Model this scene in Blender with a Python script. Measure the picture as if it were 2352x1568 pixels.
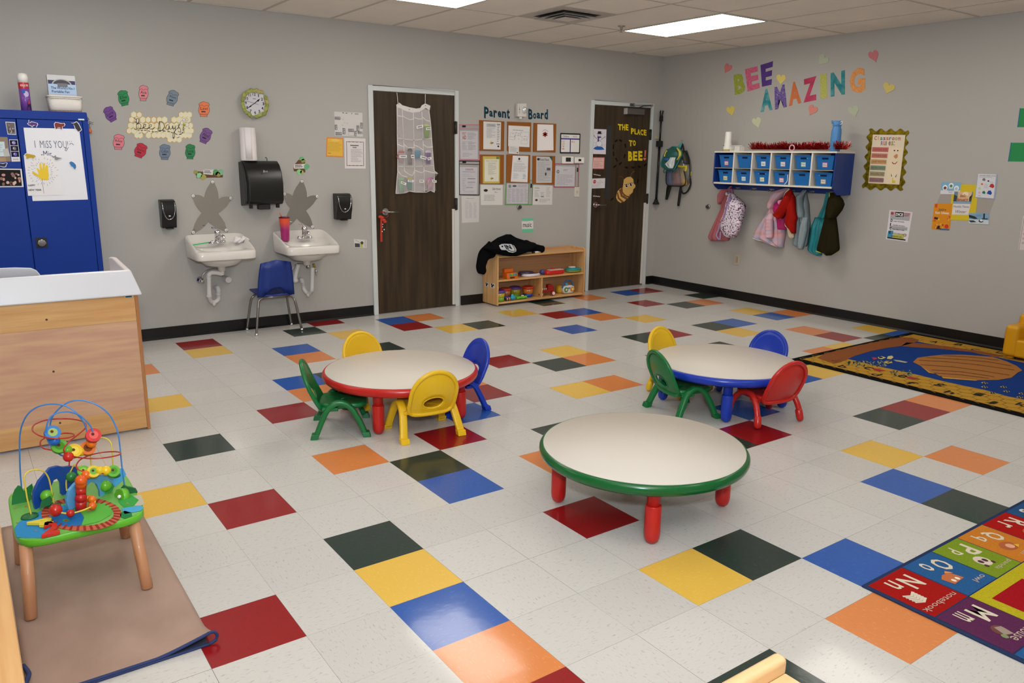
import bpy, bmesh, math, random
from mathutils import Vector, Matrix
random.seed(7)
for _o in list(bpy.data.objects): bpy.data.objects.remove(_o)
PI = math.pi
T = 0.3048                      # one floor tile
CAM = Vector((-1.0965, -2.8759, 1.5563))
FPX = 1801.2                    # focal length in pixels of the 2352 x 1568 frame
CR = Vector((0.81641703, -0.57733377, 0.01220424))
CU = Vector((0.12296261, 0.1944553, 0.97317384))
CF = Vector((0.56421931, 0.79301504, -0.22974709))
YB, XR, H = 4.1751, 6.0979, 2.7364      # back wall, right wall, ceiling height
XL, YF = -3.35, -5.2                    # the two walls behind the photographer
# ---------- camera ----------
cd = bpy.data.cameras.new('camera'); cam = bpy.data.objects.new('camera', cd)
bpy.context.scene.collection.objects.link(cam)
cd.sensor_width = 36; cd.lens = FPX / 2352 * 36; cd.clip_start = 0.05; cd.clip_end = 60
cam.matrix_world = Matrix(((CR.x, CU.x, -CF.x, CAM.x), (CR.y, CU.y, -CF.y, CAM.y), (CR.z, CU.z, -CF.z, CAM.z), (0, 0, 0, 1)))
sc = bpy.context.scene; sc.camera = cam
sc.view_settings.view_transform = 'Standard'; sc.view_settings.look = 'None'
sc.view_settings.gamma = 1; sc.view_settings.exposure = -0.1; sc.view_settings.use_curve_mapping = False
w = bpy.data.worlds.new('world'); sc.world = w; w.use_nodes = True
w.node_tree.nodes['Background'].inputs[0].default_value = (0.75, 0.8, 0.9, 1)
w.node_tree.nodes['Background'].inputs[1].default_value = 0.15
# ---------- lights: ceiling troffers out of frame, and the photographer's flash ----------
def area(name, loc, sx, sy, power, color, rot=(0, 0, 0)):
    l = bpy.data.lights.new(name, 'AREA'); l.shape = 'RECTANGLE'; l.size = sx; l.size_y = sy
    l.energy = power; l.color = color
    o = bpy.data.objects.new(name, l); o.location = loc; o.rotation_euler = rot
    sc.collection.objects.link(o); return o
LCOL = (1.0, 0.95, 0.875)
for lx, ly, PW in ((-0.25, 2.4, 24), (-2.69, 2.4, 18), (-0.25, -0.04, 7), (2.19, -0.04, 7), (4.63, -0.04, 15), (-0.25, -2.9, 12), (2.19, -2.9, 12), (4.63, -2.9, 14), (-2.69, -2.9, 12)):
    area('troffer_light', (lx, ly, H - 0.012), 0.58, 1.18, PW, LCOL)
# the flash head: part of its light goes straight ahead, most of it is bounced off the ceiling
fl = area('flash_light', tuple(CAM + Vector((0.0, -0.1, 0.28))), 0.22, 0.16, 30, (0.80, 0.89, 1.0))
fl.rotation_euler = Vector((0.60, 0.79, 0.42)).to_track_quat('-Z', 'Y').to_euler()
fb = area('flash_bounce_light', tuple(CAM + Vector((0.0, -0.1, 0.36))), 0.25, 0.2, 135, (0.80, 0.89, 1.0))
fb.rotation_euler = Vector((0.45, 0.60, 0.66)).to_track_quat('-Z', 'Y').to_euler()

# ================= helpers =================
def hexc(h):
    h = h.lstrip('#'); r = []
    for i in (0, 2, 4):
        c = int(h[i:i+2], 16) / 255
        r.append(c / 12.92 if c <= 0.04045 else ((c + 0.055) / 1.055) ** 2.4)
    return r
MATS = {}
def mat(name, col='808080', rough=0.5, metal=0.0, emit=0, alpha=1, var=0, vscale=(8, 8, 8), coat=0, trans=0, bump=0, bscale=200, spec=0.5, col2=None, ior=1.45, sheen=0):
    if name in MATS: return MATS[name]
    m = bpy.data.materials.new(name); m.use_nodes = True
    nt = m.node_tree; b = nt.nodes['Principled BSDF']; c = hexc(col)
    b.inputs['Base Color'].default_value = (*c, 1); b.inputs['Roughness'].default_value = rough
    b.inputs['Metallic'].default_value = metal; b.inputs['Alpha'].default_value = alpha
    b.inputs['Specular IOR Level'].default_value = spec; b.inputs['IOR'].default_value = ior
    b.inputs['Coat Weight'].default_value = coat; b.inputs['Coat Roughness'].default_value = 0.08
    b.inputs['Transmission Weight'].default_value = trans; b.inputs['Sheen Weight'].default_value = sheen
    if emit:
        b.inputs['Emission Color'].default_value = (*c, 1); b.inputs['Emission Strength'].default_value = emit
    if var or col2 or bump:
        tc = nt.nodes.new('ShaderNodeTexCoord'); mp = nt.nodes.new('ShaderNodeMapping'); mp.inputs['Scale'].default_value = vscale
        nt.links.new(tc.outputs['Object'], mp.inputs['Vector'])
        n = nt.nodes.new('ShaderNodeTexNoise'); n.inputs['Scale'].default_value = 1.0; n.inputs['Detail'].default_value = 5
        nt.links.new(mp.outputs[0], n.inputs['Vector'])
        if var or col2:
            c2 = hexc(col2) if col2 else [max(0, q * (1 - var)) for q in c]
            r = nt.nodes.new('ShaderNodeValToRGB'); r.color_ramp.elements[0].position = 0.36; r.color_ramp.elements[1].position = 0.64
            r.color_ramp.elements[0].color = (*c2, 1); r.color_ramp.elements[1].color = (*c, 1)
            nt.links.new(n.outputs['Fac'], r.inputs[0]); nt.links.new(r.outputs[0], b.inputs['Base Color'])
        if bump:
            n2 = nt.nodes.new('ShaderNodeTexNoise'); n2.inputs['Scale'].default_value = bscale; n2.inputs['Detail'].default_value = 2
            nt.links.new(tc.outputs['Object'], n2.inputs['Vector'])
            bp = nt.nodes.new('ShaderNodeBump'); bp.inputs['Strength'].default_value = bump; bp.inputs['Distance'].default_value = 0.002
            nt.links.new(n2.outputs['Fac'], bp.inputs['Height']); nt.links.new(bp.outputs[0], b.inputs['Normal'])
    MATS[name] = m; return m
def C_(h, rough=0.55, **k): return mat('c_%s_%d' % (h, int(rough * 100)) + ''.join('%s%s' % kv for kv in sorted(k.items())), h, rough, **k)
def paper(h): return C_(h, 0.75, spec=0.2)
def plast(h, rough=0.3): return C_(h, rough)
WM = {}
def ray(px, py): return (CR * ((px - 1176) / FPX) - CU * ((py - 784) / FPX) + CF)
class Plane:                    # a real surface in the room: point + normal; a pixel of the photograph is traced on to it
    def __init__(s, p, n): s.p = Vector(p); s.n = Vector(n).normalized()
    def at(s, px, py, off=0.0):
        d = ray(px, py); t = (s.p - CAM).dot(s.n) / d.dot(s.n); return CAM + d * t + s.n * off
    def P(s, u, v, off=0.0): return s.at(u, v, off)
BACK = Plane((0, YB, 0), (0, -1, 0)); RIGHT = Plane((XR, 0, 0), (-1, 0, 0)); FLOOR = Plane((0, 0, 0), (0, 0, 1)); CEIL = Plane((0, 0, H), (0, 0, -1))
def backp(off): return Plane((0, YB - off, 0), (0, -1, 0))
def rightp(off): return Plane((XR - off, 0, 0), (-1, 0, 0))
class Quad:                     # bilinear patch, u right, v down, 0..1
    def __init__(s, TL, TR, BR, BL, n=None):
        s.c = [Vector(q) for q in (TL, TR, BR, BL)]
        nn = (s.c[3] - s.c[0]).cross(s.c[1] - s.c[0])
        s.n = Vector(n) if n is not None else nn.normalized()
    def P(s, u, v, off=0.0):
        a = s.c[0].lerp(s.c[1], u); b = s.c[3].lerp(s.c[2], u); return a.lerp(b, v) + s.n * off
def quad(pl, TL, TR, BR=None, BL=None):
    if BR is None:      # axis rectangle TL, BR in pixels given as two points
        x0, y0 = TL; x1, y1 = TR; TL, TR, BR, BL = (x0, y0), (x1, y0), (x1, y1), (x0, y1)
    return Quad(pl.at(*TL), pl.at(*TR), pl.at(*BR), pl.at(*BL), pl.n)
GL = {}
def glyph(txt, bold, depth, sx=1.0, shear=0.0):
    k = (txt, bold, depth, shear)
    if k not in GL:
        cu = bpy.data.curves.new('t', 'FONT'); cu.body = txt; cu.offset = bold; cu.resolution_u = 2; cu.extrude = 0.5 if depth else 0
        cu.shear = shear
        o = bpy.data.objects.new('t', cu); me = bpy.data.meshes.new_from_object(o)
        vs = [tuple(v.co) for v in me.vertices]; fs = [tuple(p.vertices) for p in me.polygons]
        bpy.data.objects.remove(o); bpy.data.curves.remove(cu); bpy.data.meshes.remove(me)
        xs = [v[0] for v in vs]; ys = [v[1] for v in vs]
        x0, x1, y0, y1 = min(xs), max(xs), min(ys), max(ys)
        if x1 - x0 < 0.15: x0 -= 0.0; x1 = x0 + max(x1 - x0, 1e-4)
        GL[k] = ([((a - x0) / (x1 - x0), 1 - (b - y0) / max(y1 - y0, 1e-6), c + 0.5) for a, b, c in vs], fs)
    return GL[k]
def catmull(pts, n=8, closed=False):
    P = [Vector(p) for p in pts]; out = []; N = len(P)
    for i in range(N if closed else N - 1):
        g = (lambda k: P[k % N]) if closed else (lambda k: P[min(max(k, 0), N - 1)])
        a, b, c, d = g(i - 1), g(i), g(i + 1), g(i + 2)
        for j in range(n):
            t = j / n
            out.append(0.5 * ((2 * b) + (c - a) * t + (2 * a - 5 * b + 4 * c - d) * t * t + (3 * b - 3 * c + d - a) * t ** 3))
    if not closed: out.append(P[-1])
    return out
class MB:
    def __init__(s, M=None): s.v = []; s.f = []; s.m = []; s.sm = []; s.mats = []; s.M = M
    def mi(s, m):
        if isinstance(m, str): m = paper(m)
        if m not in s.mats: s.mats.append(m)
        return s.mats.index(m)
    def add(s, vs, fs, m, smooth=False):
        b = len(s.v); k = s.mi(m)
        for q in vs:
            q = Vector(q); s.v.append(s.M @ q if s.M else q)
        for f in fs: s.f.append([b + i for i in f]); s.m.append(k); s.sm.append(smooth)
        return s
    def box(s, x0, x1, y0, y1, z0, z1, m):
        v = [(x, y, z) for z in (z0, z1) for y in (y0, y1) for x in (x0, x1)]
        return s.add(v, [(0, 2, 3, 1), (4, 5, 7, 6), (0, 1, 5, 4), (2, 6, 7, 3), (0, 4, 6, 2), (1, 3, 7, 5)], m)
    def obox(s, c, ax, ay, az, m):      # oriented box: centre and three half-axis vectors
        c, ax, ay, az = map(Vector, (c, ax, ay, az))
        v = [c + ax * i + ay * j + az * k for k in (-1, 1) for j in (-1, 1) for i in (-1, 1)]
        return s.add(v, [(0, 2, 3, 1), (4, 5, 7, 6), (0, 1, 5, 4), (2, 6, 7, 3), (0, 4, 6, 2), (1, 3, 7, 5)], m)
    def loft(s, rings, m, cap=True, closed=True, smooth=True, loop=False):
        n = len(rings[0]); vs = [p for r in rings for p in r]; fs = []
        R = len(rings)
        for i in range(R if loop else R - 1):
            for j in range(n if closed else n - 1):
                a = i * n + j; b = i * n + (j + 1) % n; c = ((i + 1) % R) * n + (j + 1) % n; d = ((i + 1) % R) * n + j
                fs.append((a, b, c, d))
        s.add(vs, fs, m, smooth)
        if cap and closed and not loop:
            s.add(rings[0], [tuple(range(n))[::-1]], m); s.add(rings[-1], [tuple(range(n))], m)
        return s
    def cyl(s, p0, p1, r0, m, r1=None, n=16, cap=True):
        p0, p1 = Vector(p0), Vector(p1); r1 = r0 if r1 is None else r1
        d = (p1 - p0).normalized(); a = d.orthogonal().normalized(); b = d.cross(a)
        return s.loft([[p + (a * math.cos(2 * PI * k / n) + b * math.sin(2 * PI * k / n)) * r for k in range(n)] for p, r in ((p0, r0), (p1, r1))], m, cap)
    def lathe(s, prof, m, n=24, o=(0, 0, 0), ax=(0, 0, 1), cap=True, sq=1.0):
        o = Vector(o); d = Vector(ax).normalized(); a = d.orthogonal().normalized()
        if abs(d.z) > 0.99: a = Vector((1, 0, 0))
        b = d.cross(a)
        return s.loft([[o + d * z + (a * math.cos(2 * PI * k / n) + b * sq * math.sin(2 * PI * k / n)) * max(r, 1e-5) for k in range(n)] for r, z in prof], m, cap)
    def ell(s, c, r, m, n=16, k=9, M=None):
        c = Vector(c); rings = []
        if not hasattr(r, '__len__'): r = (r, r, r)
        for i in range(k + 1):
            t = -PI / 2 + PI * i / k
            ring = [Vector((r[0] * max(math.cos(t), 1e-3) * math.cos(2 * PI * j / n), r[1] * max(math.cos(t), 1e-3) * math.sin(2 * PI * j / n), r[2] * math.sin(t))) for j in range(n)]
            rings.append([c + (M @ q if M else q) for q in ring])
        return s.loft(rings, m)
    def tube(s, pts, r, m, n=8, closed=False, cap=True, sm=0, prof=None):
        P = catmull(pts, sm, closed) if sm else [Vector(p) for p in pts]
        N = len(P); fr = []; prev = None
        for i in range(N):
            if closed: t = (P[(i + 1) % N] - P[i - 1])
            else: t = P[min(i + 1, N - 1)] - P[max(i - 1, 0)]
            t.normalize()
            a = t.orthogonal().normalized() if prev is None else (prev - t * prev.dot(t)).normalized()
            prev = a; fr.append((a, t.cross(a)))
        rr = r if callable(r) else (lambda q: r)
        rings = []
        for i, p in enumerate(P):
            a, b = fr[i]; q = rr(i / max(N - 1, 1))
            rings.append([p + (a * math.cos(2 * PI * k / n) + b * math.sin(2 * PI * k / n)) * q for k in range(n)])
        return s.loft(rings, m, cap, loop=closed)
    def prism(s, pts, d, m, m2=None):   # planar polygon (3D points) extruded by vector d
        pts = [Vector(p) for p in pts]; d = Vector(d); n = len(pts)
        s.add([p + d for p in pts], [tuple(range(n))], m); s.add(pts, [tuple(range(n))[::-1]], m2 or m)
        return s.add(pts + [p + d for p in pts], [(i, (i + 1) % n, n + (i + 1) % n, n + i) for i in range(n)], m2 or m)
    # ---- things drawn flat on a sheet S (Plane in photo pixels, or Quad 0..1) ----
    def poly(s, S, pts, m, k=0, th=0, base=0.0006):
        o = base + 0.0006 * k; P = [S.P(u, v, o) for u, v in pts]
        if th: return s.prism([S.P(u, v, base) for u, v in pts], S.n * th, m)
        return s.add(P, [tuple(range(len(P)))], m)
    def rect(s, S, u0, v0, u1, v1, m, k=0, th=0): return s.poly(S, [(u0, v0), (u1, v0), (u1, v1), (u0, v1)], m, k, th)
    def circ(s, S, u, v, ru, rv, m, k=0, n=16, th=0): return s.poly(S, [(u + ru * math.cos(2 * PI * i / n), v + rv * math.sin(2 * PI * i / n)) for i in range(n)], m, k, th)
    def line(s, S, pts, w, m, k=0, closed=False, dash=0):
        o = 0.0006 + 0.0006 * k; P = [S.P(u, v, o) for u, v in pts]
        if closed: P.append(P[0])
        for i in range(len(P) - 1):
            if dash and i % 2: continue
            a, b = P[i], P[i + 1]; t = b - a
            if t.length < 1e-6: continue
            t.normalize(); q = t.cross(S.n) * w / 2; e = t * (w * 0.3)
            s.add([a - q - e, b - q + e, b + q + e, a + q - e], [(0, 1, 2, 3)], m)
        return s
    def text(s, S, txt, u0, v0, u1, v1, m, k=0, bold=0.0, th=0, rot=None, shear=0.0, quadc=None):
        vs, fs = glyph(txt, bold, th > 0, shear=shear); base = 0.0006 + 0.0006 * k; P = []
        for a, b, c in vs:
            if quadc:
                (ax, ay), (bx, by), (cx, cy), (dx, dy) = quadc
                u = (ax + (bx - ax) * a) * (1 - b) + (dx + (cx - dx) * a) * b; v = (ay + (by - ay) * a) * (1 - b) + (dy + (cy - dy) * a) * b
            else: u = u0 + (u1 - u0) * a; v = v0 + (v1 - v0) * b
            P.append(S.P(u, v, (base + c * th) if th else base))
        return s.add(P, fs, m)
    def bars(s, S, u0, v0, u1, v1, n, m, seed=1, fill=0.4, k=1, indent=0):
        rnd = random.Random(seed); h = (v1 - v0) / n
        for i in range(n):
            a = u0 + indent * rnd.random() * (u1 - u0); b = u1 - (u1 - u0) * (rnd.random() ** 2) * 0.5
            while a < b - 0.02 * (u1 - u0):        # words
                e = min(b, a + (u1 - u0) * rnd.uniform(0.06, 0.2)); s.rect(S, a, v0 + i * h, e, v0 + i * h + h * fill, m, k); a = e + (u1 - u0) * 0.025
        return s
    def sheet(s, S, m, th=0.0012):      # the paper itself
        return s.prism([S.P(u, v, 0.0002) for u, v in ((0, 0), (1, 0), (1, 1), (0, 1))], S.n * th, m) if th else s
    def build(s, name, parent=None, label=None, cat=None, group=None, kind=None, bev=0, seg=2, sub=0, solid=0, origin=None, keep=False, plabel=None):
        if parent is not None: W = WM[parent.name]
        elif origin is not None: W = Matrix.Translation(Vector(origin))
        elif keep: W = Matrix.Identity(4)
        else:
            xs = [q.x for q in s.v]; ys = [q.y for q in s.v]; zs = [q.z for q in s.v]
            W = Matrix.Translation(((min(xs) + max(xs)) / 2, (min(ys) + max(ys)) / 2, min(zs)))
        inv = W.inverted()
        me = bpy.data.meshes.new(name); me.from_pydata([tuple(inv @ q) for q in s.v], [], s.f)
        for m in s.mats: me.materials.append(m)
        for p, k, q in zip(me.polygons, s.m, s.sm): p.material_index = k; p.use_smooth = q
        bm = bmesh.new(); bm.from_mesh(me); bmesh.ops.remove_doubles(bm, verts=bm.verts, dist=1e-6)
        bmesh.ops.recalc_face_normals(bm, faces=bm.faces); bm.to_mesh(me); bm.free()
        o = bpy.data.objects.new(name, me); sc.collection.objects.link(o)
        if parent is not None: o.parent = parent
        else: o.matrix_world = W
        WM[o.name] = W
        if solid:
            md = o.modifiers.new('solid', 'SOLIDIFY'); md.thickness = solid; md.offset = 0
        if bev:
            md = o.modifiers.new('bevel', 'BEVEL'); md.width = bev; md.segments = seg; md.limit_method = 'ANGLE'; md.angle_limit = 0.6
            for p in me.polygons: p.use_smooth = True
            try:
                md.harden_normals = True
            except Exception: pass
        if sub:
            md = o.modifiers.new('sub', 'SUBSURF'); md.levels = sub; md.render_levels = sub
            for p in me.polygons: p.use_smooth = True
        if plabel: o['label'] = plabel
        return tag(o, label, cat, group, kind)
def tag(o, label=None, cat=None, group=None, kind=None):
    for k, v in (('label', label), ('category', cat), ('group', group), ('kind', kind)):
        if v: o[k] = v
    return o
def thing(name, label, cat, loc=(0, 0, 0), rz=0, group=None, kind=None):
    o = bpy.data.objects.new(name, None); o.empty_display_size = 0.05; sc.collection.objects.link(o)
    o.location = loc; o.rotation_euler = (0, 0, rz)
    WM[o.name] = Matrix.Translation(Vector(loc)) @ Matrix.Rotation(rz, 4, 'Z')
    return tag(o, label, cat, group, kind)
def recol(o, swap):
    me = o.data.copy(); o.data = me
    for i, m in enumerate(me.materials):
        if m in swap: me.materials[i] = swap[m]
def dup(root, loc=None, rz=None, label=None, group=None, swap=None):
    def cp(o, par):
        c = o.copy(); sc.collection.objects.link(c); c.parent = par
        if swap and c.type == 'MESH': recol(c, swap)
        for ch in [q for q in list(sc.collection.objects) if q.parent == o]: cp(ch, c)
        return c
    r = cp(root, None)
    if loc is not None: r.location = loc
    if rz is not None: r.rotation_euler = (0, 0, rz)
    WM[r.name] = Matrix.Translation(Vector(r.location)) @ Matrix.Rotation(r.rotation_euler.z, 4, 'Z')
    if label: r['label'] = label
    if group: r['group'] = group
    return r
# ================= the room =================
M_wall = mat('wall_paint', 'aeaba5', 0.55, bump=0.25, bscale=350)
def floor_mat(name, col, col2, dark=None):
    m = bpy.data.materials.new(name); m.use_nodes = True; nt = m.node_tree; b = nt.nodes['Principled BSDF']; L = nt.links.new
    geo = nt.nodes.new('ShaderNodeNewGeometry'); sep = nt.nodes.new('ShaderNodeSeparateXYZ'); L(geo.outputs['Position'], sep.inputs[0])
    def math_(op, a, bb=None, c=None):
        n = nt.nodes.new('ShaderNodeMath'); n.operation = op
        for i, q in enumerate((a, bb, c)):
            if q is None: continue
            if isinstance(q, (int, float)): n.inputs[i].default_value = q
            else: L(q, n.inputs[i])
        return n.outputs[0]
    g = []
    for ax in (0, 1):
        t = math_('DIVIDE', sep.outputs[ax], T); g.append(math_('PINGPONG', t, 0.5))
    d = math_('MINIMUM', g[0], g[1]); seam = math_('LESS_THAN', d, 0.0027)
    # per tile random: streak direction and joint darkness
    ix = math_('FLOOR', math_('DIVIDE', sep.outputs[0], T)); iy = math_('FLOOR', math_('DIVIDE', sep.outputs[1], T))
    cmb = nt.nodes.new('ShaderNodeCombineXYZ'); L(ix, cmb.inputs[0]); L(iy, cmb.inputs[1])
    wn = nt.nodes.new('ShaderNodeTexWhiteNoise'); wn.noise_dimensions = '3D'; L(cmb.outputs[0], wn.inputs['Vector'])
    par = math_('MODULO', math_('ADD', math_('ADD', ix, iy), 1000), 2)
    def speck(sx, sy, lo, hi):
        mp = nt.nodes.new('ShaderNodeMapping'); mp.inputs['Scale'].default_value = (sx, sy, 1); L(geo.outputs['Position'], mp.inputs['Vector'])
        n = nt.nodes.new('ShaderNodeTexNoise'); n.inputs['Scale'].default_value = 1; n.inputs['Detail'].default_value = 3; L(mp.outputs[0], n.inputs['Vector'])
        r = nt.nodes.new('ShaderNodeMapRange'); r.inputs['From Min'].default_value = lo; r.inputs['From Max'].default_value = hi; L(n.outputs['Fac'], r.inputs[0]); return r.outputs[0]
    a = speck(140, 45, 0.58, 0.78); c = speck(45, 140, 0.58, 0.78)
    mx = nt.nodes.new('ShaderNodeMix'); L(par, mx.inputs[0]); L(a, mx.inputs[2]); L(c, mx.inputs[3])
    c1 = hexc(col); c2 = hexc(col2)
    m1 = nt.nodes.new('ShaderNodeMix'); m1.data_type = 'RGBA'; L(mx.outputs[0], m1.inputs[0]); m1.inputs[6].default_value = (*c1, 1); m1.inputs[7].default_value = (*c2, 1)
    # small overall tone change from tile to tile
    hv = nt.nodes.new('ShaderNodeHueSaturation'); L(m1.outputs[2], hv.inputs['Color']); L(math_('MULTIPLY_ADD', wn.outputs['Value'], 0.07, 0.965), hv.inputs['Value'])
    m2 = nt.nodes.new('ShaderNodeMix'); m2.data_type = 'RGBA'; L(math_('MULTIPLY', seam, math_('MULTIPLY_ADD', wn.outputs['Value'], 0.7, 0.15)), m2.inputs[0]); L(hv.outputs[0], m2.inputs[6]); m2.inputs[7].default_value = (0.06, 0.055, 0.05, 1)
    L(m2.outputs[2], b.inputs['Base Color'])
    b.inputs['Roughness'].default_value = 0.4; b.inputs['Specular IOR Level'].default_value = 0.12
    b.inputs['Coat Weight'].default_value = 0.55; b.inputs['Coat Roughness'].default_value = 0.10
    n = nt.nodes.new('ShaderNodeTexNoise'); n.inputs['Scale'].default_value = 14; n.inputs['Detail'].default_value = 3; L(geo.outputs['Position'], n.inputs['Vector'])
    bp = nt.nodes.new('ShaderNodeBump'); bp.inputs['Strength'].default_value = 0.07; bp.inputs['Distance'].default_value = 0.004; L(n.outputs['Fac'], bp.inputs['Height'])
    L(bp.outputs[0], b.inputs['Coat Normal'])
    return m
FM = {'W': floor_mat('vinyl_white', 'c5c2bd', '9f9c98'), 'R': floor_mat('vinyl_red', '8a1216', '7a0e12'), 'G': floor_mat('vinyl_dark_green', '25352f', '3a4c42'),
      'Y': floor_mat('vinyl_yellow', 'dcb24a', 'e6c268'), 'B': floor_mat('vinyl_blue', '2455a4', '4470b4'), 'O': floor_mat('vinyl_orange', 'd27f44', 'dd9562')}
CELLS = {'R': [(-2, -2), (-1, 1), (0, -5), (1, 5), (1, 12), (3, -2), (3, 2), (5, 4), (5, 13), (7, 6), (7, 11), (8, -1), (11, 4), (12, -2), (12, 10), (13, 6), (16, 10), (17, 3), (18, 12)],
 'G': [(-1, 4), (0, -1), (2, -6), (2, 1), (3, 7), (4, -4), (4, 12), (5, 1), (5, 9), (7, -1), (8, -5), (8, 5), (9, 10), (11, -2), (12, 6), (13, 2), (13, 4), (13, 12), (15, 6), (17, 9), (18, 2), (19, 10)],
 'Y': [(-2, 2), (-1, 7), (0, -2), (1, 11), (3, -4), (4, 8), (5, 11), (7, 3), (8, 10), (9, -3), (9, 6), (11, 11), (13, 1), (14, 8), (15, 5), (16, 2), (18, 7), (19, 3)],
 'B': [(0, -3), (2, 0), (2, 7), (3, 10), (4, 3), (5, -5), (7, 12), (8, -4), (9, 0), (11, 8), (12, 1), (13, 10), (16, 6), (17, 12), (18, 6), (19, 2)],
 'O': [(-1, 10), (0, -4), (1, 2), (2, 6), (3, 9), (4, -6), (4, 0), (5, 5), (8, 3), (8, 12), (9, 5), (10, -4), (13, -2), (13, 9), (15, 2), (15, 12), (17, 4), (18, 9), (19, 6)]}
COL = {c: k for k, v in CELLS.items() for c in v}
rf = random.Random(3); b = MB()
for i in range(-11, 21):
    for j in range(-18, 14):
        c = COL.get((i, j))
        if c is None: c = rf.choice('RGYBO') if (j < -7 and rf.random() < 0.2) else 'W'
        x0, x1 = max(i * T, XL), min((i + 1) * T, XR); y0, y1 = max(j * T, YF), min((j + 1) * T, YB)
        if x1 <= x0 or y1 <= y0: continue
        b.add([(x0, y0, 0), (x1, y0, 0), (x1, y1, 0), (x0, y1, 0)], [(0, 1, 2, 3)], FM[c])
b.build('floor', kind='structure', keep=True)
def struct(name, *boxes, m=None, bev=0, label=None):
    q = MB()
    for bx in boxes: q.box(*bx, m)
    return q.build(name, kind='structure', keep=True, bev=bev)
struct('wall_back', (XL, XR + .12, YB, YB + .12, 0, H), m=M_wall)
struct('wall_right', (XR, XR + .12, YF, YB, 0, H), m=M_wall)
struct('wall_left', (XL - .12, XL, YF, YB, 0, H), m=M_wall)
struct('wall_front', (XL - .12, XR + .12, YF - .12, YF, 0, H), m=mat('wall_paint_brightened', 'dedad2', 0.55))  # unseen wall, its colour raised in place of light to brighten the mirror reflections
M_tile = mat('ceiling_tile', 'f2ebe0', 0.9, bump=0.6, bscale=500, var=0.06, vscale=(2, 2, 2), spec=0.1)
M_grid = mat('ceiling_grid', 'c4bbaf', 0.6)
struct('ceiling', (XL, XR, YF, YB, H, H + .1), m=M_tile)
g = MB(); zb = H - 0.004
gx = [0.2 * T + 2 * k * T for k in range(-5, 10)]; gy = [1.9 * T + 4 * k * T for k in range(-5, 3)]
for x in gx: g.box(x - .012, x + .012, YF, YB, zb, H + .001, M_grid)
for y in gy: g.box(XL, XR, y - .012, y + .012, zb + .0005, H + .001, M_grid)
g.box(10.2 * T, 12.2 * T, 7.9 * T - .012, 7.9 * T + .012, zb + .0005, H, M_grid)
g.box(XL, XR, YB - .02, YB, zb - .001, H, M_grid); g.box(XR - .02, XR, YF, YB, zb - .001, H, M_grid)
g.build('trim_1', kind='structure', keep=True)
M_base = mat('black_rubber_base', '0d0d0d', 0.35)
def baseb(name, segs, side):
    q = MB()
    for a, c in segs:
        if side == 'b': q.box(a, c, YB - .006, YB, 0, .1, M_base); q.prism([(a, YB - .006, 0), (a, YB - .022, 0), (a, YB - .006, .016)], (c - a, 0, 0), M_base)
        else: q.box(XR - .006, XR, a, c, 0, .1, M_base); q.prism([(XR - .006, a, 0), (XR - .022, a, 0), (XR - .006, a, .016)], (0, c - a, 0), M_base)
    q.build(name, kind='structure', keep=True)
D1 = (2.222, 3.238); D2 = (4.975, 5.985)         # outer faces of the two steel door frames
baseb('baseboard_back', [(XL, D1[0]), (D1[1], D2[0]), (D2[1], XR)], 'b'); baseb('baseboard_right', [(YF, YB)], 'r')
# ceiling lights, vent, sprinkler
M_emit = mat('lamp_diffuser', 'fff8ee', 0.5, emit=11); M_lf = mat('lamp_frame', 'b9b2a8', 0.5)
def troffer(x0, label):
    t = thing('ceiling_light', label, 'ceiling light', (x0 + T, 7.9 * T, H), group=None)
    q = MB(); y0, y1 = 5.9 * T + .02, 9.9 * T - .02; a, c = x0 + .02, x0 + 2 * T - .02
    q.box(a, c, y0, y1, H - .007, H - .003, M_emit).build('diffuser', t)
    q = MB()
    for bx in ((a - .014, a, y0 - .014, y1 + .014), (c, c + .014, y0 - .014, y1 + .014), (a, c, y0 - .014, y0), (a, c, y1, y1 + .014)): q.box(*bx, H - .009, H - .001, M_lf)
    q.build('frame', t)
troffer(14.2 * T, 'long glowing white ceiling light panel whole in view, near the right wall')
troffer(6.2 * T, 'glowing white ceiling light panel cut by the top edge, left of the air vent')
vx, vy = 11.2 * T, 8.9 * T; t = thing('ceiling_vent', 'square ceiling air vent with angled louvres between the light panels', 'air vent', (vx, vy, H))
q = MB(); M_vent = mat('vent_metal', 'b3aca4', 0.4); M_vd = mat('vent_dark', '25221f', 0.7)
def ring(q, cx, cy, r0, z0, r1, z1, m):
    a = [(cx + sx * r0, cy + sy * r0, z0) for sx, sy in ((-1, -1), (1, -1), (1, 1), (-1, 1))]; c = [(cx + sx * r1, cy + sy * r1, z1) for sx, sy in ((-1, -1), (1, -1), (1, 1), (-1, 1))]
    q.add(a + c, [(i, (i + 1) % 4, 4 + (i + 1) % 4, 4 + i) for i in range(4)], m)
ring(q, vx, vy, .295, H - .006, .21, H - .006, M_vent); q.build('frame', t, solid=.003)
q = MB(); q.box(vx - .21, vx + .21, vy - .21, vy + .21, H - .003, H - .002, M_vd); q.build('duct_opening', t)
for i, r in enumerate((.20, .145, .095)):
    q = MB(); ring(q, vx, vy, r, H - .03 - i * .004, r - .06, H - .004, M_vent); q.build('louvre', t, solid=.003)
q = MB(); q.add([(vx - .07, vy - .07, H - .035), (vx + .07, vy - .07, H - .035), (vx + .07, vy + .07, H - .035), (vx - .07, vy + .07, H - .035)], [(0, 1, 2, 3)], mat('vent_centre', 'd8d2ca', .5)); q.build('centre_plate', t, solid=.004)
sx, sy = 13.645 * T, 9.3 * T; t = thing('sprinkler_head', 'small metal fire sprinkler hanging from a ceiling tile', 'sprinkler', (sx, sy, H))
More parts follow.
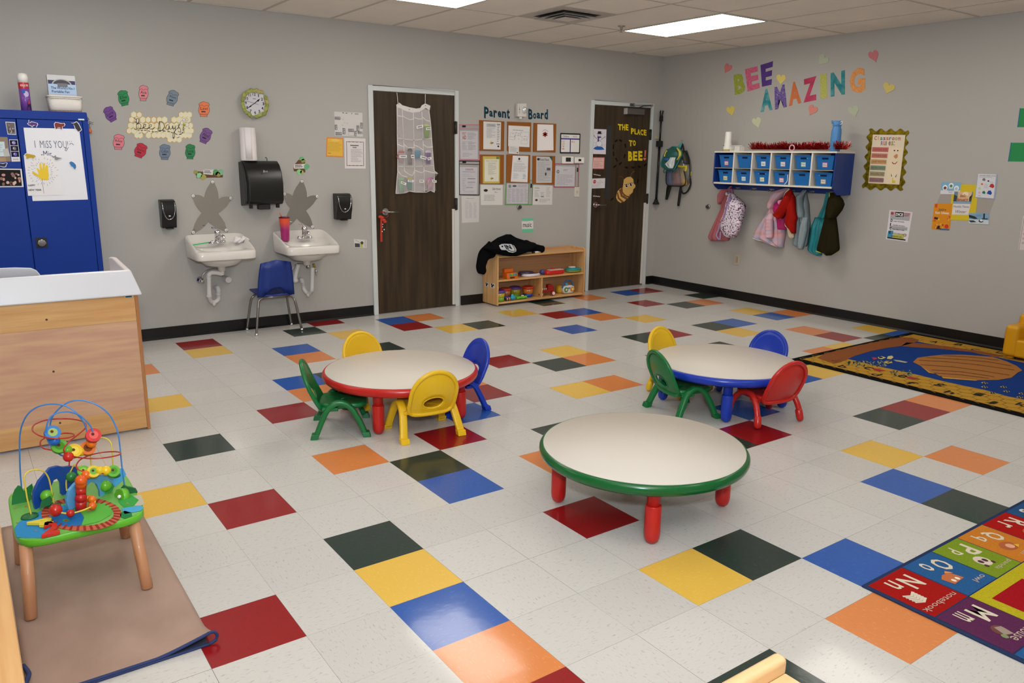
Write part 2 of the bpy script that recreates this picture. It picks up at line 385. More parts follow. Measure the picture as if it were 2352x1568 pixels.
M_ch = mat('chrome', 'd5d5d8', 0.12, metal=1); M_st = mat('steel', 'a9a7a2', 0.32, metal=1)
MB().lathe([(.035, H), (.034, H - .006), (.014, H - .008), (.012, H - .03), (.004, H - .034)], M_st, 16, (sx, sy, 0)).build('body', t)
MB().lathe([(.003, H - .034), (.003, H - .05), (.016, H - .052), (.016, H - .055)], M_st, 16, (sx, sy, 0)).build('deflector', t)
# ================= back wall =================
def K(x0, y0, s): return lambda *q: [(x0 + x / s, y0 + y / s) for x, y in q] if not isinstance(q[0], (int, float)) else (x0 + q[0] / s, y0 + q[1] / s)
BK = C_('141414', 0.3); BKm = C_('191919', 0.6); WH = plast('e8e5df', 0.35); INK = paper('26262a'); GREYT = paper('8f8f92')
M_wood = None
def wood_mat(name, c1, c2, axis, rough=0.35, sc=(1.2, 40), coat=0.1):
    s = [sc[1]] * 3; s[axis] = sc[0]
    m = mat(name, c1, rough, col2=c2, vscale=tuple(s), coat=coat)
    return m
M_door = wood_mat('dark_walnut', '41321e', '2c2114', 2, 0.42, (1.6, 22), 0.05)
M_df = mat('door_frame_paint', 'cdd2d0', 0.35)
M_maple_z = wood_mat('maple_z', 'd9ac74', 'c9965c', 2, 0.35, (1.5, 30)); M_maple_x = wood_mat('maple_x', 'd9ac74', 'c9965c', 0, 0.35, (1.5, 30))
M_maple_y = wood_mat('maple_y', 'd9ac74', 'c9965c', 1, 0.35, (1.5, 30))
def flat(name, label, cat, S, col, draw=None, th=0.0012, group=None, parent=None):
    q = MB(); S0 = S; q.sheet(S, col, th)
    class W_:
        n = S0.n
        def P(s, u, v, off=0.0): return S0.P(u, v, off + th)
    if draw: draw(q, W_())
    return q.build(name, parent, label, cat, group)
# ---- doors ----
def door(n, x0, x1, slab_px, glass=None):
    d = thing('door_%d' % n, None, None, ((x0 + x1) / 2, YB, 0), kind='structure')
    zt = 2.187; fw = 0.047; q = MB()
    q.box(x0, x0 + fw, YB - .022, YB, 0, zt, M_df).box(x1 - fw, x1, YB - .022, YB, 0, zt, M_df).box(x0 + fw, x1 - fw, YB - .022, YB, zt - fw, zt, M_df)
    q.build('frame', d, bev=.003)
    a, c = x0 + fw + .003, x1 - fw - .003; q = MB(); q.box(a, c, YB - .012, YB - .001, .008, zt - fw - .003, M_door); q.build('door_leaf', d)
    for z in ((2.0, 1.0, .22) if n == 1 else (1.93, .95, .22)):
        if z < .9: continue
        zz = 1.83 if z > 1.5 else 1.07
        q = MB(); q.box(c - .006, c + .03, YB - .026, YB - .012, zz - .06, zz + .06, C_('55524d', .4, metal=.6)); q.cyl((c + .004, YB - .03, zz - .062), (c + .004, YB - .03, zz + .062), .009, C_('1e1c1a', .4)); q.build('hinge', d)
    q = MB(); q.box(c - .035, c + .003, YB - .030, YB - .013, .02, 1.02, plast('d9d3cc', .45)).box(c - .016, c - .010, YB - .033, YB - .030, .02, 1.02, plast('b5aea8', .5)); q.build('hinge_guard', d, bev=.002, plabel='pale plastic finger guard strip')
    return d, a, c
d1, a1, c1 = door(1, 2.222, 3.212, None)
d2, a2, c2 = door(2, 4.966, 5.955, None)
def lever(d, px, z=None, dx=0.12):
    p = BACK.at(*px, .012); q = MB()
    q.cyl(p, p + Vector((0, -.012, 0)), .034, M_ch, n=24); q.cyl(p + Vector((0, -.012, 0)), p + Vector((0, -.05, 0)), .013, M_ch)
    q.tube([p + Vector((0, -.045, 0)), p + Vector((.02, -.052, 0)), p + Vector((dx, -.05, -.004))], .009, M_st, 10)
    return q.build('door_handle', d)
lever(d1, (883, 486)); lever(d2, (1365, 470), dx=.13)
# vision pane of the right-hand door
q = MB(); S = quad(backp(.0125), (1394, 288), (1405, 289), (1400, 457), (1389, 457)); q.rect(S, -.35, -.01, 1.35, 1.01, M_door, 0); q.rect(S, 0, 0, 1, 1, mat('door_glass', '343335', .2), 1)
q.build('window_pane', d2)
q = MB(); pc = BACK.at(1453, 257, .012); q.box(pc.x - .15, pc.x + .13, YB - .07, YB - .013, pc.z - .032, pc.z + .034, plast('57524d', .4)); q.box(pc.x - .156, pc.x - .15, YB - .072, YB - .013, pc.z - .034, pc.z + .036, plast('b8b4af', .3)); q.build('closer_body', d2, bev=.004)
q = MB(); p1 = BACK.at(1462, 247, .055); p2 = BACK.at(1487, 243, .075); p3 = BACK.at(1450, 241, .035); q.tube([p1, p1.lerp(p2, .3) + Vector((0, 0, .012)), p2], .007, plast('3c3936')); q.tube([p2, p3], .007, plast('8d8883')); q.cyl(p2 + Vector((0, .01, 0)), p2 - Vector((0, .012, 0)), .014, plast('8d8883')); q.box(p3.x - .045, p3.x + .02, YB - .04, YB - .024, p3.z - .015, p3.z + .015, plast('4a4744')); q.build('closer_arm', d2)
# ---- letters cut from paper ----
def letters(name, cat, pl, items, word, look, group, bold=.04, th=.002):
    seen = {}; tot = {}
    for ch, *_ in items: tot[ch] = tot.get(ch, 0) + 1
    for it in items:
        ch, q4, col = it[:3]; q = MB(); n = seen[ch] = seen.get(ch, 0) + 1
        q.text(pl, ch, 0, 0, 1, 1, it[3] if len(it) > 3 else col, 0, bold, th=th, quadc=q4)
        what = ('%s letter %s' % (look(col) if callable(look) else look, ch)) if ch.isalpha() else '%s exclamation mark' % (look(col) if callable(look) else look)
        o_ = '' if tot[ch] == 1 else ', %s %s in it' % (('first', 'second', 'third')[n - 1] if not (n == tot[ch] and n > 1) else 'last', ch)
        q.build(name, None, '%s of the word %s%s' % (what, word, o_), cat, group)
def lw(f, x0, y0, x1, y1, sk=0): return [f(x0, y0), f(x1, y0 + sk), f(x1, y1 + sk), f(x0, y1)]
kb = K(1040, 220, 4.9); NAVY = paper('123a4a')
letters('wall_letter', 'letter decal', BACK, [('P', lw(kb, 352, 118, 405, 250, 14), NAVY), ('a', lw(kb, 410, 165, 450, 232, 6), NAVY), ('r', lw(kb, 458, 160, 498, 244, 6), NAVY), ('e', lw(kb, 505, 168, 546, 240, 6), NAVY), ('n', lw(kb, 553, 172, 600, 246, 6), NAVY), ('t', lw(kb, 606, 145, 640, 256, 4), NAVY)], 'Parent', 'dark teal curly', 'curly teal letters over the notice boards', .035, .001)
letters('wall_letter', 'letter decal', BACK, [('B', lw(kb, 850, 145, 898, 262, 8), NAVY), ('o', lw(kb, 903, 192, 938, 258, 4), NAVY), ('a', lw(kb, 943, 188, 984, 254, 4), NAVY), ('r', lw(kb, 990, 190, 1025, 262, 2), NAVY), ('d', lw(kb, 1030, 148, 1070, 262, 4), NAVY)], 'Board', 'dark teal curly', 'curly teal letters over the notice boards', .035, .001)
kd2 = K(1340, 220, 5.6); YL = paper('e6c81e'); DP = backp(.012)
yl = 'yellow paper'
def Y_(ch, x0, y0, x1, y1, sk=8): return (ch, lw(kd2, x0, y0, x1, y1, sk), YL)
letters('paper_letter', 'letter', DP, [Y_('T', 443, 360, 495, 437), Y_('H', 498, 362, 535, 440), Y_('E', 543, 362, 578, 440)], 'THE, on the right door', yl, 'yellow letters on the right door', .045, .001)
letters('paper_letter', 'letter', DP, [Y_('P', 612, 412, 650, 490), Y_('L', 655, 420, 690, 492), Y_('A', 690, 425, 730, 497), Y_('C', 733, 428, 768, 503), Y_('E', 776, 432, 810, 506)], 'PLACE, on the right door', yl, 'yellow letters on the right door', .045, .001)
letters('paper_letter', 'letter', DP, [Y_('T', 585, 567, 630, 645), Y_('O', 636, 567, 672, 640)], 'TO, on the right door', yl, 'yellow letters on the right door', .045, .001)
letters('paper_letter', 'letter', DP, [Y_('B', 575, 712, 628, 838, 2), Y_('E', 637, 712, 692, 832, 2), Y_('E', 705, 708, 758, 832, 2)], 'BEE, on the right door', yl, 'yellow letters on the right door', .05, .001)
q = MB(); C1 = paper('d97a6a'); q.poly(DP, kd2((788, 700), (806, 702), (799, 785), (784, 785)), C1, 0, th=.001); q.poly(DP, kd2((786, 795), (796, 800), (806, 795), (806, 812), (786, 832), (770, 815), (770, 798), (780, 795)), C1, 0, th=.001)
q.build('exclamation_mark', None, 'coral pink exclamation mark with heart shaped dot after the word BEE', 'letter', 'yellow letters on the right door')
# ---- right door: dashes, bee, drawings ----
q = MB(); MK = paper('15110f')
for (x, y, a) in ((478, 575, 20), (422, 578, -30), (385, 655, -85), (388, 745, 80), (424, 820, 55), (475, 870, -35), (404, 908, -30), (530, 775, -70), (538, 640, 75), (552, 922, 5), (636, 922, 5), (720, 912, 10), (795, 888, -30), (368, 1328, -35), (700, 1095, -70)):
    p = DP.at(*kd2(x, y)); c, s_ = math.cos(math.radians(-a)), math.sin(math.radians(-a)); e = Vector((c, 0, s_)) * .024; f = Vector((-s_, 0, c)) * .010
    q.add([p - e - f + Vector((0, -.0012, 0)), p + e - f + Vector((0, -.0012, 0)), p + e + f + Vector((0, -.0012, 0)), p - e + f + Vector((0, -.0012, 0))], [(0, 1, 2, 3)], MK)
q.build('flight_path_dashes', None, 'looping trail of black paper dashes on the right door', 'decoration', kind='stuff')
t = thing('paper_bee', 'tan and brown striped paper bee with big sad eyes on the right door', 'bee cut-out', DP.at(*kd2(530, 1200)))
TAN = paper('d8ad62'); BRN = paper('7a4f2c')
q = MB(); q.poly(DP, kd2((425, 1270), (440, 1225), (470, 1195), (500, 1180), (600, 1290), (560, 1325), (515, 1365), (475, 1375), (440, 1350), (420, 1310)), TAN, 0, th=.0012)
for pts in (((455, 1210), (482, 1195), (500, 1275), (575, 1320), (548, 1335), (480, 1295)), ((428, 1255), (442, 1235), (460, 1310), (520, 1362), (495, 1372), (440, 1320))): q.poly(DP, kd2(*pts), BRN, 4)
q.poly(DP, kd2((500, 1172), (510, 1240), (540, 1275), (560, 1285), (600, 1290), (575, 1310), (520, 1285), (492, 1250), (478, 1196)), BRN, 4); q.build('body', t)
q = MB(); q.poly(DP, kd2((505, 1235), (503, 1190), (512, 1130), (520, 1075), (560, 1045), (605, 1040), (638, 1070), (645, 1125), (668, 1150), (662, 1180), (640, 1200), (632, 1240), (600, 1270), (560, 1275), (525, 1262)), TAN, 3, th=.003); q.build('head', t)
for x, y in ((550, 1152), (606, 1136)):
    q = MB(); q.circ(DP, *kd2(x, y), 22 / 5.6, 26 / 5.6, 'f2efe6', 7); q.circ(DP, *kd2(x + 2, y + 4), 15 / 5.6, 19 / 5.6, '181310', 8); q.circ(DP, *kd2(x + 6, y - 3), 5 / 5.6, 6 / 5.6, 'f5f5f5', 9); q.poly(DP, kd2((x - 27, y - 8), (x - 18, y - 34), (x + 14, y - 34), (x + 27, y - 16), (x, y - 16)), TAN, 10); q.line(DP, kd2((x - 27, y - 6), (x, y - 15), (x + 27, y - 14)), .0045, MK, 11); q.build('eye', t)
for pts in (((605, 1038), (622, 990), (650, 972)), ((518, 1075), (495, 1035), (468, 1040))):
    q = MB(); q.line(DP, kd2(*pts), .007, BRN, 1); q.circ(DP, *kd2(*pts[-1]), 7 / 5.6, 7 / 5.6, BRN, 2); q.build('antenna', t)
def snowman(q, S):
    q.poly(S, [(.1, .8), (.22, .72), (.3, .71), (.36, .68), (.42, .7), (.72, .7), (.82, .76), (.9, .81), (.6, .83), (.3, .83)], '2b62b0', 1)
    for (v, r) in ((.585, .2), (.37, .15), (.25, .105)): q.circ(S, .5, v, r * 1.0, r * .56, 'e2dfe6', 2 if r > .11 else 3, 20); q.line(S, [(.5 + r * math.cos(2 * PI * i / 20), v + r * .56 * math.sin(2 * PI * i / 20)) for i in range(20)], .0025, '3a3550', 3, True)
    q.rect(S, .38, .085, .62, .17, '1a1a20', 5); q.rect(S, .33, .165, .67, .19, '1a1a20', 5); q.circ(S, .45, .24, .02, .012, '111111', 5, 8); q.circ(S, .56, .24, .02, .012, '111111', 5, 8)
    q.poly(S, [(.36, .29), (.62, .3), (.62, .34), (.48, .35), (.46, .5), (.38, .5), (.4, .35), (.36, .33)], '3b2a63', 5)
    for p in ([(.33, .39), (.12, .28), (.05, .3)], [(.12, .28), (.1, .22)], [(.68, .4), (.88, .3), (.94, .27)], [(.88, .3), (.93, .36)]): q.line(S, p, .004, '241f26', 4)
    r = random.Random(5)
    for i in range(48):
        u, v = r.uniform(.08, .92), r.uniform(.05, .7)
        if not (.3 < u < .7): q.circ(S, u, v, .014, .01, '44445e', 1, 6)
GD = 'papers on the right door'
flat('snowman_drawing', 'marker drawing of a snowman with black hat and purple scarf', 'drawing', quad(DP, *kd2((114, 425), (296, 432), (286, 752), (104, 746))), 'dcd6de', snowman, group=GD)
flat('pink_notice', 'pink bordered typed notice under the snowman drawing', 'notice', quad(DP, *kd2((120, 790), (272, 790), (265, 942), (108, 940))), 'c96f78', lambda q, S: (q.rect(S, .06, .06, .95, .94, 'e3b8b0', 1), q.text(S, 'Note Today', .25, .13, .75, .2, 'a04a50', 2), q.bars(S, .12, .28, .9, .9, 8, 'b98c88', 3, k=2)), group=GD)
flat('stop_sign_notice', 'white card with a small red stop sign above the right door handle', 'notice', quad(DP, *kd2((100, 1064), (280, 1058), (274, 1186), (90, 1192))), 'dad5d6', lambda q, S: (q.circ(S, .25, .32, .11, .19, 'b3302e', 1, 8), q.text(S, 'STOP', .17, .26, .33, .38, 'f0e5e5', 2), q.text(S, 'Stop', .58, .16, .72, .25, '777777', 1), q.bars(S, .42, .32, .9, .6, 3, 'b0acac', 3), q.bars(S, .12, .62, .7, .92, 4, 'b8b4b4', 4)), group=GD)
for (x, y, x2, y2, l) in ((130, 1003, 222, 1020, 'torn strip of white tape above the stop sign card'), (122, 1282, 214, 1290, 'thin white tape scrap between stop sign card and door handle')):
    q = MB(); n = 8; pts = [(x + (x2 - x) * i / n, y + (y2 - y) * i / n + (6 if i % 2 else -4)) for i in range(n + 1)] + [(x + (x2 - x) * i / n, y + (y2 - y) * i / n + (13 if i % 2 else 7)) for i in range(n, -1, -1)]
    q.poly(DP, kd2(*pts), 'cfccc6', 0); q.build('tape_scrap', None, l, 'tape', GD)
# ---- notice boards ----
CORK = mat('cork', '9c5f2c', 0.9, var=.25, vscale=(300, 300, 300), spec=.1)
GB = 'cork boards on the parent board'
def pin(q, S, u, v, m='2a2a2a'): q.circ(S, u, v, .012, .010, m, 3, 8)
cb = [((297, 273), (575, 288), (570, 620), (297, 615), 'cork board, top left, holding the training flyer with a bee'), ((612, 290), (877, 300), (872, 628), (608, 620), 'cork board, top middle, holding the evacuation floor plan'), ((908, 305), (1160, 315), (1150, 635), (900, 628), 'cork board, top right, holding the white medical folder'),
      ((300, 660), (570, 663), (568, 993), (300, 988), 'cork board, lower left, holding the yellow edged schedule'), ((603, 660), (867, 665), (862, 980), (600, 975), 'cork board, lower middle, behind a tilted white letter'), ((897, 675), (1147, 677), (1140, 1000), (893, 988), 'cork board, lower right, holding the grey newsletter')]
for a, b_, c, d, l in cb:
    flat('cork_board', 'brown ' + l, 'cork board', quad(BACK, *kb(a, b_, c, d)), CORK, lambda q, S: (pin(q, S, .07, .06, '6b4a2a'), pin(q, S, .93, .06, '6b4a2a')), th=.010, group=GB)
CBP = backp(.0105)
GP = 'papers on the parent board'
def pap(name, label, cs, col, draw, pl=CBP, group=GP): return flat(name, label, 'paper notice', quad(pl, *kb(*cs)), col, draw, group=group, th=.0008)
def bee_icon(q, S, u, v, r, k=3):
    q.circ(S, u, v, r, r * .45, 'd8b83a', k, 12); q.rect(S, u - r * .2, v - r * .4, u + r * .1, v + r * .4, '2a2416', k + 1); q.circ(S, u + r * .9, v - r * .1, r * .4, r * .3, '3a3020', k, 10); q.circ(S, u - r * .1, v - r * .6, r * .35, r * .3, 'b9c4c0', k + 1, 10)
pap('training_flyer', 'white training flyer with grey text and bee on top left cork board', ((345, 287), (543, 297), (537, 606), (343, 600)), 'dcd9d6', lambda q, S: (q.rect(S, .17, .07, .7, .19, 'b5b5b8', 1), q.text(S, 'Training', .28, .1, .6, .15, '4a4a55', 2), q.bars(S, .18, .22, .7, .6, 14, 'a3a1a3', 3, k=1), q.rect(S, .75, .07, .95, .09, '222222', 1), q.rect(S, .75, .78, .95, .8, '222222', 1), q.bars(S, .78, .12, .93, .75, 10, '8a888c', 4), bee_icon(q, S, .45, .77, .09), q.circ(S, .86, .88, .06, .035, '3a3a40', 2, 8)))
def floorplan(q, S):
    for (a, b_, c, d) in ((.08, .35, .32, .55), (.32, .35, .55, .45), (.55, .28, .95, .5), (.62, .5, .92, .6), (.05, .55, .3, .68), (.6, .68, .9, .85)): q.line(S, [(a, b_), (c, b_), (c, d), (a, d)], .0015, '77777c', 1, True)
    for i in range(14): q.circ(S, random.Random(i).uniform(.1, .9), random.Random(i + 50).uniform(.3, .65), .015, .015, '55555c', 2, 6)
    q.bars(S, .2, .2, .85, .26, 1, '88888c', 5)
pap('evacuation_plan', 'landscape evacuation floor plan sheet on top middle cork board', ((627, 333), (868, 345), (862, 578), (623, 565)), 'e0dddb', floorplan)
pap('small_notice', 'small white slip hanging below the evacuation floor plan', ((630, 560), (745, 570), (742, 657), (628, 650)), 'd9d6d3', lambda q, S: (q.bars(S, .12, .1, .9, .8, 7, 'a8a6a6', 8), q.circ(S, .85, .82, .07, .07, '4a3a34', 2, 8)), pl=backp(.0125))
def medic(q, S):
    for a in (0, 60, 120):
        c, s_ = math.cos(math.radians(a + 90)), math.sin(math.radians(a + 90)); L_, w_ = .155, .045
        q.poly(S, [(.48 + c * L_ - s_ * w_, .38 + (s_ * L_ + c * w_) * .62), (.48 + c * L_ + s_ * w_, .38 + (s_ * L_ - c * w_) * .62), (.48 - c * L_ + s_ * w_, .38 + (-s_ * L_ - c * w_) * .62), (.48 - c * L_ - s_ * w_, .38 + (-s_ * L_ + c * w_) * .62)], '9a2f22', 1)
    q.line(S, [(.32, .27), (.4, .22), (.48, .2), (.56, .22), (.66, .27)], .003, '3d3330', 2)
    q.line(S, [(.08, .02), (.1, .98)], .001, 'b5b2b0', 1)
pap('medical_folder', 'white folder with a red six-armed medical star on top right cork board', ((952, 320), (1130, 325), (1133, 612), (948, 617)), 'e6e2e0', medic)
pap('yellow_schedule', 'daily schedule sheet with yellow and green border and a small bee', ((338, 680), (530, 680), (528, 985), (338, 985)), 'c9b85e', lambda q, S: (q.rect(S, .78, .0, 1, .1, '6d7f35', 1), q.line(S, [(.03, .02), (.97, .02), (.97, .98), (.03, .98)], .004, 'c8c06a', 2, True), q.rect(S, .09, .1, .93, .93, 'dedaca', 2), q.text(S, "Bee's Schedule", .2, .14, .85, .19, 'a2a06a', 3), q.bars(S, .3, .24, .78, .7, 13, 'aba89b', 9, k=3), bee_icon(q, S, .5, .82, .08, 4)))
pap('tilted_letter', 'white typed letter with dark logo, slanting on lower middle cork board', ((675, 672), (850, 677), (840, 973), (652, 965)), 'dfdcdc', lambda q, S: (q.circ(S, .42, .12, .07, .045, '333336', 1, 8), q.bars(S, .28, .2, .8, .23, 1, '44444a', 2), q.bars(S, .1, .28, .92, .62, 9, 'aeacae', 12), q.bars(S, .12, .68, .45, .9, 6, 'b0b6c4', 13), q.bars(S, .7, .7, .9, .9, 6, '7d9ab8', 14)))
pap('grey_newsletter', 'grey newsletter headed Parent News on lower right cork board', ((940, 683), (1118, 688), (1113, 978), (938, 980)), 'c6c4c4', lambda q, S: (q.circ(S, .12, .1, .08, .05, '33333a', 2, 14), q.text(S, 'Parent News', .2, .05, .8, .16, '55555c', 2), q.poly(S, [(.8, -.02), (1, -.02), (1, .16)], '2f5a50', 3), q.bars(S, .08, .2, .95, .95, 24, '9a989c', 15, k=1), q.rect(S, .66, .42, .9, .52, '5d5d66', 2), q.circ(S, .6, .66, .05, .07, '333336', 2, 6)))
def pocket(label, cs, pcs, col, tabpos, text, fn, landscape=False):
    S = quad(BACK, *kb(*cs)); t = thing('document_pocket', label, 'document pocket', S.P(.5, 1, 0), group='clear document pockets on the parent board')
    q = MB(); q.rect(S, 0, 0, 1, 1, mat('clear_vinyl_' + col, 'c4c0c4', .12, alpha=.22), 6)
    q.build('clear_front', t)
    q = MB(); q.line(S, [(0, 0), (1, 0), (1, 1), (0, 1)], .0075, col, 8, True); q.line(S, tabpos, .005, col, 8); q.build('border', t)
    q = MB(); q.rect(S, *fn[0], '1c1c1c', 9); q.build('hanging_tab', t)
    PS = quad(backp(.0006), *kb(*pcs)); q = MB(); q.rect(PS, 0, 0, 1, 1, 'd7d4d8', 0); fn[1](q, PS); q.build('paper', t)
pocket('pink edged document pocket with red FIRST AID sheet', ((68, 325), (297, 325), (297, 720), (70, 720)), ((80, 393), (282, 397), (280, 710), (88, 710)), 'c9788c', [(0, .11), (1, .12)], '', ((.15, .02, .32, .07), lambda q, S: (q.text(S, 'FIRST', .12, .05, .34, .14, 'b5463c', 1, .01), q.text(S, 'AID', .12, .16, .34, .3, 'b5463c', 1, .03), q.bars(S, .42, .06, .92, .32, 9, '8b8b90', 21), q.bars(S, .1, .38, .4, .7, 10, '9a9aa0', 22), q.bars(S, .44, .38, .9, .7, 10, '85858c', 23), q.bars(S, .12, .78, .7, .94, 5, 'a5a5a8', 24))))
pocket('black edged document pocket with choking first aid sheet', ((70, 732), (298, 735), (295, 1115), (72, 1112)), ((78, 800), (278, 805), (272, 1105), (85, 1105)), '16161a', [(0, .09), (1, .1)], '', ((.15, .015, .33, .06), lambda q, S: (q.text(S, 'CHOKING/CPR', .3, .05, .76, .12, 'b0433c', 1, .02), q.rect(S, .15, .165, .88, .185, '6d9cc0', 1), q.bars(S, .15, .25, .85, .38, 4, 'b4b4b8', 25), q.rect(S, .44, .42, .88, .44, '33333a', 1), q.rect(S, .44, .55, .88, .565, '44444a', 1), q.rect(S, .35, .75, .75, .765, '33333a', 1), q.bars(S, .12, .42, .38, .9, 8, 'aeb2ba', 26), q.bars(S, .44, .6, .85, .72, 4, 'b4b4b8', 27), q.bars(S, .2, .88, .85, .96, 2, 'b4b4b8', 28))))
pocket('green edged document pocket with a calendar sheet', ((600, 955), (900, 950), (890, 1222), (588, 1222)), ((610, 985), (848, 985), (845, 1212), (608, 1212)), '5aa84a', [(.86, 0), (.85, 1)], '', ((.91, .14, .965, .31), lambda q, S: (q.circ(S, .13, .14, .07, .08, '7d8a7d', 1, 10), q.circ(S, .35, .13, .1, .05, '2d2d30', 1, 12), q.bars(S, .5, .08, .95, .2, 3, 'a5a5a8', 31), [q.bars(S, .03 + .2 * i, .28, .2 + .2 * i, .95, 11, 'a8a4aa', 32 + i) for i in range(5)])))
pocket('dark pink edged document pocket beside the thermostats', ((1150, 765), (1415, 770), (1410, 1025), (1135, 1025)), ((1155, 790), (1375, 797), (1370, 1018), (1145, 1018)), 'b03a5a', [(.88, 0), (.86, 1)], '', ((.925, .15, .975, .33), lambda q, S: (q.circ(S, .14, .27, .07, .09, '4f6058', 1, 12), q.circ(S, .14, .27, .04, .05, '9ab0a8', 2, 12), q.bars(S, .4, .15, .65, .25, 2, '8c8c90', 41), q.bars(S, .1, .42, .9, .95, 9, 'aaa8ae', 42))))
pap('small_print_list', 'faint printed list below the black edged document pocket', ((97, 1125), (297, 1130), (293, 1420), (102, 1430)), 'cfcbc9', lambda q, S: (q.bars(S, .25, .08, .8, .12, 1, '9c9a9c', 51), q.bars(S, .2, .18, .4, .85, 16, 'bab6b8', 52), q.bars(S, .42, .25, .6, .85, 15, 'b0acb0', 53), q.bars(S, .68, .25, .86, .85, 15, 'b6b2b4', 54)), pl=BACK)
pap('safe_haven_notice', 'white notice headed Safe Haven under the yellow edged schedule', ((315, 1000), (562, 1000), (560, 1228), (315, 1228)), 'd8d5cf', lambda q, S: (q.text(S, 'Safe Haven', .52, .14, .9, .26, '3d3d42', 1), q.circ(S, .22, .28, .1, .07, '2b2b30', 1, 7), q.bars(S, .62, .34, .78, .4, 2, '66666c', 55), q.bars(S, .15, .5, .7, .82, 5, 'a19fa0', 56)), pl=BACK)
pap('menu_sheet', 'white menu sheet with small print under the grey newsletter', ((900, 1005), (1122, 1008), (1118, 1225), (893, 1225)), 'd5d2ce', lambda q, S: (q.bars(S, .1, .1, .35, .2, 2, '77777c', 61), q.bars(S, .1, .26, .35, .62, 5, 'a8a6a8', 62), q.bars(S, .4, .35, .6, .62, 4, 'a8a6a8', 63), q.bars(S, .68, .1, .92, .62, 7, 'b0aeb0', 64), q.rect(S, .42, .57, .56, .6, '222226', 2), q.circ(S, .2, .76, .07, .06, '5a2f30', 1, 8), q.bars(S, .35, .7, .9, .9, 4, 'a8a6a8', 65)), pl=BACK)
def ratio(q, S):
    q.rect(S, .02, .23, .98, .3, '4a3f8c', 1); q.rect(S, .48, .28, .53, .97, '4a3f8c', 1); q.text(S, 'Children', .1, .08, .42, .19, '55605a', 1); q.text(S, 'Adults', .62, .08, .86, .18, '8a9090', 1)
    for i in range(4): q.text(S, ('12', '10', '9', '8')[i], .08, .36 + .13 * i, .2, .45 + .13 * i, 'c26a4a', 1)
    q.text(S, 'Kc', .58, .36, .74, .46, 'c26a4a', 1)
S = quad(BACK, *kb((1212, 425), (1428, 432), (1422, 642), (1208, 640))); t = thing('whiteboard', 'small black framed dry erase board with purple column lines', 'whiteboard', S.P(.5, 1))
q = MB(); q.sheet(S, 'e0ddd8', .005)
class _W:
    n = BACK.n
    def P(s, u, v, off=0): return S_.P(u, v, off + .005)
S_ = S; ratio(q, _W()); q.build('board', t)
q = MB(); q.line(S, [(0, 0), (1, 0), (1, 1), (0, 1)], .014, '1e1e24', 9, True); q.build('frame', t)
def boxthing(name, label, cat, pl, cs, depth, m, bev=.008, extra=None, group=None):
    S = quad(pl, *cs); t = thing(name, label, cat, S.P(.5, 1), group=group)
    q = MB(); q.prism([S.P(0, 0), S.P(1, 0), S.P(1, 1), S.P(0, 1)], pl.n * depth, m); q.build('body', t, bev=bev, seg=3)
    class W2:
        n = pl.n
        def P(s, u, v, off=0): return S.P(u, v, off + depth)
    if extra: extra(t, W2())
    return t
def part(t, name, fn, **k): q = MB(); fn(q); return q.build(name, t, **k)
boxthing('thermostat', 'white thermostat with dark screen and rounded ends beside the parent board', 'thermostat', BACK, kb((1222, 680), (1352, 682), (1350, 765), (1220, 764)), .022, WH, .01, lambda t, S: (part(t, 'screen', lambda q: q.rect(S, .28, .15, .72, .72, '2f332f', 0)), part(t, 'buttons', lambda q: (q.circ(S, .86, .3, .03, .05, 'b9b5ad', 0, 8), q.circ(S, .86, .6, .03, .05, 'b9b5ad', 0, 8)))))
boxthing('temperature_sensor', 'smaller square white wall sensor right of the thermostat', 'sensor', BACK, kb((1362, 690), (1466, 692), (1464, 758), (1360, 757)), .025, WH, .006, lambda t, S: part(t, 'screen', lambda q: q.rect(S, .36, .3, .66, .66, '1e1e1c', 0)))
boxthing('light_switch', 'white light switch plate below the dark pink document pocket', 'light switch', BACK, kb((1368, 1024), (1423, 1026), (1420, 1138), (1363, 1135)), .007, plast('cfc8bb'), .002, lambda t, S: part(t, 'toggle', lambda q: q.rect(S, .42, .38, .58, .62, 'bdb5a8', 0, th=.01)))
boxthing('fire_alarm_strobe', 'white fire alarm strobe between the words Parent and Board', 'fire alarm', BACK, kb((705, 88), (805, 86), (802, 238), (702, 235)), .045, plast('d6d2ca'), .006, lambda t, S: (part(t, 'strobe_lens', lambda q: q.ell(S.P(.72, .5, .004), (.03, .022, .037), mat('strobe', 'e8ecec', .08, metal=.6))), part(t, 'lettering', lambda q: [q.text(S, c, .14, .26 + .13 * i, .24, .35 + .13 * i, '7a5550', 0) for i, c in enumerate('FIRE')]), part(t, 'base_box', lambda q: q.cyl(S.P(.5, .95, -.03), S.P(.5, .95, -.03) - Vector((0, 0, .03)), .018, WH))))
def doorstop(pl, px, label):
    p = pl.at(*px); n = pl.n; t = thing('door_stop', label, 'door stop', p)
    MB().lathe([(.030, 0), (.030, .004), (.024, .012), (.02, .014)], M_st, 20, p, n).build('base', t); MB().lathe([(.016, .012), (.018, .03), (.012, .034)], C_('3a3a38', .6), 16, p, n).build('bumper', t)
doorstop(BACK, kb(745, 1250), 'round steel door stop on the wall under the green document pocket')
doorstop(RIGHT, (1627, 474.5), 'round steel door stop on the right wall beside the hanging coats')
S = quad(BACK, *kb((775, 1380), (905, 1375), (905, 1535), (778, 1540))); t = thing('music_sign', 'handwritten music sign held by two strips of green tape', 'sign', S.P(.5, 1))
q = MB(); q.rect(S, .0, .18, 1, .78, 'ddd9d6', 0); q.text(S, 'music', .1, .3, .85, .62, '2e3a3e', 1, .01); q.build('card', t)
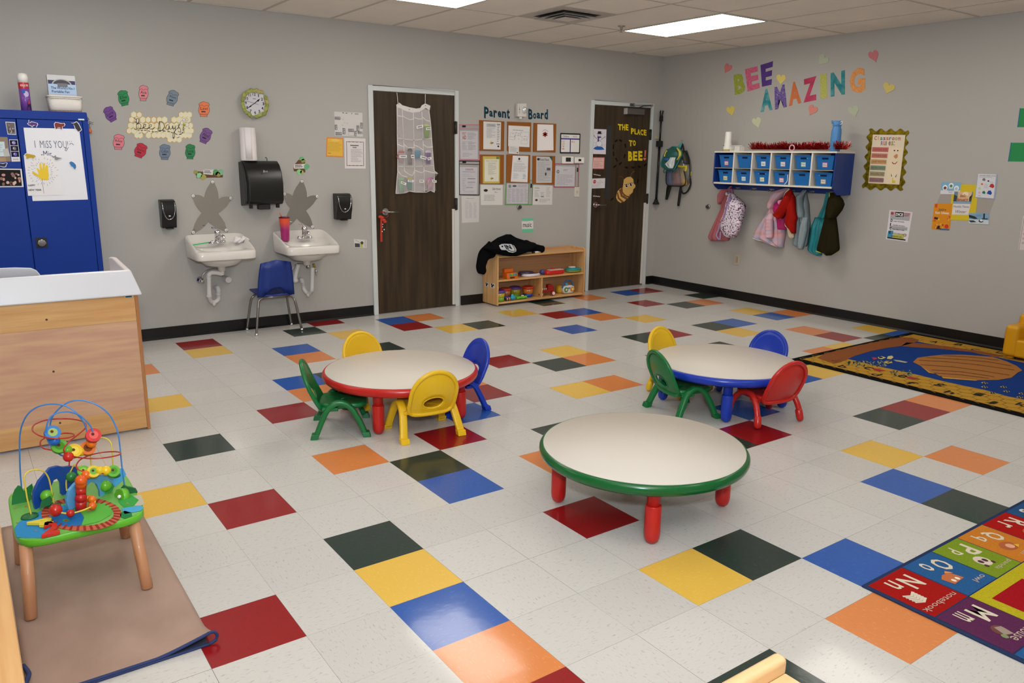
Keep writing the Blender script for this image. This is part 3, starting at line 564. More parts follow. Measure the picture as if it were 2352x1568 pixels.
for v0, v1 in ((0, .2), (.74, 1.0)): q = MB(); q.poly(S, [(0, v0), (1, v0 + .01), (.98, v1 - .03), (.5, v1), (.05, v1 - .02)], '6fc49c', 2); q.build('tape', t)
# ---- left of the left door ----
kl = K(630, 230, 5.226)
def cls_map(q, S):
    for (a, b_, c, d) in ((.02, .22, .2, .32), (.01, .55, .08, .75), (.03, .86, .24, .97), (.28, .68, .36, .92), (.48, .7, .67, .8), (.7, .78, .76, .98), (.78, .55, .87, .78), (.92, .42, .99, .66), (.82, .8, .98, .88)): q.line(S, [(a, b_), (c, b_), (c, d), (a, d)], .003, '2a2a2e', 1, True); q.bars(S, a + .01, b_ + .02, c - .01, d, max(1, int((d - b_) / .05)), '45454a', 3, .5, 2)
    for (x, y) in ((.3, .3), (.35, .45), (.28, .55), (.45, .47)): q.circ(S, x, y, .04, .045, 'c9c5c3', 1, 12)
    q.line(S, [(.5, .82), (.68, .82), (.68, .97), (.48, .97)], .0015, '88888c', 1, True); q.rect(S, .28, .02, .34, .05, '66666a', 1); q.rect(S, .4, .03, .46, .06, '66666a', 1); q.rect(S, .6, .03, .63, .07, '66666a', 1); q.rect(S, .72, .04, .85, .07, '77777a', 1)
GL_ = 'papers left of the left door'
flat('classroom_map', 'hand drawn classroom map in black marker left of the left door', 'map', quad(BACK, *kl((718, 137), (1057, 152), (1062, 438), (728, 425))), 'd0ccc9', cls_map, group=GL_)
flat('orange_notice', 'yellow letter with dotted orange border below the classroom map', 'paper notice', quad(BACK, *kl((628, 443), (825, 455), (830, 686), (618, 678))), 'dd8a4c', lambda q, S: (q.rect(S, .06, .06, .95, .94, 'e3b648', 1), q.circ(S, .52, .13, .26, .07, 'e9c468', 2, 16), q.bars(S, .1, .26, .92, .74, 7, 'c9a040', 71, k=2), q.bars(S, .12, .8, .32, .86, 1, '4a3a20', 72, k=2)), group=GL_)
def bordered(q, S):
    q.line(S, [(.1, .12), (.9, .12), (.9, .9), (.1, .9)], .004, '4a3a2c', 1, True, dash=0)
    for i in range(9): u = .14 + .09 * i; q.circ(S, u, .115 + .01 * (i % 2), .02, .013, ('c29a3a', '2a221c')[i % 2], 2, 8); q.circ(S, u, .895, .02, .013, ('c29a3a', '2a221c')[i % 2], 2, 8)
    q.bars(S, .28, .22, .72, .27, 1, '5a4a4a', 73, .7); q.bars(S, .38, .29, .6, .33, 1, '5a4a4a', 74, .7); q.bars(S, .3, .36, .85, .8, 13, 'a9a2a2', 75)
flat('bordered_notice', 'tall white notice with small beaded border beside the left door frame', 'paper notice', quad(BACK, *kl((837, 452), (1092, 460), (1095, 823), (845, 820))), 'dad5d4', bordered, th=.004, group=GL_)
flat('child_photo_card', 'tiny black and white picture card between sink and left door', 'card', quad(BACK, (813, 548.5), (842, 551), (842, 569), (813.5, 568)), 'd2cfca', lambda q, S: (q.rect(S, .05, .5, .45, .95, '4a4a48', 1), q.line(S, [(.1, .1), (.6, .5)], .002, '2a2a2a', 2), q.rect(S, .5, .45, .65, .95, 'b9b34a', 2), q.circ(S, .62, .4, .12, .2, '4d453c', 3, 8), q.line(S, [(.9, .05), (.85, .5), (.9, .9)], .003, '3a3a3a', 2)), group=GL_)
def leafsign(label, brown, card, leaves, txt, kk):
    t = thing('branch_name_sign', label, 'paper sign', BACK.at(*kk(*brown[0])))
    part(t, 'brown_branch', lambda q: q.poly(BACK, kk(*brown), '6a4a34', 0, th=.001)); part(t, 'white_card', lambda q: (q.poly(BACK, kk(*card), 'd8d5d0', 2, th=.0025), q.bars(quad(backp(.003), *kk(*card)), .1, .2, .9, .85, 2, '4a4540', 5, .5, 1)))
    for i, (x, y, r, c) in enumerate(leaves): part(t, 'leaf', lambda q: q.poly(BACK, kk(*[(x + r * (1 + .16 * math.sin(3 * a_ + i)) * math.cos(a_), y + r * (1 + .16 * math.cos(2 * a_ + i)) * math.sin(a_)) for a_ in [2 * PI * j / 12 for j in range(12)]]), c, 3, th=.004))
kc = K(340, 180, 4.125)
leafsign('long brown branch sign with green leaves above the left star mirror', [(443, 878), (530, 885), (710, 902), (708, 938), (552, 940), (460, 945)], [(525, 866), (620, 864), (612, 915), (522, 905)], [(450, 886, 20, '9a9a52'), (483, 918, 26, '8ccf9c'), (522, 935, 26, 'a8a458'), (640, 890, 26, '5f9a62'), (690, 888, 26, '7fb98c'), (662, 908, 24, '9c9850')], '', kc)
leafsign('small brown house shaped leaf sign above the right star mirror', [(250, 765), (290, 715), (370, 740), (372, 868), (235, 852), (228, 820)], [(238, 770), (370, 762), (358, 820), (235, 822)], [(328, 700, 28, '72b07c'), (345, 728, 26, '8a9a52'), (385, 800, 34, '6fb082'), (298, 862, 30, '8ccf8c'), (330, 865, 22, 'a8b468')], '', kl)
# ---- star mirrors ----
M_mir = mat('acrylic_mirror', 'c9c9c9', 0.05, metal=1, bump=1, bscale=5)
def star(label, tips, vall, kk):
    pts = []
    for i in range(5):
        tp = Vector(tips[i]); vn = Vector(vall[i]); vp = Vector(vall[i - 1]); c = sum((Vector(v) for v in tips), Vector((0, 0))) / 5
        d = (tp - c).normalized(); nrm = Vector((-d.y, d.x)); r = 14
        def mid(v, t): m_ = v.lerp(tp, t); out = (m_ - c); return m_ + nrm * (1 if (m_ - c).dot(nrm) > 0 else -1) * 16 * math.sin(PI * t)
        pts += [mid(vp, .3), mid(vp, .55), mid(vp, .8)]
        for a_ in (-70, -30, 0, 30, 70):
            ca, sa = math.cos(math.radians(a_)), math.sin(math.radians(a_)); s1 = 1 if (mid(vp, .8) - tp).dot(nrm) < 0 else -1
            pts.append(tp - d * r * .6 + (d * ca + nrm * sa * s1) * r)
        pts += [mid(vn, .8), mid(vn, .55), mid(vn, .3), vn]
    t = thing('star_mirror', label, 'mirror', BACK.at(*kk(*tips[2]))); part(t, 'mirror_panel', lambda q: q.prism([BACK.at(*kk(p.x, p.y), .0005) for p in pts], BACK.n * .004, M_mir, plast('9a9a98')))
    for tp in tips:
        c = sum((Vector(v) for v in tips), Vector((0, 0))) / 5; p = Vector(tp).lerp(c, .06); w = BACK.at(*kk(p.x, p.y), .0045)
        q = MB(); q.lathe([(.013, 0), (.013, .003), (.006, .004)], WH, 16, w, BACK.n); q.lathe([(.004, .004), (.004, .006)], M_st, 10, w, BACK.n); q.build('mounting_washer', t)
star('star shaped acrylic mirror above the left sink', [(612, 965), (795, 1128), (748, 1450), (417, 1472), (415, 1105)], [(668, 1140), (664, 1280), (570, 1360), (505, 1275), (530, 1128)], kc)
star('star shaped acrylic mirror above the right sink, behind the tumbler', [(330, 955), (526, 1148), (466, 1535), (110, 1540), (107, 1118)], [(392, 1165), (378, 1325), (268, 1420), (190, 1300), (218, 1148)], kl)
# ---- dispensers ----
def dispenser(label, TL, BR):
    a = BACK.at(*TL); c = BACK.at(*BR); x0, x1, z1, z0 = a.x, c.x, a.z, c.z; x0 += .012; t = thing('soap_dispenser', label, 'soap dispenser', ((x0 + x1) / 2, YB, z0), group='black soap dispensers beside the sinks')
    prof = [(0, z0), (-.075, z0), (-.085, z0 + .05), (-.105, z0 + .10), (-.108, z1 - .06), (-.09, z1 - .015), (-.06, z1), (0, z1)]
    part(t, 'housing', lambda q: q.prism([(x0, YB + y, z) for y, z in prof], (x1 - x0, 0, 0), BK), bev=.006, seg=3)
    w = x1 - x0; zc = z0 + .07; pts = []
    for i in range(25):
        a_ = PI * i / 24; u = math.cos(a_); v = math.sin(a_); z = z1 - .02 - (z1 - .02 - zc) * (v ** .75)
        y = -.108 if z > z0 + .1 and z < z1 - .06 else (-.108 + (z - (z1 - .06)) / .045 * .018 if z >= z1 - .06 else -.085 - .02 * (z - z0 - .05) / .05)
        pts.append(((x0 + x1) / 2 - u * w * .42, YB + y - .002, z))
    part(t, 'chrome_trim', lambda q: q.tube(pts, .0035, M_ch, 6)); part(t, 'nozzle', lambda q: q.box((x0 + x1) / 2 - .025, (x0 + x1) / 2 + .03, YB - .09, YB - .03, z0 - .008, z0, BKm))
    part(t, 'badge', lambda q: q.ell(((x0 + x1) / 2, YB - .109, z0 + .1), (.009, .002, .005), WH, 10, 5))
dispenser('black soap dispenser with chrome curve, left of the left sink', (359, 458), (402, 521)); dispenser('black soap dispenser with chrome curve, nearest the left door', (761, 444), (800, 502))
a = BACK.at(543, 369); c = BACK.at(641, 473); x0, x1, z1, z0 = a.x + .012, c.x - .02, a.z, c.z + .01
t = thing('paper_towel_dispenser', 'large black hand towel dispenser between the two star mirrors', 'towel dispenser', ((x0 + x1) / 2, YB, z0))
dy = -.20; prof = [(0, z0), (dy + .03, z0 + .02), (dy, z0 + .05), (dy - .01, z0 + .2), (dy + .02, z1 - .09), (dy + .06, z1 - .03), (dy + .11, z1), (0, z1)]
part(t, 'cover', lambda q: q.prism([(x0 + .015, YB + y, z) for y, z in prof], (x1 - x0 - .015, 0, 0), BK), bev=.012, seg=4)
part(t, 'side_panel', lambda q: q.prism([(x0, YB + y * .8, z0 + (z - z0) * .98) for y, z in prof], (.02, 0, 0), C_('2b2d2d', .45)), bev=.008)
part(t, 'paper_slot', lambda q: q.box((x0 + x1) / 2 - .05, (x0 + x1) / 2 + .05, YB - .16, YB - .09, z0 - .025, z0 + .02, BKm), bev=.006)
for xx in (x0 + .05, x1 - .035): part(t, 'foot_clip', lambda q: q.box(xx - .012, xx + .012, YB - .14, YB - .11, z0 - .015, z0 + .02, BKm))
SB = quad(backp(-dy + .006), (605, 390.5), (615, 396)) ; part(t, 'badge', lambda q: (q.rect(SB, 0, 0, .2, 1, 'b9b6b0', 0), q.text(SB, 'tork', .25, .1, 1, .9, 'b9b6b0', 0)))
px = x0 + .075; t = thing('paper_towel_roll', 'upright white paper towel roll on top of the towel dispenser', 'paper towel roll', (px, YB - .075, z1))
M_pt = mat('tissue_paper', 'e9e2e2', .9, bump=.4, bscale=300, spec=.1)
part(t, 'roll', lambda q: q.lathe([(.02, z1 + .002), (.066, z1 + .002), (.068, z1 + .01), (.066, z1 + .275), (.02, z1 + .278)], M_pt, 32, (px, YB - .075, 0))); part(t, 'loose_sheet', lambda q: q.loft([[(px + .067 * math.cos(a_), YB - .075 + .069 * math.sin(a_), z) for a_ in [-PI * .72 + .12 * i for i in range(8)]] for z in (z1 + .01, z1 + .272)], M_pt, closed=False), solid=.001)
ky = (595 - 0, 366); p = BACK.at(608, 366, .06); t = thing('small_hook', 'tiny dark hook sticking up on the towel dispenser top', 'hook', p); part(t, 'hook', lambda q: q.tube([(p.x, p.y, z1), (p.x, p.y, z1 + .02), (p.x - .008, p.y, z1 + .032), (p.x - .016, p.y, z1 + .024)], .003, BKm))
# ---- clock ----
p = BACK.at(582.3, 237.6); R_ = (BACK.at(611, 238) - p).length; t = thing('wall_clock', 'round white wall clock wrapped in a dusty green paper garland', 'clock', p)
part(t, 'case', lambda q: q.lathe([(R_ * .98, 0), (R_ * .98, .03), (R_ * .9, .036), (R_ * .86, .028)], plast('d8d8d4'), 40, p, BACK.n))
class ClS:
    n = BACK.n
    def P(s, u, v, off=0): return p + Vector((u * R_, 0, -v * R_)) + BACK.n * (off + .0286)
S = ClS(); q = MB(); q.circ(S, 0, 0, .88, .88, 'cfccd2', 0, 40)
for h in range(1, 13):
    a_ = PI * h / 6; x, y = .69 * math.sin(a_), -.69 * math.cos(a_); w = .075 if h < 10 else .12
    if h == 1: w = .03
    if h == 11: w = .085
    q.text(S, str(h), x - w, y - .11, x + w, y + .11, '26262a', 1, .02)
q.rect(S, -.12, -.36, .12, -.32, '66666c', 1); q.build('dial', t)
part(t, 'hour_hand', lambda q: (q.line(S, [(0, 0), (.3, -.25)], .006, '15151a', 2), q.poly(S, [(.2, -.24), (.3, -.12), (.46, -.38)], '15151a', 2))); part(t, 'minute_hand', lambda q: (q.line(S, [(0, 0), (-.35, .22)], .005, '15151a', 3), q.poly(S, [(-.32, .16), (-.26, .25), (-.62, .42)], '15151a', 3))); part(t, 'second_hand', lambda q: q.line(S, [(-.66, -.17), (.32, .09)], .002, '333338', 4))
rr = random.Random(4); q = MB()
for i in range(46):
    a_ = 2 * PI * i / 46 + rr.uniform(-.05, .05)
    if .55 < a_ < .95 or -1.95 + 2 * PI < a_ < -1.6 + 2 * PI: continue
    c = p + Vector((math.cos(a_), 0, math.sin(a_))) * R_ * rr.uniform(.93, 1.04) + BACK.n * rr.uniform(.03, .045); M3 = Matrix.Rotation(-a_ + rr.uniform(-.5, .5), 3, 'Y') @ Matrix.Rotation(rr.uniform(-.4, .4), 3, 'X')
    q.ell(c, (R_ * .16, .004, R_ * .2), paper(rr.choice(['a3a85c', '9aa258', 'b0a56a', '8f9a58'])), 7, 4, M3)
q.build('garland', t, plabel='crinkled dusty green paper garland')
# ---- honey pot name tags and banner ----
kh = K(230, 180, 7.84)
POT = [(-.75, -.78), (-.95, -.6), (-.8, -.42), (-.92, -.1), (-.98, .2), (-.88, .5), (-.62, .78), (-.64, 1), (.6, 1), (.6, .78), (.86, .5), (.98, .2), (.92, -.1), (.82, -.42), (.95, -.62), (.7, -.85), (.3, -.9), (-.1, -1), (-.5, -.92)]
def pot(label, cx, cy, rot, col, txt, w=100, h=140, ink='2c2c34'):
    c, s_ = math.cos(math.radians(rot)), math.sin(math.radians(rot))
    class PS:
        n = BACK.n
        def P(s, u, v, off=0): x, y = u * w, v * h; return BACK.at(*kh(cx + x * c - y * s_, cy + x * s_ + y * c), off)
    S = PS(); q = MB(); q.poly(S, POT, col, 0, th=.001)
    q.line(S, POT, .0022, ink, 2, True); q.line(S, [(-.8, -.42), (-.4, -.55), (0, -.35), (.4, -.52), (.82, -.42)], .0018, ink, 2); q.line(S, [(-.75, .66), (.75, .66)], .0018, ink, 2); q.line(S, [(-.62, .78), (.6, .78)], .0018, ink, 2)
    q.text(S, txt, -.62, -.28, .62, .12, ink, 2, 0); q.bars(S, -.45, .26, .55, .48, 1, ink, 5, .8, 2)
    q.build('honey_pot_tag', None, label, 'paper tag', 'paper honey pots around the Bee Days banner')
pot('purple honey pot tag, tilted, leftmost of all around the banner', 180, 640, -28, '7a4f96', 'Luna'); pot('green honey pot tag in the top row left of a pink one', 420, 350, -12, '3a8f58', 'Elie')
pot('pink honey pot tag in the top row above the banner', 780, 262, 2, 'e08a92', 'Ava', 88); pot('blue grey honey pot tag tilted right, above the banner', 1300, 350, 17, '7d8c98', 'Wyett')
pot('orange honey pot tag, top right beside the clock', 1870, 552, 2, 'e8835a', 'Levi', 102, 135); pot('purple honey pot tag tilted right, beyond the banner\'s right end', 1900, 1030, 22, '7d5a90', 'Abel')
pot('green honey pot tag below the banner, near its right end', 1622, 1316, 2, '3a8555', 'Luca', 92, 135); pot('blue grey honey pot tag below the banner centre', 1165, 1322, 1, '76869a', 'Colton', 102, 138)
pot('red honey pot tag tilted right, under the banner', 728, 1295, 20, 'c23a4a', 'Easton', 108, 130); pot('pink honey pot tag at the lower left of the banner', 335, 1142, 4, 'e0848e', 'Riley', 104, 138)
t = thing('honeycomb_banner', 'cream honeycomb paper banner reading Bee Days with a small bee', 'banner', BACK.at(*kh(1080, 1000)))
hx = []
for row, (y, xs) in enumerate([(655, [605, 705, 1460, 1535, 1605]), (745, [565, 660, 765, 862, 965, 1065, 1160, 1330, 1420, 1500, 1580]), (850, [548, 640, 735, 830, 925, 1020, 1115, 1210, 1285, 1375, 1465, 1550, 1625]), (945, [520, 610, 705, 800, 895, 990, 1085, 1180, 1275, 1365, 1450, 1565, 1635]), (1025, [660, 720, 870, 970, 1050, 1135, 1225, 1310, 1395, 1470, 1535, 1605]), (1100, [1255, 1335, 1420])]):
    for x in xs: hx.append((x, y))
q = MB(); re = random.Random(9)
for i, (x, y) in enumerate(hx):
    P6 = lambda r: kh(*[(x + r * math.sin(PI * j / 3) * .92, y + r * math.cos(PI * j / 3)) for j in range(6)])
    q.poly(BACK, P6(62), re.choice(['e3b450', 'e6cf6a', 'dfa04a', 'e8dc8c']), 0, th=.0010 + (i % 7) * .0002); q.poly(BACK, P6(52), 'e6e0c4', 4 + (i % 3) * .3)
q.build('honeycomb', t)
q = MB(); ST = lambda *p: q.line(BACK, kh(*p), .0032, '1e1e26', 7)
SC = lambda pts: q.line(BACK, [(v.x, v.y) for v in catmull([Vector((*kh(*p), 0)) for p in pts], 6)], .0034, '1e1e26', 7)
SC([(605, 705), (640, 740), (655, 820), (650, 905)]); SC([(640, 800), (655, 730), (690, 730), (690, 790), (655, 830), (700, 810), (735, 850), (715, 905), (660, 912), (720, 910), (780, 880)])
SC([(780, 880), (815, 860), (815, 825), (780, 845), (785, 895), (840, 905), (880, 885), (920, 860), (915, 830), (880, 850), (885, 905), (945, 912), (980, 885)])
SC([(1075, 775), (1050, 850), (1045, 940), (1070, 940), (1075, 860), (1065, 780), (1120, 790), (1155, 860), (1120, 925), (1060, 940), (1160, 930)])
SC([(1240, 835), (1195, 845), (1180, 910), (1225, 920), (1240, 850), (1250, 910), (1290, 900), (1305, 850), (1310, 910), (1350, 890), (1360, 850), (1345, 940), (1330, 1070), (1310, 1075), (1310, 1010), (1350, 940), (1390, 900)])
SC([(1390, 900), (1430, 830), (1400, 850), (1440, 910), (1445, 965), (1400, 950)]); q.build('lettering', t, plabel='black cursive words Bee Days')
q = MB(); dsh = [(610, 905), (650, 925), (675, 938), (705, 940), (730, 938), (765, 936), (790, 932), (830, 936), (860, 942), (895, 950), (930, 958), (970, 965), (985, 962), (1025, 960), (1060, 952), (1095, 950), (1130, 948), (1175, 950), (1210, 952), (1255, 962), (1275, 968), (1310, 982), (1340, 992), (1385, 1012), (1420, 1010), (1460, 1005), (1478, 990), (1485, 965), (1488, 940), (1490, 910), (1492, 890), (1494, 870)]
q.line(BACK, kh(*dsh), .0045, '1e1e26', 8, dash=1); q.build('dashed_trail', t)
q = MB()
for (x, y, a_, b_) in ((1468, 800, 28, 40), (1565, 835, 34, 40), (1505, 745, 26, 30), (1560, 745, 24, 26)): q.circ(BACK, *kh(x, y), a_ / 7.84, b_ / 7.84, '9a988c', 8, 14); q.circ(BACK, *kh(x, y), (a_ - 5) / 7.84, (b_ - 5) / 7.84, 'e2ddd2', 9, 14)
q.circ(BACK, *kh(1506, 840), 24 / 7.84, 30 / 7.84, 'd9cf3a', 10, 14); q.rect(BACK, *kh(1483, 828), *kh(1530, 836), '1c1c1c', 11); q.rect(BACK, *kh(1484, 848), *kh(1529, 856), '1c1c1c', 11); q.build('bee_drawing', t)
# ================= sinks, small chair, organizer =================
CER = mat('porcelain', 'd9d4cd', 0.15, coat=.25); PVC = mat('pvc', 'd2cfcd', 0.35)
def HP(z): return Plane((0, 0, z), (0, 0, 1))
def sink(label, x0, flip=False):
    w, d = .492, .425; xc = x0 + w / 2; yc = YB - d / 2; n = 64; t = thing('wall_sink', label, 'sink', (xc, YB, .57), group='white wall sinks')
    def ringp(ax, ay, zf, e=7, oy=0, lift=1):
        r = []
        for i in range(n):
            a = 2 * PI * i / n; c, s = math.cos(a), math.sin(a)
            x = ax * abs(c) ** (2 / e) * (1 if c > 0 else -1); y = ay * abs(s) ** (2 / e) * (1 if s > 0 else -1)
            u = (y + oy + d / 2) / d; r.append((xc + x, yc + oy + y, zf(max(0, min(1, u)), abs(x) / (w / 2))))
        return r
    rim = lambda u, v: .763 + .112 * (max(0, (u - .12) / .88) ** .75)
    deck = lambda u, v: .758 + .052 * u
    q = MB(); q.loft([ringp(w / 2 - .006, d / 2 - .002, lambda u, v: .692, 9), ringp(w / 2, d / 2, lambda u, v: .700, 9), ringp(w / 2, d / 2, lambda u, v: rim(u, v) - .008, 9), ringp(w / 2 - .007, d / 2 - .006, rim, 9), ringp(w / 2 - .016, d / 2 - .012, rim, 8),
        ringp(w / 2 - .03, d / 2 - .024, lambda u, v: deck(u, v) + .006, 6), ringp(w / 2 - .05, d / 2 - .05, deck, 4), ringp(.185, .125, lambda u, v: .762, 2.6, -.035), ringp(.17, .11, lambda u, v: .745, 2.4, -.035), ringp(.12, .08, lambda u, v: .64, 2.2, -.03), ringp(.03, .025, lambda u, v: .625, 2, -.03)], CER)
    q.build('basin', t)
    q = MB(); zz = lambda z: (lambda u, v: z)
    q.loft([ringp(.175, .13, zz(.695), 3, .0), ringp(.165, .125, zz(.665), 2.6, .0), ringp(.13, .10, zz(.63), 2.4, .01), ringp(.07, .07, zz(.618), 2.2, .01), ringp(.034, .034, zz(.612), 2, .01), ringp(.03, .03, zz(.575), 2, .01)], CER); q.build('bowl_underside', t)
    return t, xc, yc
def P3(kk, off, *pts): pl = backp(off); return [pl.at(*kk(*p)) for p in pts]
kS = K(410, 500, 5.6)
def faucet(t, x, y, z, ang):
    M = Matrix.Translation((x, y, z)) @ Matrix.Rotation(ang, 4, 'Z')
    q = MB(M); q.ell((0, 0, .006), (.076, .026, .012), M_ch, 20, 6); q.ell((-.05, 0, .014), (.02, .018, .014), M_ch); q.ell((.05, 0, .014), (.02, .018, .014), M_ch); q.build('faucet_base', t)
    q = MB(M); q.lathe([(.026, .01), (.024, .05), (.022, .075), (.027, .085), (.024, .105), (.01, .115)], M_ch, 20); q.tube([(0, -.01, .05), (0, -.05, .07), (0, -.09, .068), (0, -.105, .05)], .012, M_ch, 12, sm=5); q.build('faucet_spout', t)
    q = MB(M); q.tube([(0, 0, .105), (-.012, .005, .125), (-.05, -.01, .135)], lambda u: .009 - .003 * u, M_ch, 10, sm=4); q.build('faucet_lever', t)
s1, xc, yc = sink('white wall sink on the left, with green brush and paper pile', .485)
faucet(s1, .735, 4.045, .803, .25)
q = MB(); a = P3(kS, .2, (560, 650), (560, 735)); q.tube(a, .019, PVC, 14); q.build('tailpiece', s1)
q = MB(); q.tube(P3(kS, .2, (560, 735), (540, 715), (430, 705), (390, 735), (390, 760)), .019, PVC, 14, sm=4); q.build('drain_arm', s1)
q = MB(); pts = P3(kS, .2, (390, 750), (395, 980)); pts += P3(kS, .17, (410, 1060)); pts += P3(kS, .15, (455, 1085), (505, 1055)); pts += P3(kS, .1, (515, 985), (508, 900)); pts += P3(kS, .0, (470, 900)); q.tube(pts, .0185, PVC, 14, sm=5); q.build('p_trap', s1)
q = MB(); p = P3(kS, .16, (455, 1080))[0]; q.cyl(p, p - Vector((0, 0, .035)), .014, PVC); q.build('cleanout_plug', s1)
for xy in ((388, 765), (395, 1010), (512, 985)):
    p = P3(kS, .19 if xy[0] < 500 else .1, xy)[0]; q = MB(); q.cyl(p + Vector((0, 0, .012)), p - Vector((0, 0, .012)), .0225, PVC, n=20); q.build('slip_nut', s1)
q = MB(); p = P3(kS, .12, (645, 800))[0]; q.cyl(p, p + Vector((0, .12, 0)), .027, PVC, n=24); q.build('pipe_cap', s1, bev=.004)
q = MB(); p = P3(kS, .0, (275, 800))[0]; q.lathe([(.03, 0), (.026, .012), (.012, .016), (.012, .05)], M_ch, 20, p, BACK.n); q.ell(p + BACK.n * .06, (.022, .03, .022), M_ch); q.build('stop_valve', s1)
q = MB(); q.tube(P3(kS, .06, (300, 780), (330, 710), (400, 665), (500, 655)), .006, M_st, 8, sm=5); q.build('supply_hose', s1, plabel='braided grey supply hose')
s2, xc2, yc2 = sink('white wall sink on the right, behind the blue chair, with tumbler', 1.237)
faucet(s2, 1.505, 4.05, .803, 0)
q = MB(); q.tube(P3(kS, .2, (1668, 600), (1668, 650)), .019, M_st, 12); q.build('tailpiece', s2)
q = MB(); pts = P3(kS, .2, (1720, 640), (1715, 900)) + P3(kS, .17, (1700, 950)) + P3(kS, .13, (1665, 975), (1615, 920)) + P3(kS, .06, (1600, 850), (1585, 800)) + P3(kS, 0., (1560, 790)); q.tube(pts, .0185, PVC, 14, sm=5); q.build('p_trap', s2)
q = MB(); q.cyl(P3(kS, .15, (1665, 970))[0], P3(kS, .15, (1665, 1015))[0], .013, PVC); q.build('cleanout_plug', s2)
q = MB(); q.tube(P3(kS, .14, (1545, 600), (1510, 720), (1500, 800)), .019, PVC, 14, sm=4); q.ell(P3(kS, .14, (1500, 805))[0], (.03, .03, .024), PVC); q.build('insulated_valve', s2)
q = MB(); q.tube(P3(kS, .1, (1455, 690), (1490, 620), (1560, 585), (1650, 610)), .005, M_st, 8, sm=5); q.build('supply_hose', s2)
q = MB(); q.tube(P3(kS, .1, (1735, 590), (1750, 640)), .012, C_('8a7a2a'), 10); q.ell(P3(kS, .08, (1770, 700))[0], (.012, .012, .03), M_ch); q.build('supply_valve', s2)
D8 = HP(.79); p = D8.at(*kS(1372, 296)); p.y = min(p.y, 4.08); t = thing('tumbler', 'orange to magenta tumbler with slanted straw on the right sink', 'tumbler', p)
M_tum = mat('tumbler_body', 'c2266f', .2, coat=.5); nt = M_tum.node_tree; tc = nt.nodes.new('ShaderNodeTexCoord'); sp = nt.nodes.new('ShaderNodeSeparateXYZ'); rp = nt.nodes.new('ShaderNodeValToRGB'); nt.links.new(tc.outputs['Generated'], sp.inputs[0]); nt.links.new(sp.outputs[2], rp.inputs[0]); nt.links.new(rp.outputs[0], nt.nodes['Principled BSDF'].inputs['Base Color'])
rp.color_ramp.elements[0].color = (*hexc('a41c6c'), 1); rp.color_ramp.elements[0].position = .5; rp.color_ramp.elements[1].color = (*hexc('e8512a'), 1); rp.color_ramp.elements[1].position = .85
part(t, 'cup', lambda q: q.lathe([(.033, 0), (.036, .01), (.046, .2), (.047, .203)], M_tum, 28, p)); part(t, 'lid', lambda q: (q.lathe([(.048, .203), (.048, .212), (.03, .218)], C_('5c1030', .2), 28, p)))
part(t, 'straw', lambda q: q.tube([p + Vector((-.02, 0, .21)), p + Vector((-.04, 0, .255))], .004, plast('e0752a')))
p = D8.at(*kS(760, 325)); p.y = 4.04; t = thing('tissue_pile', 'crumpled white paper towel lying on the left sink\'s back corner', 'paper towel', p)
q = MB(); rr = random.Random(2)
for i in range(9): q.ell(p + Vector((rr.uniform(-.07, .07), rr.uniform(-.02, .02), .018 + rr.uniform(0, .03))), (rr.uniform(.02, .045), .022, rr.uniform(.008, .018)), M_pt, 7, 5, Matrix.Rotation(rr.uniform(-.8, .8), 3, 'Y'))
q.build('crumpled_paper', t)
q = MB(); a = Vector((.515, 4.0, .80)); b_ = Vector((.655, 4.03, .812)); t = thing('brush', 'bright green handled brush lying on the left sink by the faucet', 'brush', a)
q.prism([a + Vector((0, -.012, 0)), a + Vector((0, .012, 0)), b_ + Vector((0, .006, 0)), b_ + Vector((0, -.006, 0))], (0, 0, .008), plast('2fc46a')); q.build('handle', t, bev=.002)
part(t, 'head', lambda q: q.cyl(b_, b_ + Vector((.05, .01, .002)), .006, C_('4a4a3a')))
# ---- blue school chair ----
t = thing('school_chair', 'blue plastic school chair with metal legs standing between the sinks', 'chair', (1.165, 4.0, 0))
BLU = mat('blue_shell', '14307c', .42, bump=.15, bscale=300); LEG = mat('chair_tube', '8e8a84', .28, metal=.9)
q = MB(); rows = []
for (y, z, hw, c) in ((4.14, .372, .16, .0), (4.10, .372, .168, .004), (4.0, .36, .165, .012), (3.93, .352, .155, .014)): rows.append([(1.155 + hw * (-1 + 2 * i / 10), y, z - c * math.sin(PI * i / 10)) for i in range(11)])
q.loft(rows, BLU, cap=False, closed=False); q.build('seat', t, solid=.008, sub=1)
q = MB(); rows = []
for (z, hw, yy) in ((.335, .166, 3.885), (.42, .160, 3.875), (.50, .153, 3.865), (.58, .143, 3.852), (.632, .133, 3.845)): rows.append([(1.155 + hw * (-1 + 2 * i / 12), yy - .02 * math.cos(PI * (i / 12 - .5)) + (.012 if i in (2, 10) else 0), z + (.028 * (1 - abs(i / 6 - 1)) if z > .6 else (.075 * max(0, math.sin(PI * (i - 2) / 8)) if z < .34 and 2 <= i <= 10 else 0))) for i in range(13)])
q.loft(rows, BLU, cap=False, closed=False); q.build('backrest', t, solid=.008)
part(t, 'hand_slot_rim', lambda q: q.tube([(1.155 - .1, 3.868, .345), (1.155, 3.85, .345), (1.155 + .1, 3.868, .345)], .008, BLU, 8, sm=5)); 
for sx in (-1, 1):
    x = 1.162 + sx * .205
    for y0, y1 in ((3.868, 3.90), (4.135, 4.09)): part(t, 'leg', lambda q: q.tube([(x, y0, .012), (x - sx * .035, y0 + (y1 - y0) * .6, .24), (x - sx * .05, y1, .30), (x - sx * .085, y1, .325)], .0105, LEG, 10, sm=5)); part(t, 'foot_glide', lambda q: q.lathe([(.015, 0), (.015, .008), (.011, .022)], M_ch, 14, (x, y0, 0)))
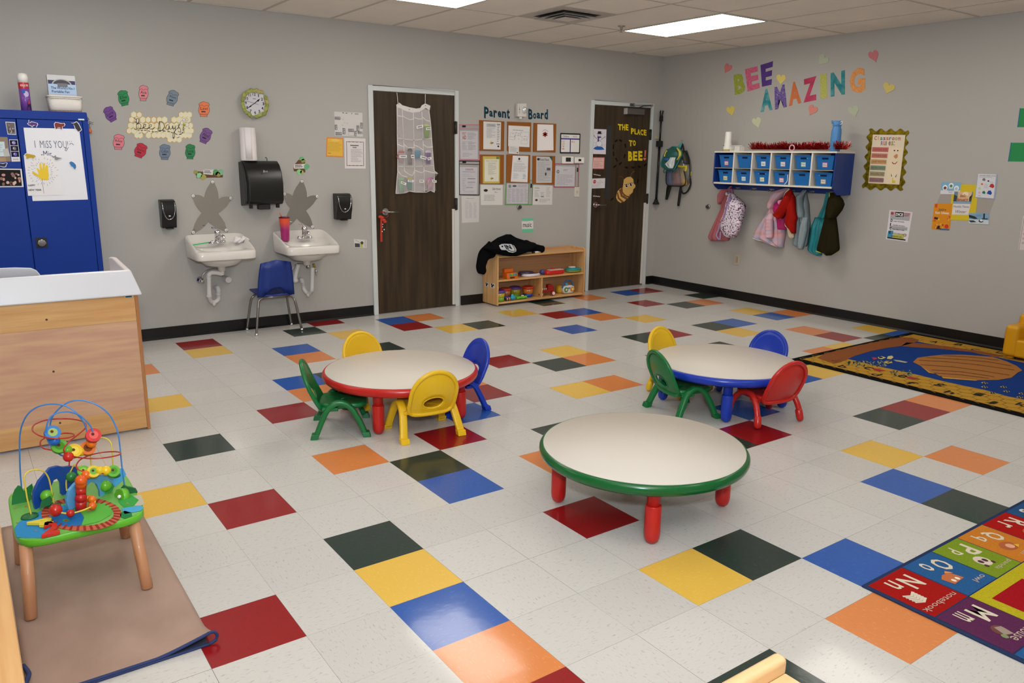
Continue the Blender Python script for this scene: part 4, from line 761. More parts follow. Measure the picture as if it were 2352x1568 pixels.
part(t, 'seat_frame', lambda q: (q.tube([(1.04, 3.90, .325), (1.285, 3.90, .325)], .0105, LEG, 10), q.tube([(1.04, 4.09, .325), (1.285, 4.09, .325)], .0105, LEG, 10), q.tube([(1.05, 3.90, .328), (1.05, 4.09, .33)], .009, LEG, 8), q.tube([(1.275, 3.90, .328), (1.275, 4.09, .33)], .009, LEG, 8)))
# ---- over-door organizer ----
ko = K(840, 180, 5.6); OP = backp(.02); OF = backp(.064); VIN = mat('organizer_mesh', 'cdc6c4', .6, alpha=.66); FR = mat('organizer_pocket', 'cfcacb', .25, alpha=.25, coat=.5); TR = paper('ddd8d4')
t = thing('hanging_organizer', 'sheer white pocket organizer hanging from the left door, filled with cups', 'door organizer', OP.at(*ko(620, 1480)))
part(t, 'backing', lambda q: q.poly(OP, ko((392, 335), (480, 400), (610, 440), (700, 430), (765, 390), (810, 410), (825, 520), (840, 700), (870, 1000), (880, 1460), (830, 1440), (640, 1462), (560, 1450), (480, 1480), (385, 1480), (405, 1200), (400, 700)), VIN, 0, th=.002))
part(t, 'header_band', lambda q: q.poly(OP, ko((390, 340), (430, 312), (470, 345), (560, 372), (650, 388), (700, 380), (720, 345), (765, 322), (830, 352), (818, 415), (770, 380), (735, 405), (690, 432), (600, 442), (500, 415), (430, 380), (400, 375)), TR, 3, th=.004))
for a, b_ in (((400, 185), (414, 318)), ((766, 205), (764, 335))): part(t, 'hanging_strap', lambda q: q.line(OP, ko(a, b_), .006, TR, 2))
part(t, 'grommets', lambda q: [q.circ(OP, *ko(*c), .9, .9, '3a3030', 12, 8) for c in ((420, 330), (556, 400), (764, 350))])
seams = [[(405, 380), (402, 700), (410, 1000), (408, 1200), (385, 1480)], [(468, 400), (480, 700), (492, 940), (497, 1190)], [(612, 450), (618, 800), (625, 1100), (628, 1450)], [(720, 430), (735, 780), (745, 1100), (755, 1450)], [(812, 420), (835, 600), (862, 1000), (880, 1190), (882, 1460)],
  [(415, 770), (620, 795), (845, 770)], [(410, 1130), (625, 1135), (870, 1120)], [(385, 1480), (440, 1478), (500, 1472), (560, 1450), (640, 1462), (780, 1462), (830, 1440), (880, 1462)]]
part(t, 'seam_tape', lambda q: [q.line(OP, ko(*s_), .008, TR, 5) for s_ in seams])
pk = [[(415, 480), (470, 490)], [(475, 485), (520, 510), (570, 532), (618, 520)], [(625, 505), (680, 522), (730, 522)], [(735, 500), (770, 535), (825, 552)], [(415, 850), (490, 880)], [(495, 850), (540, 890), (625, 890)], [(628, 858), (690, 885), (735, 920)], [(740, 850), (790, 885), (860, 882)], [(412, 1190), (460, 1245), (530, 1270)], [(497, 1190), (560, 1235), (600, 1252), (625, 1190)], [(628, 1180), (700, 1208), (735, 1212), (752, 1182)], [(755, 1185), (850, 1208), (930, 1225), (880, 1190)]]
bot = [775, 792, 790, 775, 1130, 1135, 1132, 1122, 1475, 1452, 1460, 1445]
for i, l in enumerate(pk):
    q = MB(); q.poly(OF, ko(*(l + [(l[-1][0] if i < 11 else 905, bot[i]), (l[0][0], bot[i])])), FR, 0); q.line(OF, ko(*l), .007, TR, 3); q.build('pocket', t)
tg = [((652, 612), (738, 595), (740, 630), (655, 648)), ((775, 632), (838, 630), (838, 662), (775, 664)), ((430, 988), (528, 986), (528, 1020), (432, 1022)), ((705, 990), (785, 1012), (775, 1045), (700, 1025)), ((790, 1020), (845, 1010), (848, 1040), (800, 1055)), ((580, 985), (622, 982), (625, 1025), (584, 1025)), ((452, 1322), (525, 1345), (515, 1375), (450, 1350)), ((540, 1302), (618, 1306), (615, 1335), (540, 1330)), ((690, 1305), (748, 1305), (748, 1338), (690, 1338)), ((850, 1300), (912, 1312), (910, 1342), (855, 1332))]
for g in tg: S = quad(OF, *ko(*g)); part(t, 'name_tag', lambda q: (q.rect(S, 0, 0, 1, 1, 'e6e2e0', 2), q.bars(S, .15, .3, .9, .8, 1, '55555a', int(g[0][0]), .7, 3)))
def cup(label, x, y0, y1, r, col, lid=None, cat='cup', taper=.75, extra=None):
    p = backp(.043).at(*ko(x, y1)); p2 = backp(.043).at(*ko(x, y0)); hgt = p2.z - p.z; r *= .00067; t = thing('sippy_cup' if cat == 'cup' else cat.replace(' ', '_'), label, cat, p, group='cups in the door organizer')
    fy = lambda q: q
    part(t, 'cup_body', lambda q: q.lathe([(r * taper, 0), (r * .9, hgt * .5), (r, hgt * .8), (r * .98, hgt * .82)], plast(col), 18, p, sq=.3))
    if lid: part(t, 'lid', lambda q: q.lathe([(r * 1.05, hgt * .82), (r * 1.05, hgt * .92), (r * .5, hgt), (.002, hgt)], plast(lid), 18, p, sq=.3))
    if extra: part(t, 'handle', lambda q: q.tube([p + Vector((-r, 0, hgt * .7)), p + Vector((-r * 1.7, 0, hgt * .5)), p + Vector((-r, 0, hgt * .25))], .003, plast(extra), 8, sm=4))
cup('lime green cup in the top right organizer pocket', 788, 585, 765, 48, '6c9c1c', 'c4d070'); cup('red and clear cup with handle in the second row, far left pocket', 460, 930, 1080, 44, 'b89a98', 'c23a34', extra='c04038'); cup('silver and black water bottle in the organizer\'s middle row', 572, 900, 1110, 38, '7a6f6c', '33302e', 'water bottle', .95)
cup('round teal ball shaped cup in the organizer\'s middle row', 672, 925, 1030, 50, '2c86a8', '3c96b4'); cup('purple cup with white lid in the organizer\'s middle row', 805, 925, 1100, 48, '5c2a80', 'd8d0dc'); cup('pale green cup in the bottom left organizer pocket', 462, 1275, 1465, 48, '86b48c', '98c49c'); cup('teal cup with yellow band in the bottom row of the organizer', 568, 1270, 1435, 44, '4a9080', 'c8b43c'); cup('pink and red cup in the bottom right organizer pocket', 830, 1270, 1430, 50, 'c8a0b0', 'd05ab0', extra='c83a50')
# key ring ornament on the left door handle
kk = K(820, 180, 2.8); DPp = backp(.055); p = DPp.at(*kk(155, 850)); t = thing('door_hanger', 'red felt ribbon ornament with small silver bells on the left door handle', 'door hanger', DPp.at(*kk(155, 1050)))
part(t, 'loop', lambda q: q.tube([DPp.at(*kk(*c)) for c in ((150, 860), (195, 865), (195, 890), (160, 890))], .003, C_('a82a1c'), 6, sm=4)); part(t, 'ribbon', lambda q: (q.poly(DPp, kk((150, 885), (160, 885), (163, 1050), (150, 1050)), C_('b8341c', .7), 0, th=.002), [q.ell(DPp.at(*kk(x, y)), (.022, .008, .014), C_('c03a20', .8), 8, 5) for x, y in ((160, 895), (172, 910), (180, 922), (150, 890))]))
for x, y in ((163, 938), (162, 955), (172, 972), (160, 985)): part(t, 'bell', lambda q: q.ell(DPp.at(*kk(x, y), .006), .008, M_ch, 10, 6))
# ================= blue cabinet, left =================
kC = K(0, 160, 5.6); CY = 3.718; CFP = Plane((0, CY, 0), (0, -1, 0)); CFT = Plane((0, CY - .001, 0), (0, -1, 0)); CB = mat('cabinet_blue', '0d3288', .45, spec=.2)
t = thing('storage_cabinet', 'tall blue metal storage cabinet with papers and magnets on its doors', 'cabinet', (-.662, 3.945, 0))
x0, x1, zt = -1.12, -.205, 1.826; dx0, dx1 = x0 + .02, x1 - .036; xm = CFP.at(*kC(213, 700)).x; dz = CFP.at(*kC(1000, 658)).z
q = MB(); q.box(x0, x1, CY + .02, 4.172, 0, zt, CB); q.box(x0, x1, CY, CY + .02, dz + .003, zt, CB); q.box(dx1 + .003, x1, CY, CY + .02, 0, dz + .003, CB); q.box(x0, dx0 - .003, CY, CY + .02, 0, dz + .003, CB); q.box(dx0 - .003, dx1 + .003, CY, CY + .02, 0, .06, CB); q.build('body', t, bev=.003)
dl = MB().box(dx0, xm - .0025, CY - .001, CY + .018, .064, dz, CB).build('door', t, bev=.003); WM_ = 0
dr = MB().box(xm + .0025, dx1, CY - .001, CY + .018, .064, dz, CB).build('door', t, bev=.003)
p = CFT.at(95.5, 557); q = MB(); q.box(p.x - .036, p.x + .036, CY - .006, CY - .001, p.z - .036, p.z + .036, BKm); q.build('handle_plate', dr); q = MB(); q.lathe([(.026, 0), (.026, .012), (.022, .018)], M_ch, 24, (p.x, CY - .006, p.z), (0, -1, 0)); q.box(p.x - .026, p.x + .026, CY - .03, CY - .022, p.z - .008, p.z + .008, M_ch); q.build('handle', dr)
part(t, 'label_holder', lambda q: q.poly(CFT, kC((1002, 630), (1083, 632), (1085, 652), (1010, 650)), 'c9cdd6', 1))
GC = 'papers and pictures on the blue cabinet'
def hand(q, S):
    q.text(S, 'I  MiSS YOU!', .16, .17, .76, .27, '5a5a72', 1, -.01); q.circ(S, .79, .175, .006, .005, '5a5a72', 1, 6); q.circ(S, .83, .175, .006, .005, '5a5a72', 1, 6); q.line(S, [(.79, .225), (.8, .205), (.83, .2), (.86, .225)], .003, '5a5a72', 1); q.line(S, [(.69, .3), (.71, .27), (.74, .275), (.71, .31), (.69, .3)], .003, '5a5a72', 1); q.text(S, '-Mir', .25, .31, .44, .39, '5a5a72', 1)
flat('miss_you_poster', 'large white handwritten poster reading I miss you on the right cabinet door', 'poster', Quad(CFT.at(*kC(302, 745)), CFT.at(*kC(1018, 762)), CFT.at(202, 458), CFT.at(75, 461.5), (0, -1, 0)), 'dfe0e6', hand, th=.0015, group=GC)
def handp(q, S):
    YH = 'e3c23c'; q.poly(S, [(.36, .42), (.32, .32), (.36, .31), (.41, .38), (.42, .2), (.47, .2), (.48, .36), (.52, .2), (.58, .2), (.56, .36), (.6, .24), (.66, .25), (.66, .4), (.66, .5), (.62, .62), (.42, .6), (.36, .54), (.2, .46), (.18, .4), (.26, .42), (.36, .48)], YH, 1)
    rr = random.Random(8)
    for i in range(60):
        a = 2 * PI * i / 60; r = rr.uniform(.62, .8) if i % 2 else rr.uniform(.42, .55); cx, cy = .5, .4; c, s_ = math.cos(a), math.sin(a)
        if .04 < cx + c * r * .6 < .97 and cy + s_ * r * .5 > .02: q.line(S, [(cx + c * r * .52, cy + s_ * r * .42), (cx + c * (r + .1) * .52, cy + s_ * (r + .1) * .42)], .0015, '4a4a58', 1)
    q.line(S, [(.45, .6), (.46, .95)], .0018, '4a4a58', 1); q.text(S, 'HAPPY', .03, .72, .24, .765, '2e2e38', 1, .02); q.text(S, 'NEW YEAR', .03, .835, .4, .88, '2e2e38', 1, .02)
CF3 = Plane((0, CY - .003, 0), (0, -1, 0))
flat('handprint_drawing', 'yellow handprint drawing with Happy New Year written beneath it', 'drawing', Quad(CF3.at(*kC(305, 1100)), CF3.at(*kC(750, 1105)), CF3.at(143.5, 447.5), CF3.at(64.5, 449.5), (0, -1, 0)), 'e2e0e2', handp, th=.0015, group=GC)
def photo(label, cs, cols, pl=CFT, name='photo_print', seed=1):
    def dr_(q, S):
        rr = random.Random(seed); q.rect(S, .06, .06, .94, .94, cols[0], 1)
        for i in range(16): u, v = rr.uniform(.12, .88), rr.uniform(.25, .85); q.circ(S, u, v, rr.uniform(.03, .08), rr.uniform(.05, .12), rr.choice(cols[1:]), 2 + (i % 3) * .3, 7)
    flat(name, label, 'photograph', quad(pl, *kC(*cs)), 'd8d6d4', dr_, th=.001, group=GC)
photo('small print of two people at a stage, upper left cabinet door', ((68, 668), (193, 675), (208, 838), (98, 832)), ['6a6468', '8f8790', 'b9a9a0', '4a464a'], seed=2)
photo('dark wide print of a seated group on the left cabinet door', ((-60, 1270), (278, 1275), (305, 1508), (-60, 1512)), ['1e1a1c', 'c09080', 'b08474', '8a6a64', 'd0b0a4'], seed=3)
q = MB(); S = quad(CFT, *kC((115, 896), (228, 898), (262, 1180), (150, 1182))); q.sheet(S, 'd6d4d8', .001); S2 = quad(Plane((0, CY - .0025, 0), (0, -1, 0)), *kC((115, 896), (228, 898), (262, 1180), (150, 1182)))
for i in range(3):
    v = .03 + i * .26; q.rect(S2, .06, v, .94, v + .235, '1c1a30', 1); q.circ(S2, .5, v + .12, .22, .08, ('8f86c8', '7a7478', '6a60c0')[i], 2, 8); q.circ(S2, .4, v + .1, .08, .04, 'c8b8c0', 3, 7)
q.text(S2, 'family', .2, .86, .8, .94, '66666a', 1); q.build('photo_strip', None, 'vertical strip of three small dark prints on the left cabinet door', 'photograph', GC)
flat('postcard', 'pale blue postcard pinned at the left edge of the cabinet', 'card', quad(CFT, *kC((-70, 925), (55, 925), (78, 1112), (-70, 1118))), 'c4d4d8', lambda q, S: q.bars(S, .1, .2, .8, .8, 4, 'a8b8c0', 4), group=GC)
flat('brown_card', 'brown and pink card sheet behind the postcard on the left cabinet door', 'card', quad(Plane((0, CY - .0005, 0), (0, -1, 0)), *kC((-70, 862), (95, 866), (142, 1180), (-70, 1188))), '8a7a6c', lambda q, S: (q.poly(S, [(.55, .5), (.9, .45), (1, .78), (.62, .8)], 'b4b6b4', 1), q.rect(S, .1, .82, .7, 1, 'a88a70', 1)), th=.0008, group=GC)
def magnet(label, pts, col, pl=CF3, off=.002):
    P_ = kC(*pts); n = len(P_); cx = sum(p[0] for p in P_) / n; cy = sum(p[1] for p in P_) / n
    big = []
    for x, y in P_: d = math.hypot(x - cx, y - cy) or 1; big.append((x + (x - cx) / d * 1.6, y + (y - cy) / d * 1.6))
    t = thing('animal_magnet', label, 'magnet', pl.at(cx, cy), group='animal magnets on the blue cabinet'); part(t, 'white_rim', lambda q: q.poly(pl, big, 'dedce0', 1, th=.003)); part(t, 'animal_picture', lambda q: q.poly(pl, P_, col, 6))
magnet('purple cat magnet with raised tail on the right cabinet door', [(362, 700), (358, 685), (375, 690), (372, 650), (382, 655), (385, 690), (405, 672), (440, 680), (475, 688), (482, 705), (470, 720), (462, 738), (450, 715), (425, 712), (415, 735), (400, 715), (380, 712)], '5c3a7c')
magnet('brown cow magnet in the middle above the poster', [(700, 700), (715, 680), (745, 685), (790, 695), (820, 690), (832, 710), (818, 728), (800, 730), (795, 765), (782, 765), (775, 742), (740, 740), (730, 762), (715, 762), (708, 735)], '7c3a34')
magnet('black and white horse magnet at the poster\'s top right corner', [(920, 688), (950, 690), (985, 672), (1010, 700), (1030, 740), (1045, 770), (1025, 790), (1005, 795), (985, 770), (968, 755), (960, 725), (945, 705)], '3c3a40')
magnet('yellow spotted leopard magnet over the handprint drawing', [(322, 1090), (345, 1078), (400, 1090), (445, 1098), (458, 1120), (440, 1128), (430, 1145), (405, 1130), (375, 1135), (350, 1148), (335, 1140), (340, 1118), (325, 1108)], 'b89a34', Plane((0, CY - .0045, 0), (0, -1, 0)))
magnet('grey winged bird magnet over the handprint drawing\'s corner', [(650, 1095), (690, 1115), (715, 1098), (722, 1120), (760, 1130), (798, 1135), (760, 1150), (730, 1165), (700, 1155), (705, 1135), (680, 1128)], '8a8c90', Plane((0, CY - .0045, 0), (0, -1, 0)))
magnet('small blue hippo magnet on the poster\'s right side', [(890, 1195), (915, 1178), (950, 1195), (975, 1225), (978, 1255), (965, 1282), (950, 1270), (935, 1250), (920, 1245), (905, 1225)], '3a78b0')
magnet('dark cat magnet on the left cabinet door above the group print', [(-20, 1200), (40, 1210), (75, 1198), (90, 1205), (75, 1225), (70, 1245), (45, 1248), (10, 1240), (-20, 1235)], '2f3350')
zt += .0005
x, y = -.563, 3.9; t = thing('spray_can', 'purple aerosol spray can with white cap on the blue cabinet', 'spray can', (x, y, zt)); M_can = plast('7a4aa0', .25)
part(t, 'can_body', lambda q: (q.lathe([(.033, 0), (.033, .155)], M_can, 24, (x, y, zt)), q.lathe([(.0332, .155), (.0332, .195)], plast('c02a34', .25), 24, (x, y, zt), cap=False)))
part(t, 'cap', lambda q: q.lathe([(.034, .195), (.034, .235), (.028, .256), (.01, .26)], WH, 24, (x, y, zt)))
class Cyl:
    n = Vector((0, -1, 0))
    def P(s, u, v, off=0): a = (u - .5) * 2.2 - .1; return Vector((x + (.0335 + off) * math.sin(a), y - (.0335 + off) * math.cos(a), zt + v))
S = Cyl(); part(t, 'printed_label', lambda q: (q.text(S, 'KILLS 99', .25, .183, .9, .168, 'eee6e6', 2, .03), q.circ(S, .45, .132, .14, .011, '3a6ab0', 2, 14), q.circ(S, .66, .118, .22, .02, 'c4b8dc', 1, 14), q.poly(S, [(.55, .004), (.95, .004), (.98, .05), (.85, .085), (.68, .06)], '3a2350', 1), q.poly(S, [(.7, .05), (.9, .05), (.88, .075), (.8, .08)], 'c0485a', 2)))
t = thing('woven_basket', 'white woven basket holding a fan box on top of the cabinet', 'basket', (-.315, 3.9, zt)); M_wv = mat('white_weave', 'dcd7ce', .8, bump=1, bscale=120)
def rr_ring(cx, cy, z, ax, ay, n=32, e=5):
    r = []
    for i in range(n):
        a = 2 * PI * i / n; c, s = math.cos(a), math.sin(a); r.append((cx + ax * abs(c) ** (2 / e) * (1 if c > 0 else -1), cy + ay * abs(s) ** (2 / e) * (1 if s > 0 else -1), z))
    return r
part(t, 'basket_body', lambda q: q.loft([rr_ring(-.318, 3.9, zt + z, a, b_) for z, a, b_ in ((0, .101, .072), (.04, .106, .077), (.112, .111, .082), (.112, .106, .077), (.01, .096, .067))], M_wv), plabel=None)
part(t, 'rim', lambda q: q.tube([p for p in rr_ring(-.318, 3.9, zt + .110, .1105, .082)], .006, M_wv, 8, closed=True)); 
for z, a, b_ in ((.095, .110, .081), (.012, .103, .074)): part(t, 'stitching', lambda q: [q.box(-.318 - a + .008 + i * (2 * a - .016) / 24 - .0016, -.318 - a + .008 + i * (2 * a - .016) / 24 + .0016, 3.9 - b_ - .0045, 3.9 - b_ + .004, zt + z - .0022, zt + z + .0022, '4a4440') for i in range(25)])
t = thing('fan_box', 'boxed portable fan with blue printed panel standing in the basket', 'box', (-.32, 3.925, zt + .015)); bz = zt + .262
part(t, 'carton', lambda q: q.box(-.412, -.232, 3.9, 3.95, zt + .045, bz, paper('d4d4d6')), bev=.002)
S = Quad((-.412, 3.8995, bz), (-.232, 3.8995, bz), (-.232, 3.8995, zt + .045), (-.412, 3.8995, zt + .045), (0, -1, 0))
part(t, 'printed_panel', lambda q: (q.rect(S, .02, .17, .98, .32, '4c4a68', 0), q.poly(S, [(.14 + .36 * (1 + math.cos(a)), .32 - .2 * math.sin(a)) for a in [PI * i / 16 for i in range(17)]], 'b8b6ae', 1), q.poly(S, [(.19 + .31 * (1 + math.cos(a)), .32 - .17 * math.sin(a)) for a in [PI * i / 16 for i in range(17)]], '55545c', 2), q.rect(S, .02, .29, 1, .62, 'b4cce8', 3), q.rect(S, .34, .26, .7, .38, '7c7c82', 5), q.text(S, "The World's No.1", .1, .37, .93, .45, '3a4468', 6, .01), q.text(S, 'Portable Fan', .12, .49, .74, .57, '3a4468', 6, .01)))
p = CFP.at(*kC(1185, 740)) + Vector((0, .1, 0)); rr = random.Random(3); t = thing('pompom_tassel', 'dark tinsel tassel with orange tip hanging at the cabinet\'s right side', 'decoration', (x1 + .02, 3.83, 1.70))
q = MB()
for i in range(40): a = Vector((x1 + .022, 3.83, 1.79 - .002 * i)); q.tube([a, a + Vector((rr.uniform(-.018, .03), rr.uniform(-.03, .03), rr.uniform(-.02, .015)))], .0012, rr.choice(['23252c', '3c404a', 'b8bcc4']), 4)
q.build('tinsel', t); part(t, 'tip', lambda q: q.ell((x1 + .024, 3.83, 1.70), (.014, .014, .018), C_('d0683a')))
q = MB(); q.box(-.46, -.2, 3.80, 3.84, zt, zt + .004, paper('7a2c22')); q.build('red_folder', None, 'thin dark red folder edge under the woven basket', 'folder')
# ================= changing table =================
CT = 1.825; t = thing('changing_table', 'maple changing table with white plastic top, seen from behind', 'changing table', (-.95, 2.1, 0)); X1 = -.305; X0 = -1.62
M_ply = wood_mat('birch_ply', 'cfa582', 'c2957a', 0, .45, (3, 26), 0); M_edge = wood_mat('oak_edge', 'b97f4c', 'a86f40', 2, .4, (2, 30))
q = MB(); q.box(X0, X1 - .018, CT - .002, CT + .016, .012, .132, M_maple_x); q.build('bottom_rail', t, bev=.002); q = MB(); q.box(X0, X1 - .018, CT - .002, CT + .016, .64, .79, M_maple_x); q.build('top_rail', t, bev=.002)
q = MB(); q.box(X0, X1 - .018, CT + .001, CT + .014, .132, .64, M_ply); q.build('back_panel', t); q = MB(); q.box(X1 - .018, X1, CT - .003, CT + .5, .0, .79, M_edge); q.build('side_panel', t, bev=.002)
q = MB(); q.box(X0, X0 + .018, CT, CT + .5, 0, .79, M_edge); q.build('side_panel', t)
for x, y in ((-.717, .705), (-.694, .42), (-.672, .07)):
    p = Plane((0, CT - .002, 0), (0, -1, 0)).at(*((107, 734) if y > .6 else (123, 853) if y > .3 else (138, 971))); part(t, 'screw', lambda q: q.lathe([(.006, 0), (.0055, .001)], C_('5a4a3c', .4, metal=.6), 12, p, (0, -1, 0)))
part(t, 'maker_plate', lambda q: (q.box(-.372, -.332, CT - .0035, CT - .002, .772, .785, 'b9c0c2'), q.box(-.368, -.336, CT - .0042, CT - .0035, .7735, .7835, '2b4a56')))
M_tray = mat('tray_plastic', 'd8d8dc', .3)
q = MB(); o = .012
out0 = [(X0 - o, CT - o - .02, .785), (X1 + o + .008, CT - o - .02, .785), (X1 + o + .008, CT + .56, .785), (X0 - o, CT + .56, .785)]
out1 = [(X0 + .01, CT + .004, .925), (X1 - .022, CT + .004, .925), (X1 - .022, CT + .52, .86), (X0 + .01, CT + .52, .86)]
in1 = [(X0 + .03, CT + .026, .922), (X1 - .045, CT + .026, .922), (X1 - .045, CT + .50, .858), (X0 + .03, CT + .50, .858)]
in0 = [(X0 + .04, CT + .05, .83), (X1 - .06, CT + .05, .83), (X1 - .06, CT + .48, .83), (X0 + .04, CT + .48, .83)]
q.loft([out0, out1, in1, in0], M_tray, smooth=False); q.build('tray_top', t, bev=.01, seg=3)
p = Plane((0, CT - .02, 0), (0, -1, 0)).at(33, 692); part(t, 'tray_screw', lambda q: q.lathe([(.007, 0), (.006, .002)], C_('3a3a3a', .4), 12, (p.x, CT - .016, p.z), (0, -1, .2)))
part(t, 'tray_end_wall', lambda q: q.prism([(X1 - .022, CT + .004, .86), (X1 - .022, CT + .004, .925), (X1 - .03, CT + .36, .955), (X1 - .03, CT + .47, .945), (X1 - .03, CT + .47, .86)], (-.03, 0, 0), plast('cfc6c6', .4)), bev=.01, seg=3, plabel='raised beige end wall of the tray')
t = thing('changing_pad', 'white contoured changing pad with paper cover in the changing table tray', 'changing pad', (-1.15, 2.07, .835))
q = MB(); rows = []
for i in range(13):
    a = i / 12; yy = CT + .075 + a * .36; zz = .845 + .125 * abs(2 * a - 1) ** 1.5 * (1 if a < .5 else .1); rows.append([(X0 + .06, yy, zz), (-1.2, yy, zz), (-.80, yy, zz), (-.765, yy, .84 + (zz - .84) * .85), (-.745, yy, .84 + (zz - .84) * .5), (-.738, yy, .836)])
q.loft(rows, mat('pad_cover', 'e6e6e8', .6, bump=.5, bscale=150), cap=False, closed=False); q.build('pad', t, solid=.006, sub=1)
# ================= right wall =================
kL = K(1650, 90, 5.47); kq = K(1600, 260, 5.88); kR5 = K(1600, 400, 6.533); k7 = K(1960, 240, 4.612); k3 = K(1610, 420, 9.8); k4 = K(1720, 420, 8.713); kB = K(1480, 240, 6.27)
def letpat(name, c1, c2, sc):
    m = mat(name, c1, .8, col2=c2, vscale=(sc, sc, sc), spec=.1); return m
LP = {'olive': letpat('paper_olive', 'a3ab4a', '8c9638', 60), 'pink': letpat('paper_pink', 'd0708c', 'c25672', 50), 'purple': letpat('paper_purple', '5c4288', '54397c', 8), 'aqua': letpat('paper_aqua', '6fa8ac', '2f7f86', 14), 'violet': letpat('paper_violet', '8a76ac', '4f3c84', 70), 'orange': letpat('paper_orange', 'd07c50', 'c66e42', 8), 'rose': letpat('paper_rose', 'c25070', 'b03c58', 8), 'lime': letpat('paper_lime', 'aab04e', 'c0c070', 80), 'teal': letpat('paper_teal', '5f9ea0', '2c7c84', 14), 'amber': letpat('paper_amber', 'd98a4a', 'e0a468', 70)}
LN = {v: {'olive': 'olive green', 'aqua': 'aqua blue', 'amber': 'amber orange'}.get(k, k) for k, v in LP.items()}
def L_(ch, c, *p): return (ch, kL(*p), LP[c])
nm = lambda m: LN[m] + ' paper'
GW = 'large paper letters on the right wall'
letters('wall_letter', 'letter', RIGHT, [L_('B', 'olive', (192, 452), (318, 412), (345, 672), (210, 702)), L_('E', 'pink', (335, 378), (495, 338), (520, 612), (370, 658)), L_('E', 'purple', (530, 325), (690, 275), (668, 572), (550, 598))], 'BEE over AMAZING', nm, GW, .05, .0015)
letters('wall_letter', 'letter', RIGHT, [L_('A', 'aqua', (545, 638), (665, 608), (682, 888), (532, 918)), L_('M', 'violet', (706, 604), (832, 565), (862, 850), (712, 886)), L_('A', 'orange', (897, 548), (1008, 522), (1044, 800), (886, 842)), L_('Z', 'rose', (1060, 508), (1232, 462), (1240, 762), (1072, 797)), L_('I', 'lime', (1280, 442), (1364, 430), (1366, 737), (1286, 747)), L_('N', 'teal', (1412, 425), (1592, 388), (1590, 692), (1412, 724)), L_('G', 'amber', (1650, 382), (1840, 345), (1845, 662), (1650, 692))], 'AMAZING', nm, GW, .05, .0015)
def heart(label, cx, cy, w, h, rot, col):
    c, s_ = math.cos(math.radians(rot)), math.sin(math.radians(rot)); pts = []
    for i in range(28):
        a = 2 * PI * i / 28; x = 16 * math.sin(a) ** 3 / 17; y = -(13 * math.cos(a) - 5 * math.cos(2 * a) - 2 * math.cos(3 * a) - math.cos(4 * a)) / 15; x *= w / 2; y *= h / 2
        pts.append((cx + x * c - y * s_, cy + x * s_ + y * c))
    q = MB(); q.poly(RIGHT, kL(*pts), col, 0, th=.004); q.build('paper_heart', None, label, 'heart', 'paper hearts around the right wall lettering')
for a in (('pink paper heart at the upper left of the letter B', 118, 362, 100, 135, 28, 'cf7a78'), ('yellow paper heart between the two lettered words, right of the purple E', 790, 498, 125, 135, 3, 'dccb72'), ('pale green paper heart above the letters Z and I', 1318, 258, 140, 150, 38, 'b5bda2'), ('pink paper heart, highest of all, above the letter G', 1955, 208, 135, 160, -20, 'c9797c'), ('yellow paper heart, farthest right of the lettering', 2142, 610, 160, 150, 18, 'd0bf70'),
          ('yellow paper heart at the lower left under the letter B', 160, 895, 110, 130, -14, 'd3bf62'), ('pale green paper heart under the first letter A, above the cubby', 486, 1040, 120, 140, -16, 'c5caa8'), ('pink paper heart hanging under the letter Z', 1185, 888, 125, 140, 28, 'd6857c'), ('pale green paper heart under the letter G, above the blue bottle', 1702, 898, 145, 150, -16, 'b5bca0')): heart(*a)
# ---- cubby ----
XF = 5.79; y0, y1 = 1.58, 3.022; t = thing('wall_cubby', 'blue and white wall cubby shelf with twelve openings and coat hooks', 'cubby shelf', (XR, 2.3, 1.23))
WL = plast('dcd6c8', .4); CBL = plast('14347e', .4)
for yy, n_ in ((y0, -1), (y1, 1)): part(t, 'side_panel', lambda q: q.prism([(XR, yy, 1.228), (XR - .22, yy, 1.228), (XR - .27, yy, 1.26), (XF + .003, yy, 1.30), (XF + .003, yy, 1.622), (XR, yy, 1.622)], (0, .014 * -n_ * -1 if n_ > 0 else -.014, 0), CBL), bev=.003)
part(t, 'back_panel', lambda q: (q.box(XR - .012, XR - .001, y0, y1, 1.228, 1.622, CBL)), bev=.002)
part(t, 'top_board', lambda q: q.box(XF - .004, XR - .001, y0 - .02, y1 + .012, 1.622, 1.638, WL), bev=.002)
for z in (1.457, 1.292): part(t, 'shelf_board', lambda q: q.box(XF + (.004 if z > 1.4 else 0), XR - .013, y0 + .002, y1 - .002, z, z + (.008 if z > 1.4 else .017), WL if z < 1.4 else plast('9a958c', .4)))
div = [2.768, 2.531, 2.296, 2.056, 1.822]
for y in div: part(t, 'divider', lambda q: q.box(XF + .001, XR - .013, y - .008, y + .008, 1.308, 1.622, WL))
ed = [y1 - .002] + div + [y0 + .002]; BINB = mat('bin_blue', '1b68ad', .35); hk = [2.92, 2.70, 2.47, 2.22, 1.99, 1.76]
for y in hk:
    q = MB(); q.box(XR - .016, XR - .012, y - .03, y + .03, 1.236, 1.252, M_st)
    for s_ in (-1, 1): q.tube([(XR - .016, y + s_ * .018, 1.244), (XR - .04, y + s_ * .02, 1.228), (XR - .055, y + s_ * .02, 1.24)], .004, M_st, 6, sm=4)
    q.build('coat_hook', t)
